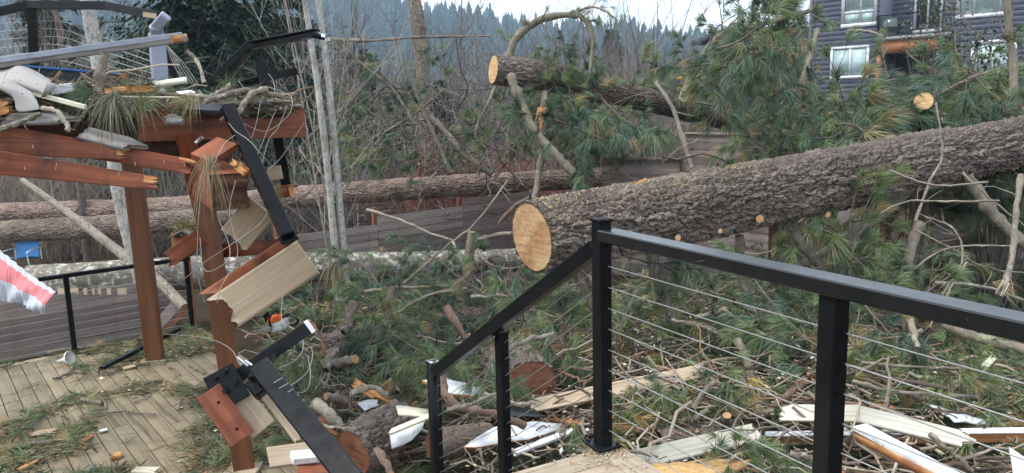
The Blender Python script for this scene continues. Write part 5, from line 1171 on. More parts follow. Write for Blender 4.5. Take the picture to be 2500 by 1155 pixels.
L_([(2360, 430, 9.0), (2400, 490, 8.9), (2450, 550, 8.8), (2530, 620, 8.7)], .085, .07, 'limb_l', 'thick mossy limb reaching the right frame edge', tw=3)
L_([(2492, 425, 7.6), (2480, 520, 7.5), (2472, 620, 7.4), (2455, 690, 7.3)], .028, .03, 'limb_p', 'pale snapped branch with a torn white end at the right', tw=3)
t = thing('torn_branch_end', P(2440, 740, 7.2), 'torn white wood end of the snapped branch at the right', 'branch'); beam('splinter', P(2455, 690, 7.3), P(2422, 750, 7.2), .05, .07, 'cream', t, jag1=.25, m2='cream')
L_([(2248, 540, 8.3), (2225, 600, 8.3), (2208, 700, 8.2), (2195, 800, 8.0)], .055, .06, 'limb_p', 'pale yellowish cut limb standing behind the top rail', cuts=(1, 0), tw=3)
L_([(2285, 250, 8.6), (2300, 380, 8.5), (2270, 440, 8.4), (2235, 540, 8.3)], .011, .018, 'twig_p' if 0 else 'limb_p', 'thin stem crossing the end of the big log', tw=3)
L_([(2170, 415, 7.9), (2260, 448, 7.8), (2330, 452, 7.8), (2410, 445, 7.8)], .009, .012, 'limb_p', 'thin pale twig across the big log', tw=3, sides=5)
L_([(2150, 520, 7.7), (2220, 490, 7.7), (2330, 492, 7.7), (2440, 490, 7.7)], .009, .011, 'limb_p', 'thin pale twig with buds above the right fence', tw=4, sides=5)
for k, (pts, r) in enumerate(([[(2180, 735, 7.5), (2230, 660, 7.6), (2320, 605, 7.7), (2480, 600, 7.8)], .014], [[(2230, 560, 8.0), (2330, 610, 7.9), (2400, 650, 7.8), (2520, 670, 7.8)], .010], [[(2300, 720, 7.4), (2350, 640, 7.5), (2330, 560, 7.6), (2260, 530, 7.8)], .014],
                              [[(2360, 640, 7.4), (2300, 740, 7.2), (2270, 800, 7.1)], .010], [[(2140, 660, 8), (2210, 720, 7.6), (2290, 740, 7.4)], .009], [[(2280, 690, 7.6), (2400, 700, 7.6), (2520, 740, 7.5)], .022], [[(2350, 420, 8), (2400, 470, 7.9), (2510, 560, 7.8)], .012])):
    L_(pts, r, r * .6, 'limb_p', ['yellow green curved shoot', 'thin drooping shoot', 'looping olive shoot', 'short slanting shoot', 'low crooked shoot', 'thick grey fallen shoot', 'straight slanting shoot'][k] + ' in front of the right fence', tw=5, sides=6)
for k, (pts, r, m, lb, tw) in enumerate([
    ([(895, 512, 12.5), (960, 530, 12.2), (1040, 565, 11.9), (1112, 590, 11.7)], .022, 'limb_p', 'pale straight branch lying against the brown fence', 4),
    ([(985, 692, 11), (1080, 610, 11.4), (1160, 545, 11.7), (1240, 440, 12)], .018, 'limb_p', 'thin forked branch crossing the brown fence', 7),
    ([(1105, 590, 11), (1128, 640, 10.6), (1180, 700, 10.2)], .018, 'limb_p', 'yellow flecked twig under the white log', 5),
    ([(1165, 585, 10.5), (1200, 578, 10.5), (1255, 568, 10.4)], .03, 'limb', 'short branch pointing at the sawn face of the big log', 2),
    ([(1220, 545, 13), (1260, 500, 12.8), (1295, 482, 12.6)], .04, 'limb_r', 'rust coloured branch beside the sawn face of the big log', 2),
    ([(890, 712, 10.2), (980, 702, 10.2), (1060, 700, 10.2), (1125, 698, 10.2)], .025, 'limb_l', 'yellow lichened branch lying below the white log', 6),
    ([(960, 770, 9.6), (1050, 720, 9.8), (1140, 705, 10)], .028, 'limb_l', 'lichen spotted branch left of the vertical limb', 5),
    ([(1150, 725, 9.4), (1240, 722, 9.3), (1340, 722, 9.2)], .025, 'limb_p', 'pale horizontal branch under the stair rail', 4),
    ([(865, 735, 8.8), (850, 790, 8.7), (838, 812, 8.6)], .055, 'limb', 'thick cut branch with orange end left of the half buried log', 0),
    ([(955, 700, 9.2), (945, 770, 9.1), (938, 800, 9.0)], .05, 'limb', 'thick upright branch base on the half buried log', 1),
    ([(1090, 750, 8.4), (1120, 800, 8.2), (1150, 840, 8.0)], .045, 'limb_r', 'peeled red branch beneath the stair rail', 0),
    ([(1212, 868, 6.6), (1290, 830, 6.8), (1350, 815, 7.0)], .025, 'limb_p', 'pale twig on top of the sawn log round', 2),
    ([(820, 855, 8.0), (800, 880, 7.8), (795, 905, 7.6)], .05, 'limb', 'dark stub with an orange cut top before the half buried log', 0),
    ([(795, 890, 7.8), (830, 885, 7.7), (868, 877, 7.5)], .05, 'limb', 'short branch with a round orange cut end', 0),
    ([(850, 985, 7.0), (825, 975, 6.9), (795, 968, 6.75)], .045, 'limb', 'dark branch with a sawn oval end near the bottom centre', 0),
    ([(770, 985, 6.4), (800, 1010, 6.3), (835, 1050, 6.2)], .05, 'limb_p', 'grey flaking branch left of the bark chunk', 1),
    ([(860, 960, 6.7), (905, 945, 6.7), (945, 965, 6.7)], .03, 'limb_p', 'crooked grey branch above the bark chunk', 3),
    ([(775, 1042, 5.9), (820, 1042, 5.9), (870, 1048, 5.9)], .012, 'limb_p', 'thin white twig across the red splinter', 0),
    ([(920, 1100, 5.4), (940, 1130, 5.3), (955, 1160, 5.2)], .03, 'limb_r', 'cut reddish branch end at the bottom edge', 0),
    ([(1075, 920, 5.9), (1105, 985, 5.8), (1200, 1010, 5.9), (1280, 1040, 6)], .035, 'limb_r', 'dark reddish branch crossing behind the stair posts', 2),
    ([(1090, 1000, 5.6), (1150, 985, 5.7), (1230, 960, 5.9)], .018, 'limb_p', 'pale twig over the white torn panel', 3),
    ([(1180, 960, 6.2), (1260, 985, 6.2), (1310, 985, 6.2)], .02, 'limb_p', 'thin branch across the red cut face', 0)]):
    pts = [(a, b, c * .955) for a, b, c in pts]
    L_(pts, r, r * .8, m, lb, cuts=((1, 0) if ('thick cut branch' in lb or 'cut top' in lb or 'upright branch base' in lb) else (0, 1) if tw == 0 else (0, 0)), tw=tw, jit=.006)
for k, (pts, r, m, lb, tw) in enumerate([
    ([(1800, 830, 7.2), (1830, 900, 7.0), (1850, 985, 6.8), (1860, 1030, 6.7)], .04, 'limb_l', 'mottled upright limb behind the cable railing', 3),
    ([(1815, 920, 6.6), (1820, 975, 6.5), (1850, 1030, 6.4)], .025, 'limb_r', 'reddish forked branch behind the cables', 2),
    ([(1960, 935, 6.5), (1905, 975, 6.4), (1860, 1020, 6.3)], .032, 'limb_r', 'rust coloured slanting branch behind the cables', 1),
    ([(1775, 955, 6.5), (1840, 1000, 6.4), (1890, 1040, 6.3)], .022, 'limb', 'thin dark branch crossing the mottled limb', 1),
    ([(1985, 970, 6.6), (1960, 1000, 6.5), (1940, 1030, 6.4)], .05, 'limb_r', 'stubby branch left of the right post', 2),
    ([(1730, 1000, 6.2), (1700, 1020, 6.2), (1655, 1030, 6.2)], .03, 'limb_l', 'mossy branch beside the orange cut stub', 2),
    ([(1775, 1050, 6.1), (1775, 1030, 6.05), (1775, 1014, 6.0)], .045, 'limb', 'upright stub with flat orange cut behind the cables', 0),
    ([(1700, 775, 7.9), (1735, 768, 7.8), (1775, 755, 7.6)], .028, 'limb', 'branch with a dark red cut end under the top rail', 0),
    ([(1840, 760, 8.0), (1815, 750, 7.9), (1790, 735, 7.8)], .03, 'limb', 'pale stub branch under the top rail', 1),
    ([(2220, 780, 6.8), (2232, 815, 6.7), (2240, 850, 6.6)], .03, 'limb_p', 'short pale limb under the right top rail', 1),
    ([(2300, 790, 6.4), (2400, 830, 6.3), (2520, 855, 6.2)], .045, 'limb_l', 'grey mossy branch at the right edge under the rail', 3),
    ([(2080, 930, 6.2), (2180, 955, 6.2), (2300, 965, 6.2), (2390, 970, 6.2)], .018, 'limb_p', 'long pale stick lying between the posts', 2),
    ([(2100, 885, 6.6), (2230, 895, 6.6), (2330, 900, 6.6)], .016, 'limb', 'dark stick lying behind the upper cables', 3),
    ([(2070, 965, 6.4), (2120, 990, 6.3), (2150, 1000, 6.2)], .022, 'limb_l', 'lichened stick right of the right post', 2),
    ([(2270, 1060, 5.0), (2320, 1100, 4.9), (2375, 1150, 4.8)], .02, 'limb', 'dark stick beside the long white beam', 1),
    ([(1925, 1105, 5.0), (1970, 1115, 5.0), (1990, 1120, 5.0)], .022, 'limb', 'dark stick touching the right post', 0),
    ([(1640, 780, 8.0), (1720, 800, 7.8), (1830, 850, 7.6)], .02, 'limb', 'thin dark stick behind the upper cables', 5),
    ([(1560, 700, 8.3), (1530, 760, 8.2), (1500, 830, 8.1)], .02, 'limb_l', 'curved lichened twig right of the corner post', 4),
    ([(1690, 1000, 5.9), (1720, 960, 6.0), (1745, 930, 6.1)], .022, 'limb_l', 'forked lichened twig left of the cut stub', 3),
    ([(2130, 1010, 5.8), (2190, 1012, 5.8)], .03, 'limb_r', 'short peeled stick above the beige board', 0)]):
    pts = [(a, b, c * .915) for a, b, c in pts]; r *= .95
    L_(pts, r, r * .8, m, lb, cuts=((1, 0) if ('thick cut branch' in lb or 'cut top' in lb or 'upright branch base' in lb) else (0, 1) if tw == 0 else (0, 0)), tw=tw, jit=.006)
L_([(2060, 80, 15), (2075, 75, 15), (2120, 77, 14.8), (2160, 90, 14.6)], .02, .03, 'limb_p', 'thin stem before the upper left house window', tw=5, tipneed=30)
L_([(800, 95, 20), (900, 100, 20), (1000, 92, 20), (1100, 90, 20), (1200, 88, 20)], .05, .016, 'limb', 'broken horizontal limb high across the lone trunk', tw=22)
L_([(2500, 160, 12), (2400, 185, 12), (2300, 220, 12), (2190, 260, 12)], .045, .03, 'limb', 'dark limb sloping left below the white window', tw=8, tipneed=50)
L_([(2200, 320, 11), (2260, 250, 11), (2350, 200, 11.5), (2440, 165, 12)], .035, .02, 'limb', 'dark limb rising right past the sawn stump', tw=8, tipneed=50)
L_([(860, 410, 16), (910, 345, 15.8), (935, 320, 15.6)], .05, .03, 'limb_p', 'pale curved limb above the long log', tw=4)
L_([(830, 400, 16), (880, 370, 16), (930, 330, 15.8), (1010, 280, 15.6), (1090, 215, 15.4)], .045, .02, 'limb', 'bare limb rising right through the thicket', tw=16)
L_([(1010, 300, 15.5), (960, 220, 15.5), (900, 170, 15.4), (830, 110, 15.3)], .04, .02, 'limb', 'bare limb rising left through the thicket', tw=16, tipneed=26)
L_([(1100, 420, 15), (1060, 330, 15), (1020, 240, 15), (985, 150, 14.9)], .045, .02, 'limb', 'tall bare limb right of the alder trunks', tw=18, tipneed=26)

# ================================================================== pine boughs
RB = np.random.default_rng(5)
def where(x, y, d):
    if d > 10 and x > 1360:
        for lim, t in ((1480, 'below the upper log'), (1660, 'behind the low fence panel'), (1790, 'behind the tall fence panel'), (1900, 'left of the dark upright pine top'), (2010, 'around the dark upright pine top'), (2110, 'below the lower left house window'),
                       (2215, 'below the orange porch beam'), (2310, 'around the sawn stump'), (2410, 'right of the sawn stump'), (9999, 'at the right heap end')):
            if x < lim: return t
    if d > 10:
        for lim, t in ((700, 'behind the upper deck'), (800, 'beside the alder trunks'), (880, 'just right of the alder trunks'), (950, 'in the thicket above the white log'), (1060, 'around the lone pale trunk'), (1170, 'in the red twigged shrubs'), (1260, 'below the orange cut face'), (9999, 'beside the propping limb')):
            if x < lim: return t + (' high up' if y < 240 else '')
    if x < 1440: return 'beyond the half buried log' if d > 9.2 else 'left of the stair railing' if x < 1000 else 'behind the stair posts'
    for lim, t in ((1640, 'just right of the corner post'), (1820, 'under the middle of the big log'), (2000, 'left of the right post'), (2200, 'right of the right post'), (9999, 'before the right fence')):
        if x < lim: return t + (' near boards' if d < 6.3 else ' further back' if d > 8.2 else '')
PBS = []
def pb(k, p, dr, group, s=1., roll=0., px=None):
    z = nrm(dr)[2]; L = [1.5, 1.9, 1.2, 1.6, 1., 2.1][k] * s
    lb = ('large' if L > 1.6 else 'small' if L < 1.0 else 'medium') + (' straw tipped' if k == 3 else ' drooping' if k == 5 else ' long needled') + ' pine bough ' + ('pointing up ' if z > .35 else 'hanging ' if z < -.35 else 'lying ') + where(*px)
    o = bough(k, p - nrm(dr) * .45 * s, dr, lb, group, s, roll); PBS.append((lb, px[0], o)); return o
ENVX = [1380, 1450, 1500, 1560, 1620, 1700, 1760, 1800, 1850, 1950, 2000, 2040, 2080, 2140, 2200, 2280, 2340, 2420, 2500, 2600]
ENVY = [235, 230, 230, 280, 290, 255, 150, 110, 95, 95, 135, 220, 250, 245, 245, 235, 230, 250, 235, 230]
n = 0
while n < 118:
    x = RB.uniform(1400, 2560); d = RB.uniform(10.2, 17.5); ye = np.interp(x, ENVX, ENVY)
    y = ye + (RB.random() ** 1.1) * (520 - ye); p = P(x, y, d); g = float(gz(p[0], p[1]))
    if p[2] < g + .05 or (x < 1480 and y > 420): continue
    if d < 11.2 and y < 300: continue
    if 1960 < x < 2350 and y < 280: continue
    if 1540 < x < 2000 and y > 265 and d < 17: continue
    if 1640 < x < 1940 and y > 180: continue
    if 2150 < x < 2360 and y < 360 and d < 11.8: continue
    if 1640 < x < 1930 and y > 300 and RB.random() < .93: continue
    if 1400 < x < 1680 and y > 330 and RB.random() < .93: continue
    if x < 1790 and abs(y - np.interp(x, [1200, 1330, 1560, 1790], [170, 187, 240, 300])) < 95 and RB.random() < .9: d = RB.uniform(17, 18.5); p = P(x, y, d)
    dr = nrm(RB.normal(size=3) * [1, .8, .35] + [0, -.25, -.05]); pb(int(RB.integers(0, 6)), p, dr, 'fallen pine boughs', s=RB.uniform(.85, 1.2), roll=RB.uniform(-1, 1), px=(x, y, d)); n += 1
for k, (x, y, d, dx, dz, s) in enumerate([(1830, 150, 15, .2, .9, 1.2), (1880, 170, 15, -.3, .9, 1.2), (1900, 90, 15, .6, .5, .9), (1930, 110, 14.2, -.5, -.5, 1.0),
        (1800, 110, 15, -.2, -.8, 1.0), (1760, 120, 15, -.1, -.9, 1.0), (1850, 70, 15, .7, .4, .8), (1780, 40, 15.2, .5, .5, .6), (2380, 150, 12.5, -.2, -.9, 1.0),
        (2330, 140, 12.5, -.1, -1, 1.1), (2250, 170, 13, .4, -.6, .9), (2460, 220, 11.5, .2, -.9, 1.0)]):
    pb(k % 6, P(x, y, d), np.array([dx, -.25, dz]), 'fallen pine boughs', s, k * 1.3, (x, y, d))
for k, (x, y, d) in enumerate([(865, 230, 16), (870, 215, 15.8), (985, 235, 16), (1010, 195, 16.2), (870, 330, 15), (890, 345, 15), (920, 330, 15.5), (1030, 215, 16), (960, 350, 15), (840, 380, 15), (1010, 370, 15), (1080, 350, 17), (1150, 280, 15.5), (1190, 265, 15.5), (1130, 300, 15.5), (830, 290, 16), (1040, 120, 16), (880, 120, 16.5), (400, 140, 13), (780, 280, 16.5), (750, 360, 15)]):
    dr = nrm([RB.normal(0, .5), -.3, -.8]); pb([2, 4][k % 2], P(x, y, d), dr, 'fallen pine boughs', RB.uniform(.55, .85), k, (x, y, d))
for k in range(26):
    x = RB.uniform(1235, 1560); y = RB.uniform(235, 310); d = RB.uniform(13.4, 17); dr = nrm([RB.normal(0, .6), -.3, -.55 + RB.normal(0, .3)])
    pb(int(RB.integers(0, 6)), P(x, y, d), dr, 'fallen pine boughs', RB.uniform(.5, .8), RB.uniform(-2, 2), (x, y, d))
for k, (x, y) in enumerate(((1300, 110), (1340, 90), (1380, 110), (1420, 100), (1400, 140), (1350, 150), (1440, 130), (1310, 150))):
    dr = nrm([RB.normal(.2, .4), -.2, -.9]); PBS.append(('pine bough hanging under the arching limb', x, bough([2, 4, 5][k % 3], P(x, y, 14.8 + .05 * k) - dr * .3, dr, 'pine bough hanging under the arching limb', 'pine boughs hanging from the arch', s=.75, roll=k)))
def inside_deck(p):
    q = p[:2] - dc; u, v = q @ du, q @ dv; return u > -.1 and v < .05 and v > -6.5
EXC = np.array([[*P(a, b, c)[:2], r] for a, b, c, r in ((1285, 935, 6.8, .6), (1270, 960, 6.3, .5), (920, 1060, 6.1, .5), (900, 1090, 5.7, .45), (1120, 1075, 5.9, .45), (1260, 1060, 5.8, .5), (1700, 1090, 5.2, .5), (1780, 1080, 5.4, .4), (2000, 1010, 5.2, .5), (2150, 1020, 5.0, .6), (2300, 1060, 4.8, .5), (2220, 1100, 4.5, .5),
    (682, 790, 10.2, .6), (690, 800, 9.6, .5), (1450, 970, 6.8, .45), (1600, 940, 6.8, .4), (860, 885, 7.8, .4), (850, 900, 7.3, .35), (1830, 930, 6.8, .4), (1900, 990, 6.4, .45), (1840, 1000, 6.3, .4), (900, 850, 9.1, .35), (1000, 825, 9.4, .35))])
def clear(x, y): return (np.hypot(np.asarray(x)[..., None] - EXC[:, 0], np.asarray(y)[..., None] - EXC[:, 1]) > EXC[:, 2]).all(-1)
n = 0
while n < 92:
    Y_ = 4.9 + 8.3 * RB.random() ** .8; x = RB.uniform(640, 2620); p = P(x, 600, Y_); p[2] = float(gz(p[0], p[1]))
    if inside_deck(p) or (p[0] < 1.3 and Y_ < 6.0) or not clear(p[0], p[1]): continue
    dr = nrm(RB.normal(size=3) * [1, 1, .22]); p[2] += RB.uniform(.1, .42)
    pb(int(RB.integers(0, 6)), p, dr, 'fallen pine boughs', RB.uniform(.6, 1.0), RB.uniform(-.6, .6), (x, 0, Y_)); n += 1
for (x, y, d, dx, dy, dz, s, k, lb) in [(650, 1060, 5.9, .6, -.6, -.1, .55, 4, 'green bough spreading beside the foot of the near red post'), (760, 880, 7.6, -.3, -.8, .1, .6, 2, 'green bough right of the black rail arm'),
        (1000, 900, 7.0, .5, -.7, -.2, .7, 4, 'olive drooping bough left of the open topped post'), (1050, 850, 7.6, .4, -.6, -.3, .7, 2, 'fringed green bough under the stair rail'), (1540, 940, 6.0, .3, -.7, -.5, .6, 4, 'bright green bough hanging right of the corner post'),
        (1720, 1150, 4.8, .5, -.6, .1, .6, 4, 'fanned green bough at the bottom behind the cables'), (1900, 1150, 4.9, .2, -.8, .1, .5, 2, 'green bough left of the right post foot'), (2110, 760, 6.6, .1, -.5, -.8, .7, 4, 'bright green bough hanging right of the right post'),
        (1650, 800, 7.6, .6, -.5, -.4, .7, 4, 'olive bough left of the hanging limb'), (2040, 650, 7.9, .5, -.6, .2, .7, 2, 'green bough just above the middle of the top rail'), (2120, 690, 7.8, .5, -.5, -.1, .6, 4, 'light green bough under the right fence branches'),
        (1560, 640, 8.0, .7, -.5, -.2, .7, 2, 'green bough below the big log beside the corner post'), (1230, 690, 8.8, .3, -.7, -.3, .8, 5, 'broad green bough under the sawn face of the big log'), (1180, 640, 9.2, .2, -.7, -.3, .8, 1, 'green bough between the vertical limb and the sawn face')]:
    dr = nrm([dx, dy, dz]); bough(k, P(x, y, d) - dr * .3, dr, lb, None, s=s)

ORD = ['leftmost', 'second from left', 'third from left', 'fourth from left', 'fifth from left', 'sixth from left', 'seventh from left', 'eighth from left', 'ninth from left', 'tenth from left'] + [w + ' from left' for w in ('eleventh', 'twelfth', 'thirteenth', 'fourteenth', 'fifteenth', 'sixteenth', 'seventeenth', 'eighteenth')]
for lb in sorted(set(q[0] for q in PBS)):
    g_ = sorted([q for q in PBS if q[0] == lb], key=lambda q: q[1])
    if len(g_) > 1:
        for i_, q in enumerate(g_): q[2]['label'] = lb.replace('long needled ', '') + ', ' + ('rightmost' if i_ == len(g_) - 1 else ORD[min(i_, 17)])
        for q in g_:
            if len(q[2]['label'].split()) > 16: q[2]['label'] = ' '.join(q[2]['label'].split()[1:])

# ================================================================== litter nobody could count
def litter(name, label, x, y, z, L, w, cols, tilt, R, cat='litter'):
    n = len(x); az = R.random(n) * 6.283; d = nrm(np.stack([np.cos(az), np.sin(az), R.normal(0, tilt, n)], 1)); l = L * (.5 + .8 * R.random((n, 1)))
    b = np.stack([x, y, z], 1); sdv = nrm(np.cross(d, R.normal(size=(n, 3)))) * w / 2; bend = np.array([0, 0, 1.]) * l * R.normal(0, .06, (n, 1))
    V = np.stack([b - sdv, b + sdv, b + d * l * .5 + sdv + bend, b + d * l * .5 - sdv + bend, b + d * l], 1).reshape(-1, 3); k = np.arange(n)[:, None] * 5
    c = np.asarray(cols)[R.integers(0, len(cols), n)] * (.6 + .8 * R.random((n, 1)))
    return put(name, mesh(name, V, [k + np.array([[0, 1, 2, 3]]), k + np.array([[3, 2, 4]])], [MT['needle']], attrs={'col': np.repeat(c, 5, 0)}), label=label, cat=cat, kind='stuff')
RL = np.random.default_rng(8)
def field(n, ymin, ymax, xp=(620, 2640), pw=1.):
    Y_ = ymin + (ymax - ymin) * RL.random(n) ** pw; r = (RL.uniform(*xp, n) - 1250) / F; x = r * Y_ * 1.02
    q = np.stack([x, Y_], 1) - dc; u, v = q @ du, q @ dv; k = ~((u > -.05) & (v < .05) & (v > -6.5)) & ~((x < .95) & (Y_ < 4.4)); return x[k], Y_[k]
x, y = field(52000, 4.3, 13.5); z = gz(x, y) + .22 * RL.random(len(x)) ** 1.5
litter('needle_litter', 'carpet of loose green and tan pine needles over the debris field', x, y, z, .19, .006, np.vstack([GREENS, GREENS * .8, DRY, DRY * .8, [[.2, .15, .08]], [[.15, .13, .07]], [[.24, .17, .1]]]), .35, RL)
x, y = field(2700, 4.4, 13.5); k = clear(x, y); x, y = x[k], y[k]; z = gz(x, y) + .08 + .36 * RL.random(len(x)); dd = nrm(RL.normal(size=(len(x), 3)) * [1, 1, .3])
V, Fs, c = needle_tufts(np.stack([x, y, z], 1), dd, n=40, L=.22, w=.0062, droop=.4, dry=.2, R=RL, spread=(.06, .9)); c = c * [1.3, 1.2, .95]
put('loose_needle_tufts', mesh('loose_needle_tufts', V, Fs, [MT['needle']], attrs={'col': c}), label='loose tufts of pine needles scattered through the debris', cat='litter', kind='stuff')
hx_ = []
while len(hx_) < 1500:
    x_ = RL.uniform(1400, 2560); d_ = RL.uniform(10.8, 17.3); ye_ = np.interp(x_, ENVX, ENVY) + 25; y_ = ye_ + RL.random() * (470 - ye_); q_ = P(x_, y_, d_)
    if (1640 < x_ < 1945 and y_ > 285) or (1440 < x_ < 1680 and y_ > 350) or (1985 < x_ < 2340 and y_ < 235) or (2180 < x_ < 2330 and y_ < 350 and d_ < 11.6) or (x_ < 1790 and abs(y_ - np.interp(x_, [1200, 1330, 1560, 1790], [170, 187, 240, 300])) < 60 and d_ < 17) or q_[2] < gz(q_[0], q_[1]) + .1: continue
    hx_.append(q_)
dd = nrm(RL.normal(size=(1500, 3)) * [1, .8, .4] + [0, -.3, -.5]); V, Fs, c = needle_tufts(np.array(hx_), dd, n=42, L=.25, w=.0085, droop=.8, dry=.08, R=RL, spread=(.06, .8))
put('heap_needle_mass', mesh('heap_needle_mass', V, Fs, [MT['needle']], attrs={'col': c}), label='mass of drooping needle clumps deep in the bough heap behind the big log', cat='needles', kind='stuff')
def twig_stuff(name, label, x, y, z, L, r, R, cols, cat='litter', tilt=.25):
    n = len(x); az = R.random(n) * 6.283; d = nrm(np.stack([np.cos(az), np.sin(az), R.normal(0, tilt, n)], 1)); l = L * (.35 + R.random(n) ** 1.5)
    q = np.linspace(-.5, .5, 6)[None, :, None]; pa = np.stack([x, y, z], 1)[:, None] + d[:, None] * l[:, None, None] * q + np.cumsum(R.normal(0, .045, (n, 6, 3)), 1) * l[:, None, None]
    rr = r * (.4 + R.random(n) ** 2); V, Q = tubes(pa, rr[:, None] * np.linspace(1, .55, 6)[None], 5); c = np.asarray(cols)[R.integers(0, len(cols), n)] * (.6 + .8 * R.random((n, 1)))
    return put(name, mesh(name, V, [Q], [MT['stems']], smooth=True, attrs={'col': np.repeat(c, 30, 0)}), label=label, cat=cat, kind='stuff')
TW = [(.19, .155, .125), (.12, .092, .075), (.29, .24, .185), (.24, .155, .105), (.36, .31, .23)]
x, y = field(3400, 4.5, 13.5); twig_stuff('twig_litter', 'tangle of broken twigs and small branches in the debris', x, y, gz(x, y) + .05 + .38 * RL.random(len(x)), .75, .014, RL, TW)
x = RL.uniform(2.2, 12, 520); y = RL.uniform(10.5, 18, 520); twig_stuff('bough_heap_twigs', 'bare curved twigs through the bough heap behind the big log', x, y, gz(x, y) + RL.random(520) * 2.6, 1.1, .014, RL, TW, tilt=.6)
x = RL.uniform(-4.2, .8, 520); y = RL.uniform(15.5, 20.5, 520); twig_stuff('thicket_twigs', 'tangle of bare grey twigs left of the upper log', x, y, gz(x, y) + 1.2 + RL.random(520) * 3.2, 1.3, .015, RL, [(.13, .115, .1), (.2, .18, .16), (.09, .075, .065)], tilt=.7)
def chips(name, label, x, y, z, s, cols, R, cat='litter', flat=.25):
    n = len(x); a = nrm(R.normal(size=(n, 3)) * [1, 1, flat]); b = nrm(np.cross(a, R.normal(size=(n, 3)) * [flat, flat, 1])); l = s * (.4 + R.random((n, 1)) ** 2 * 1.4)
    p = np.stack([x, y, z], 1); nn = np.cross(a, b) * .003; w = (.35 + .4 * R.random((n, 1)))
    q = [p - a * l, p - b * l * w, p + a * l * (.6 + .6 * R.random((n, 1))), p + b * l * w * (.5 + R.random((n, 1)))]
    V = np.stack([t_ + nn for t_ in q] + [t_ - nn for t_ in q], 1).reshape(-1, 3); k = np.arange(n)[:, None] * 8
    Fs = np.concatenate([k + np.array([f]) for f in ([0, 1, 2, 3], [7, 6, 5, 4], [0, 4, 5, 1], [1, 5, 6, 2], [2, 6, 7, 3], [3, 7, 4, 0])])
    c = np.asarray(cols)[R.integers(0, len(cols), n)] * (.8 + .35 * R.random((n, 1)))
    return put(name, mesh(name, V, [Fs], [MT['stems']], attrs={'col': np.repeat(c, 8, 0)}), label=label, cat=cat, kind='stuff')
CH = [(.62, .5, .34), (.7, .62, .48), (.5, .3, .14), (.66, .64, .58), (.3, .16, .09)]
x, y = field(2600, 4.3, 9.5, pw=1.3); chips('wood_chips', 'pale wood chips and sawdust scattered over the debris', x, y, gz(x, y) + .1 + .3 * RL.random(len(x)), .022, CH, RL)
# litter on the lower deck, gathered in drifts
n = 60000; u = RL.uniform(.1, 7.5, n); v = RL.uniform(-5.6, -.05, n); fz_ = fbm(u * 1.1 + 3, v * 1.5, None, 3, 4); dens = np.clip(.95 * sstep(1.1, 2.3, u + 2.6 * fz_) * np.clip(4.5 * fbm(u * 2.3, v * 2.3, None, 3, 21) + .42, 0, 1) + .8 * sstep(-.05, .12, fz_) * sstep(-1.7, -.6, v) + .4 * sstep(.5, .1, u) * sstep(-.1, .15, fz_), 0, 1); k = RL.random(n) < dens; u, v = u[k], v[k]
q = dc + du * u[:, None] + dv * v[:, None]; litter('deck_needles', 'drifts of dark green needles on the lower deck', q[:, 0], q[:, 1], LZ + .018 + .05 * RL.random(len(u)) ** 2, .17, .006, np.vstack([GREENS * .75, GREENS * .9, DRY * .6, DRY * .8, [[.11, .085, .05]], [[.09, .07, .045]]]), .08, RL)
kk = RL.random(len(u)) < .09; chips('deck_chips', 'pale and rusty wood chips on the lower deck', q[kk, 0], q[kk, 1], LZ + .008 + .03 * RL.random(kk.sum()), .026, CH + [(.12, .07, .05), (.10, .075, .06)], RL, flat=.08)
kk = RL.random(len(u)) < .07; chips('deck_bark', 'dark bark flakes in the drifts on the lower deck', q[kk, 0], q[kk, 1], LZ + .012 + .03 * RL.random(kk.sum()), .03, [(.09, .065, .05), (.14, .10, .075), (.06, .05, .04)], RL, flat=.1)
kk = RL.random(len(u)) < .05; twig_stuff('deck_twigs', 'small dark twigs in the drifts on the lower deck', q[kk, 0], q[kk, 1], LZ + .02 + .02 * RL.random(kk.sum()), .42, .009, RL, [(.09, .07, .055), (.14, .10, .08), (.06, .05, .04)], tilt=.03)
kk = RL.random(len(u)) < .018; dd = nrm(RL.normal(size=(kk.sum(), 3)) * [1, 1, .08] + [0, 0, .1]); V, Fs, c = needle_tufts(np.stack([q[kk, 0], q[kk, 1], np.full(kk.sum(), LZ + .05)], 1), dd, n=40, L=.2, w=.005, droop=.15, dry=.12, R=RL)
V[:, 2] = np.maximum(V[:, 2], LZ + .004); put('deck_needle_tufts', mesh('deck_needle_tufts', V, Fs, [MT['needle']], attrs={'col': c}), label='needle tufts lying on the lower deck', cat='litter', kind='stuff')
# debris on top of the upper deck
n = 15000; x = RL.uniform(-60, 715, n); d = 6.05 + RL.random(n) ** 1.4 * 1.6 + .9 * np.clip(x, 0, 720) / 720; rx = (x - 1250) / F; px_, py_ = rx * d, d
hh = (.10 + .20 * sstep(520, 250, x)) * (1 + 1.2 * fbm(px_ * 1.7, py_ * 1.7, None, 3, 9)); zt = 1.64 + hh * RL.random(n) ** .8
litter('upper_deck_needles', 'mixed green and straw needles heaped on the upper deck', px_, py_, zt, .22, .0045, np.vstack([GREENS * .8, DRY, DRY * .7, [[.1, .09, .05]], [[.16, .13, .08]]]), .3, RL)
kk = RL.random(n) < .15; chips('upper_deck_chips', 'grey bark and insulation crumbs on the upper deck', px_[kk], py_[kk], zt[kk] * .98 + .033, .04, [(.3, .27, .25), (.48, .45, .42), (.10, .08, .07), (.14, .10, .08), (.2, .12, .08), (.5, .38, .22)], RL)
kk = RL.random(n) < .024; twig_stuff('upper_deck_twigs', 'broken twigs heaped on the upper deck', px_[kk], py_[kk], zt[kk] + .01, .5, .012, RL, TW)
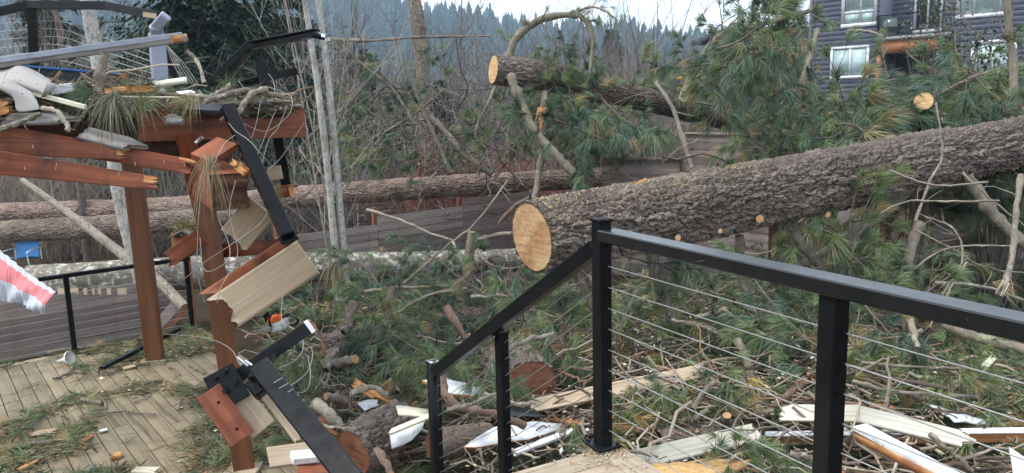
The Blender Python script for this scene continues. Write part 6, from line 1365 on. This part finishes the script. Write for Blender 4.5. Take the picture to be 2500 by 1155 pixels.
X, Yg = np.meshgrid(np.linspace(0, 1, 60), np.linspace(0, 1, 14), indexing='ij'); xp_ = -60 + 775 * X; dp_ = 6.12 + Yg * 1.7 + .9 * np.clip(xp_, 0, 720) / 720; hx, hy = (xp_ - 1250) / F * dp_, dp_
hz2 = 1.60 + (.06 + .16 * sstep(520, 250, xp_)) * np.sin(np.clip(Yg * 1.25, 0, 1) * math.pi) ** .6 * (1 + 1.6 * fbm(hx * 3, hy * 3, None, 3, 12)); V = np.stack([hx, hy, hz2], -1).reshape(-1, 3)
i = np.arange(59)[:, None] * 14; j = np.arange(13)[None]; Q = np.stack([i + j, i + 14 + j, i + 15 + j, i + 1 + j], -1).reshape(-1, 4); put('bark_rubble', mesh('bark_rubble', V, [Q], [MT['ground']], smooth=True), label='low heap of dark bark rubble on the upper deck', cat='rubble', kind='stuff')
# sawdust round the foot of the corner post
m = 1000; a_ = RL.random(m) * 6.283; r_ = .04 + .24 * RL.random(m) ** 1.8; xx, yy = A0[0] + r_ * np.cos(a_), A0[1] + r_ * np.sin(a_); q = (np.stack([xx, yy], 1) - c0); kk = (q @ nv_ > .01) & (q @ nu_ > .0)
chips('sawdust', 'pale sawdust and shavings round the foot of the corner post', xx[kk], yy[kk], .004 + .008 * RL.random(kk.sum()), .0042, [(.5, .4, .28), (.58, .5, .37), (.42, .3, .17)], RL, flat=.12)
m = 46; tq = RL.random(m) * 2.4; ww_ = RL.uniform(-.04, .04, m); pr_ = pA[:2] + nu_ * tq[:, None] + nv_ * ww_[:, None]; litter('rail_needles', 'few needles and specks on top of the near rail', pr_[:, 0], pr_[:, 1], np.full(m, 1.036), .06, .002, np.vstack([DRY, GREENS]), .01, RL)
# yellow sawdust and a few needles on top of the big log near its cut
m = 700; tq = RL.random(m) ** 1.6 * 2.6; c_a, c_b = P(1297, 580, 7.35), P(1700, 505, 7.9); ax_ = nrm(c_b - c_a); sd_ = nrm(np.cross(ax_, [0, 0, 1])); up_ = np.cross(sd_, ax_); an_ = RL.normal(.25, .45, m)
pt_ = c_a + ax_ * (tq[:, None] + .12) + (up_ * np.cos(an_)[:, None] + sd_ * np.sin(an_)[:, None]) * .366
chips('log_sawdust', 'yellow sawdust and chips on top of the big log near its cut', pt_[:, 0], pt_[:, 1], pt_[:, 2], .007, [(.6, .45, .2), (.66, .52, .28), (.5, .4, .26)], RL, flat=.5)

# ================================================================== loose boards in the debris
def board(name, a, b, w, h, m, label, **kw):
    t = thing(name, P(*a), label, 'board'); beam('plank', P(*a), P(*b), w, h, m, t, **kw); return t
U = (0, -.25, 1)
def plate(name, pts, th, m, label, edge=None):
    """flat broken sheet: an outline of points in the place, given thickness"""
    q = PP(pts); o = q.mean(0); n_ = np.zeros(3)
    for i in range(len(q)): n_ += np.cross(q[i] - o, q[(i + 1) % len(q)] - o)
    n_ = nrm(n_); n_ = n_ if n_[2] > 0 else -n_
    r_ = []
    for i in range(len(q)):                                   # ragged outline
        a, b = q[i], q[(i + 1) % len(q)]; L = np.linalg.norm(b - a); k = max(1, int(L / .07))
        for j in range(k): r_.append(a + (b - a) * j / k + (rng.normal(0, .006, 3) if j else 0))
    r_ = np.array(r_) - o; k = len(r_); V = np.vstack([r_ + n_ * th / 2, r_ - n_ * th / 2, [n_ * th / 2], [-n_ * th / 2]]); j = np.arange(k); l = (j + 1) % k
    t = thing(name, o, label, 'board')
    put('sheet', mesh('sheet', V, [np.stack([j, l, j * 0 + 2 * k], 1), np.stack([l + k, j + k, j * 0 + 2 * k + 1], 1), np.stack([j, j + k, l + k, l], 1)], [MT[m], MT[edge or m]], [0, 0, 1]), t, T(o)); return t
board('tan_plank', (1295, 992, 6.35), (1716, 906, 6.35), .14, .026, 'tan', 'long tan composite plank lying behind the corner post', up=(0, -.6, 1))
plate('white_panel_piece', [(1132, 1092, 5.55), (1205, 1045, 5.85), (1310, 1030, 6.05), (1390, 1040, 6.05), (1330, 1062, 5.85), (1230, 1084, 5.65)], .014, 'white', 'jagged white panel piece behind the stair posts', 'fresh')
board('white_trim_strip', (1245, 1110, 5.5), (1400, 1052, 5.9), .05, .03, 'white', 'narrow white trim strip in front of the jagged panel', up=U, jag0=.05, m2='white')
plate('foam_panel', [(1030, 932, 6.3), (1085, 925, 6.4), (1172, 950, 6.4), (1165, 972, 6.2), (1085, 962, 6.2)], .03, 'white', 'white foam panel with torn brown edge behind the open topped post', 'fresh')
plate('paper_scrap', [(872, 985, 6.8), (915, 975, 6.9), (925, 990, 6.7), (890, 1003, 6.6)], .006, 'white', 'small white scrap above the bark chunk')
plate('beige_siding_piece', [(952, 1062, 5.6), (1040, 1022, 5.7), (1030, 1048, 5.65), (1005, 1075, 5.6), (956, 1096, 5.55)], .015, 'white', 'white backed siding piece leaning on the bark chunk')
board('cream_siding_edge', (946, 1058, 5.55), (1048, 1016, 5.6), .05, .02, 'cream', 'cream siding edge above the bark chunk', up=U, jag0=.04, m2='cream')
plate('cream_siding_scrap', [(966, 992, 5.95), (1045, 1002, 5.95), (1050, 1022, 5.8), (972, 1012, 5.8)], .02, 'cream', 'cream siding scrap touching the open topped post')
board('orange_split_wood', (852, 928, 6.8), (955, 985, 6.5), .06, .08, 'fresh', 'orange split branch wood above the bark chunk', jag0=.12, jag1=.15)
plate('torn_plywood', [(1322, 1022, 6.4), (1480, 1024, 6.3), (1640, 1034, 6.2), (1775, 1046, 6.1), (1660, 1062, 5.95), (1500, 1050, 6.0)], .025, 'fresh', 'long torn brown plywood strip behind the corner post')
plate('dark_flashing_piece', [(1215, 992, 6.3), (1300, 998, 6.3), (1330, 1018, 6.1), (1222, 1016, 6.0)], .01, 'slate', 'dark blue grey flashing sheet right of the middle stair post')
board('beige_board', (1560, 1122, 5.0), (1858, 1053, 5.4), .16, .02, 'beige', 'short beige grooved board behind the lower cables', up=(.05, -.45, 1), jag1=.05, m2='beige')
tt_ = thing('bent_beige_board', P(1885, 1005, 5.3), 'long beige board snapped into a bend behind the right post', 'board')
beam('plank', P(1885, 1008, 5.4), P(2098, 1010, 5.1), .17, .02, 'beige', tt_, (.0, -.4, 1), jag0=.1, m2='beige'); beam('plank', P(2096, 1011, 5.1), P(2378, 1078, 4.75), .17, .02, 'beige', tt_, (.05, -.4, 1), jag1=.06, m2='beige')
wb = thing('white_capped_beam', P(2095, 1045, 4.6), 'white painted beam with orange split side at the bottom right', 'board')
beam('plank', P(2098, 1042, 4.7), P(2345, 1175, 4.0), .11, .03, 'white', wb, (.1, -.3, 1)); beam('core', P(2092, 1058, 4.72), P(2318, 1180, 4.02), .08, .05, 'fresh', wb, (.1, -.3, 1), jag0=.05)
w2 = thing('white_edged_beam', P(1870, 1065, 5.6), 'long thin white edged timber passing behind the right post', 'board')
beam('core', P(1870, 1072, 5.6), P(2540, 1064, 5.2), .05, .075, 'fresh', w2, (0, -.1, 1)); beam('plank', P(1868, 1060, 5.58), P(2540, 1050, 5.18), .07, .012, 'white', w2, (0, -.1, 1))
plate('white_trim_piece', [(2265, 988, 5.7), (2400, 1026, 5.45), (2408, 1036, 5.4), (2330, 1030, 5.35)], .015, 'white', 'slanting white trim piece above the long beige board')
plate('chip_board_piece', [(1590, 1138, 4.75), (1700, 1126, 4.9), (1838, 1124, 4.95), (1800, 1150, 4.7), (1760, 1180, 4.5), (1600, 1180, 4.5)], .018, 'osb', 'orange chip board piece at the bottom edge behind the cables')
plate('chip_board_scrap', [(1640, 1048, 6.05), (1740, 1034, 6.2), (1800, 1040, 6.1), (1720, 1060, 5.9)], .018, 'osb', 'orange chip board scrap below the cut stub')
board('cream_splinter', (2358, 938, 6.0), (2432, 866, 6.2), .05, .012, 'cream', 'pale curved splinter lying behind the right cables', up=(.5, -.5, .7), jag1=.05, m2='cream')
plate('white_fascia_end', [(2462, 1092, 4.3), (2500, 1118, 4.2), (2540, 1180, 4.1), (2472, 1180, 4.1)], .02, 'white', 'white board end at the bottom right corner')
board('pale_splinter', (1842, 785, 7.6), (1850, 838, 7.5), .02, .03, 'cream', 'upright pale splinter behind the upper cables', jag0=.1, m2='cream')
board('fallen_tan_board', (655, 1118, 5.4), (800, 1098, 5.6), .20, .024, 'tan', 'short tan plank on the debris right of the near red post', up=(0, -.5, 1))
plate('red_torn_board', [(725, 1140, 5.1), (800, 1122, 5.3), (850, 1135, 5.2), (860, 1180, 4.9), (720, 1180, 4.8)], .03, 'stain', 'torn red board at the bottom edge under the fallen black post', 'fresh')
board('white_block', (712, 1118, 5.1), (778, 1112, 5.2), .1, .05, 'white', 'small white block beside the torn red board', up=(0, -.3, 1))
plate('red_splinter_board', [(762, 1022, 6.2), (800, 1020, 6.2), (852, 1052, 6.0), (820, 1062, 5.9)], .03, 'stain', 'red splintered board behind the fallen black post', 'fresh')
board('orange_chunk', (1990, 905, 6.4), (1925, 960, 6.3), .06, .07, 'fresh', 'orange broken branch wood left of the right post', jag0=.06, jag1=.05)
board('orange_chip', (2085, 985, 5.9), (2195, 1000, 5.8), .06, .05, 'fresh', 'orange split wood above the beige board bend', jag0=.08, jag1=.08)
board('splintered_stub', (1545, 455, 7.6), (1585, 436, 7.8), .04, .05, 'fresh', 'small torn wood spike on top of the big log', jag1=.08)
board('hanging_torn_wood', (1325, 250, 14.2), (1312, 330, 14.0), .08, .16, 'fresh', 'torn orange strip of wood below the upper log', jag1=.3, jag0=.1)
board('black_rail_offcut', (250, 898, 8.8), (436, 803, 10.5), .07, .05, 'black', 'black rail offcut lying on the lower deck behind the red post', up=(0, 0, 1))
board('tilted_fence_board', (335, 850, 11.0), (430, 745, 11.5), .03, .16, 'fence', 'dark tilted fence board behind the lower railing')
board('split_fence_board', (375, 830, 11.2), (470, 745, 11.6), .03, .07, 'fence_r', 'brown split fence rail behind the lower railing', jag1=.15)
board('grey_wood_offcut', (2025, 545, 9.2), (2085, 500, 9.3), .03, .22, 'grey_wood', 'grey board wedged under the big log', jag1=.1, m2='grey_wood')
for (x0, x1, lb) in ((142, 162, 'first'), (168, 192, 'second'), (205, 214, 'third'), (226, 232, 'fourth'), (240, 248, 'fifth'), (262, 272, 'sixth'), (288, 310, 'seventh')):
    board('pale_offcut', (x0, 712, 11.35), (x1, 711, 11.35), .03, .1, 'tan', lb + ' pale offcut from the left along the fence top under the white log')

# scraps on the lower deck
def dboard(name, a, b, w, h, m, label, **kw):
    t = thing(name, PZ(*a, LZ + .02), label, 'scrap'); beam('piece', PZ(*a, LZ + .02), PZ(*b, LZ + .025), w, h, m, t, up=(0, 0, 1), **kw)
dboard('white_scrap', (70, 1060), (150, 1050), .12, .012, 'tan', 'pale tile shaped scrap on the lower deck', jag0=.05, jag1=.04, m2='tan')
dboard('red_scrap', (195, 1082), (228, 1060), .07, .02, 'stain', 'red stained wood scrap on the lower deck', jag0=.05, jag1=.05)
dboard('orange_chunk', (268, 1118), (305, 1108), .08, .04, 'fresh', 'orange torn wood chunk on the lower deck', jag0=.05, jag1=.04)
dboard('orange_sliver', (38, 1155), (100, 1120), .06, .03, 'fresh', 'long orange sliver at the bottom left corner', jag0=.05, jag1=.08)
dboard('pale_block', (328, 1148), (392, 1150), .09, .03, 'cream', 'pale cream block at the bottom edge of the lower deck', jag1=.04, m2='cream')
dboard('grey_scrap', (205, 1142), (240, 1150), .1, .015, 'grey_wood', 'grey flat scrap near the bottom left', jag0=.03, jag1=.03, m2='grey_wood')
dboard('grey_slab_scrap', (45, 1108), (95, 1100), .09, .015, 'grey_wood', 'small grey slab left of the orange sliver', jag0=.03, jag1=.04, m2='grey_wood')
dboard('white_flake', (240, 1053), (262, 1048), .05, .01, 'white', 'small white flake on the lower deck', jag0=.02, m2='white')
dboard('tan_sliver', (300, 900), (330, 893), .1, .02, 'tan', 'tan offcut at the foot of the far red post')
def dstick(pts, r, m, lb, tw=0):
    q = [PZ(x, y, LZ + .012 + r) for x, y in pts]
    pp = [(x, y, float(v[1])) for (x, y), v in zip(pts, q)]; stick('fallen_stick', pp, r, r * .7, m, lb, tw=tw)
dstick([(115, 862), (200, 848), (290, 838), (355, 830)], .022, 'limb_p', 'pale stick along the far edge of the lower deck', 2)
dstick([(130, 925), (165, 912), (178, 890), (160, 890)], .016, 'limb', 'curved dark stick beside the white funnel', 1)
dstick([(15, 1100), (60, 1090), (135, 1075)], .03, 'limb', 'dark bark stick at the left of the lower deck', 2)
dstick([(300, 960), (325, 940), (355, 945), (365, 965), (320, 985)], .008, 'limb', 'looped thin twig on the lower deck', 0)
dstick([(230, 1020), (290, 1005), (380, 1012)], .012, 'limb', 'thin dark stick across the deck drift', 3)
dstick([(460, 890), (480, 900), (500, 912)], .014, 'limb', 'small dark stick right of the far red post', 0)
dstick([(415, 895), (430, 905), (440, 915)], .014, 'limb_r', 'short rusty stick before the far red post', 0)
dstick([(200, 975), (225, 980), (250, 985)], .025, 'limb', 'short thick bark stick on the lower deck', 0)
dstick([(235, 965), (255, 980), (258, 1000)], .012, 'limb_p', 'bent pale stick on the lower deck', 0)

# ================================================================== small things
def lathe(pr, n=20):
    th = np.arange(n) * 2 * math.pi / n; V = np.array([[r * math.cos(a), r * math.sin(a), z] for r, z in pr for a in th]); m = len(pr)
    i = np.arange(m - 1)[:, None] * n; j = np.arange(n)[None]; k = (j + 1) % n
    return V, np.stack([i + j, i + k, i + n + k, i + n + j], -1).reshape(-1, 4)
MT['plastic'] = simple('white_plastic', (.62, .62, .6), (.7, .7, .68), 5, .35, var=0)
fn = thing('white_funnel', PZ(155, 882, LZ), 'white plastic funnel lying on the lower deck by the railing post', 'funnel', mw=frame(PZ(172, 874, LZ + .07), (-.25, .1, 1), (-1, .15, -.25)))
V, Q = lathe([(.085, .0), (.088, .008), (.078, .012), (.05, .06), (.025, .11), (.018, .13), (.012, .2), (.009, .2), (.014, .13), (.045, .06), (.08, .004)]); put('cone', mesh('cone', V, [Q], [MT['plastic']], smooth=True), fn, WMX[fn.name])
V, Q = lathe([(.09, .0), (.094, .004), (.094, .014), (.089, .016)]); put('rim', mesh('rim', V, [Q], [MT['plastic']], smooth=True), fn, WMX[fn.name])
# blue metal lawn chair
MT['chair_blue'] = simple('blue_enamel', (.05, .27, .62), (.07, .32, .7), 4, .35, var=0, spec=.5); MT['chair_white'] = simple('white_enamel', (.7, .72, .74), None, 4, .35, var=0)
cb = P(57, 632, 17.0); cz = cb[2] - .40; ch = thing('lawn_chair', (cb[0], cb[1], cz), 'blue metal lawn chair with white arms behind the white log', 'chair')
def shell(w0, w1, h, rnd, n=12, m=10, dish=.05):
    V = []
    for i in range(m + 1):
        t = i / m; w = (w0 + (w1 - w0) * t) * (1 if t < .7 else math.sqrt(max(.0, 1 - ((t - .7) / .3) ** 2 * rnd)))
        for j in range(n + 1):
            s = j / n * 2 - 1; V.append([s * w / 2, dish * (1 - s * s) + .1 * t, t * h])
    i = np.arange(m)[:, None] * (n + 1); j = np.arange(n)[None]; return np.array(V), np.stack([i + j, i + j + 1, i + n + 2 + j, i + n + 1 + j], -1).reshape(-1, 4)
V, Q = shell(.5, .54, .50, .55); o = put('backrest', mesh('backrest', V, [Q], [MT['chair_blue']], smooth=True), ch, T((cb[0], cb[1] + .15, cz + .38))); o.modifiers.new('t', 'SOLIDIFY').thickness = .006
V, Q = shell(.52, .52, .44, .2, dish=-.03); V = V[:, [0, 2, 1]] * [1, -1, 1]; o = put('seat', mesh('seat', V, [Q], [MT['chair_blue']], smooth=True), ch, T((cb[0], cb[1] + .16, cz + .40))); o.modifiers.new('t', 'SOLIDIFY').thickness = .006
for s in (-1, 1):
    b = np.array([cb[0] + s * .29, cb[1], cz]); cable('arm', [b + [0, .2, .62], b + [0, .1, .62], b + [0, -.25, .6], b + [0, -.3, .5], b + [0, -.22, .1], b + [0, -.1, .02], b + [0, .25, .02]], .016, MT['chair_white'], ch, 5)
    cable('arm_upright', [b + [0, .2, .62], b + [0, .2, .35]], .014, MT['chair_white'], ch, 3)
# chainsaw
MT['saw_orange'] = simple('orange_plastic', (.62, .11, .035), (.7, .15, .05), 6, .4, var=0); MT['saw_grey'] = simple('light_grey_plastic', (.5, .5, .49), (.58, .58, .57), 6, .45, var=0)
cs = P(682, 790, 10.2); M_ = frame(cs, (.93, -.2, .3), (.1, -.15, 1)) @ Matrix.Scale(1.1, 4); saw = thing('chainsaw', cs, 'orange and white chainsaw lying in the debris behind the rail arm', 'chainsaw', mw=M_)
def bx(name, c, s, m, bev=.012):
    bm = bmesh.new(); bmesh.ops.create_cube(bm, size=1)
    for v in bm.verts: v.co = Vector((v.co.x * s[0], v.co.y * s[1], v.co.z * s[2]))
    bmesh.ops.bevel(bm, geom=list(bm.edges), offset=bev, segments=2, affect='EDGES'); me = bpy.data.meshes.new(name); bm.to_mesh(me); bm.free(); me.materials.append(MT[m]); return put(name, me, saw, M_ @ T(c))
bx('engine_body', (0, 0, -.02), (.2, .15, .12), 'saw_grey', .02); bx('top_cover', (-.03, 0, .075), (.16, .14, .08), 'saw_orange', .02); bx('starter_cover', (.0, -.085, -.01), (.15, .025, .1), 'saw_grey', .01); bx('cap', (.02, -.05, .11), (.06, .07, .03), 'saw_orange', .01)
bx('guide_bar', (-.32, .05, -.04), (.4, .006, .06), 'alu', .002); bx('clutch_cover', (-.05, .085, -.03), (.13, .03, .09), 'saw_orange', .01)
pts = [np.array(q) for q in ((-.06, -.1, -.02), (-.04, -.11, .1), (0, -.06, .16), (.0, .06, .16), (-.03, .1, .05))]; p_ = spline(pts, 6); V, Q = tubes(p_[None], np.full((1, len(p_)), .013), 7); put('front_handle', mesh('front_handle', V, [Q], [MT['black']], smooth=True), saw, M_)
pts = [np.array(q) for q in ((.08, 0, .06), (.17, 0, .08), (.24, 0, .05), (.25, 0, -.04), (.18, 0, -.07), (.09, 0, -.06))]; p_ = spline(pts, 6); V, Q = tubes(p_[None], np.full((1, len(p_)), .016), 7); put('rear_handle', mesh('rear_handle', V, [Q], [MT['black']], smooth=True), saw, M_)
bx('hand_guard', (-.12, 0, .13), (.012, .13, .1), 'black', .004)
# bird house
bh = P(455, 620, 10.9); bt = thing('birdhouse', bh, 'small wooden birdhouse with a mossy roof beside the red post', 'birdhouse')
mb = MB(); mb.box((0, 0, .12), (.2, .16, .26)); put('box', mb.me('box', [MT['stain']]), bt, T(bh)); beam('roof', bh + [-.17, -.02, .26], bh + [.02, -.02, .36], .24, .02, 'grey_wood', bt, (0, 0, 1)); beam('roof', bh + [.02, -.02, .36], bh + [.2, -.02, .26], .24, .02, 'grey_wood', bt, (0, 0, 1))
beam('side_board', bh + [-.16, .03, -.1], bh + [-.15, .03, .4], .03, .09, 'fence_r', bt, jag1=.1, up=(1, 0, 0)); V, Q = lathe([(.0, -.003), (.026, -.003), (.026, .0), (.018, .0), (.018, .004)], 14); put('entrance_ring', mesh('entrance_ring', V, [Q], [MT['joist_shade']]), bt, frame(bh + [0, -.085, .16], (1, 0, 0), (0, -1, 0)))
beam('pole', bh + [0, .02, -1.3], bh + [0, .02, -.01], .07, .07, 'fence_r', bt, up=(1, 0, 0))
R_ = np.random.default_rng(3); m = 500; qq = bh + [.08, .06, .38] + R_.normal(0, 1, (m, 3)) * [.13, .08, .05]; dd = nrm(R_.normal(size=(m, 3)) + [0, 0, .6]); w_ = nrm(np.cross(dd, R_.normal(size=(m, 3)))) * .01
V = np.stack([qq - w_, qq + w_, qq + dd * .045], 1).reshape(-1, 3); cc = np.array([.15, .14, .05]) * (.5 + R_.random((m, 1))); put('moss', mesh('moss', V - bh, [np.arange(m)[:, None] * 3 + np.array([[0, 1, 2]])], [MT['stems']], attrs={'col': np.repeat(cc, 3, 0)}), bt, T(bh), kind='stuff')
# orange road sign glimpsed through the branches
og = P(1657, 197, 30); ot = thing('striped_barrier', og, 'tiny orange striped barrier glimpsed beyond the upper log', 'barrier'); MT['sign_o'] = simple('orange_sheeting', (.75, .33, .03), None, 4, .5, var=0)
for k in range(4): beam('stripe', og + [-.06, 0, -.3 + .13 * k], og + [.12, 0, -.26 + .13 * k], .02, .07, 'sign_o', ot, up=(0, 0, 1))
beam('leg', og + [.03, .03, float(gz(og[0], og[1])) - og[2]], og + [.03, .03, .15], .04, .04, 'black', ot, up=(1, 0, 0))

# ================================================================== the air
def haze():
    mb = MB(); mb.box((0, 590, 110), (2600, 1400, 290)); o = put('haze', mb.me('haze', []), kind='stuff')
    m = bpy.data.materials.new('valley_haze'); m.use_nodes = True; n = m.node_tree; n.nodes.clear()
    oo = n.nodes.new('ShaderNodeOutputMaterial'); v = n.nodes.new('ShaderNodeVolumePrincipled')
    v.inputs['Color'].default_value = (.57, .77, 1.0, 1); v.inputs['Density'].default_value = HAZE; v.inputs['Anisotropy'].default_value = 0; v.inputs['Density Attribute'].default_value = ''; v.inputs['Color Attribute'].default_value = ''; v.inputs['Temperature Attribute'].default_value = ''; v.inputs['Blackbody Intensity'].default_value = 0
    n.links.new(v.outputs[0], oo.inputs['Volume']); o.data.materials.append(m); tag(o, 'thin blue haze over the valley', 'haze')
HAZE = .00042
haze()
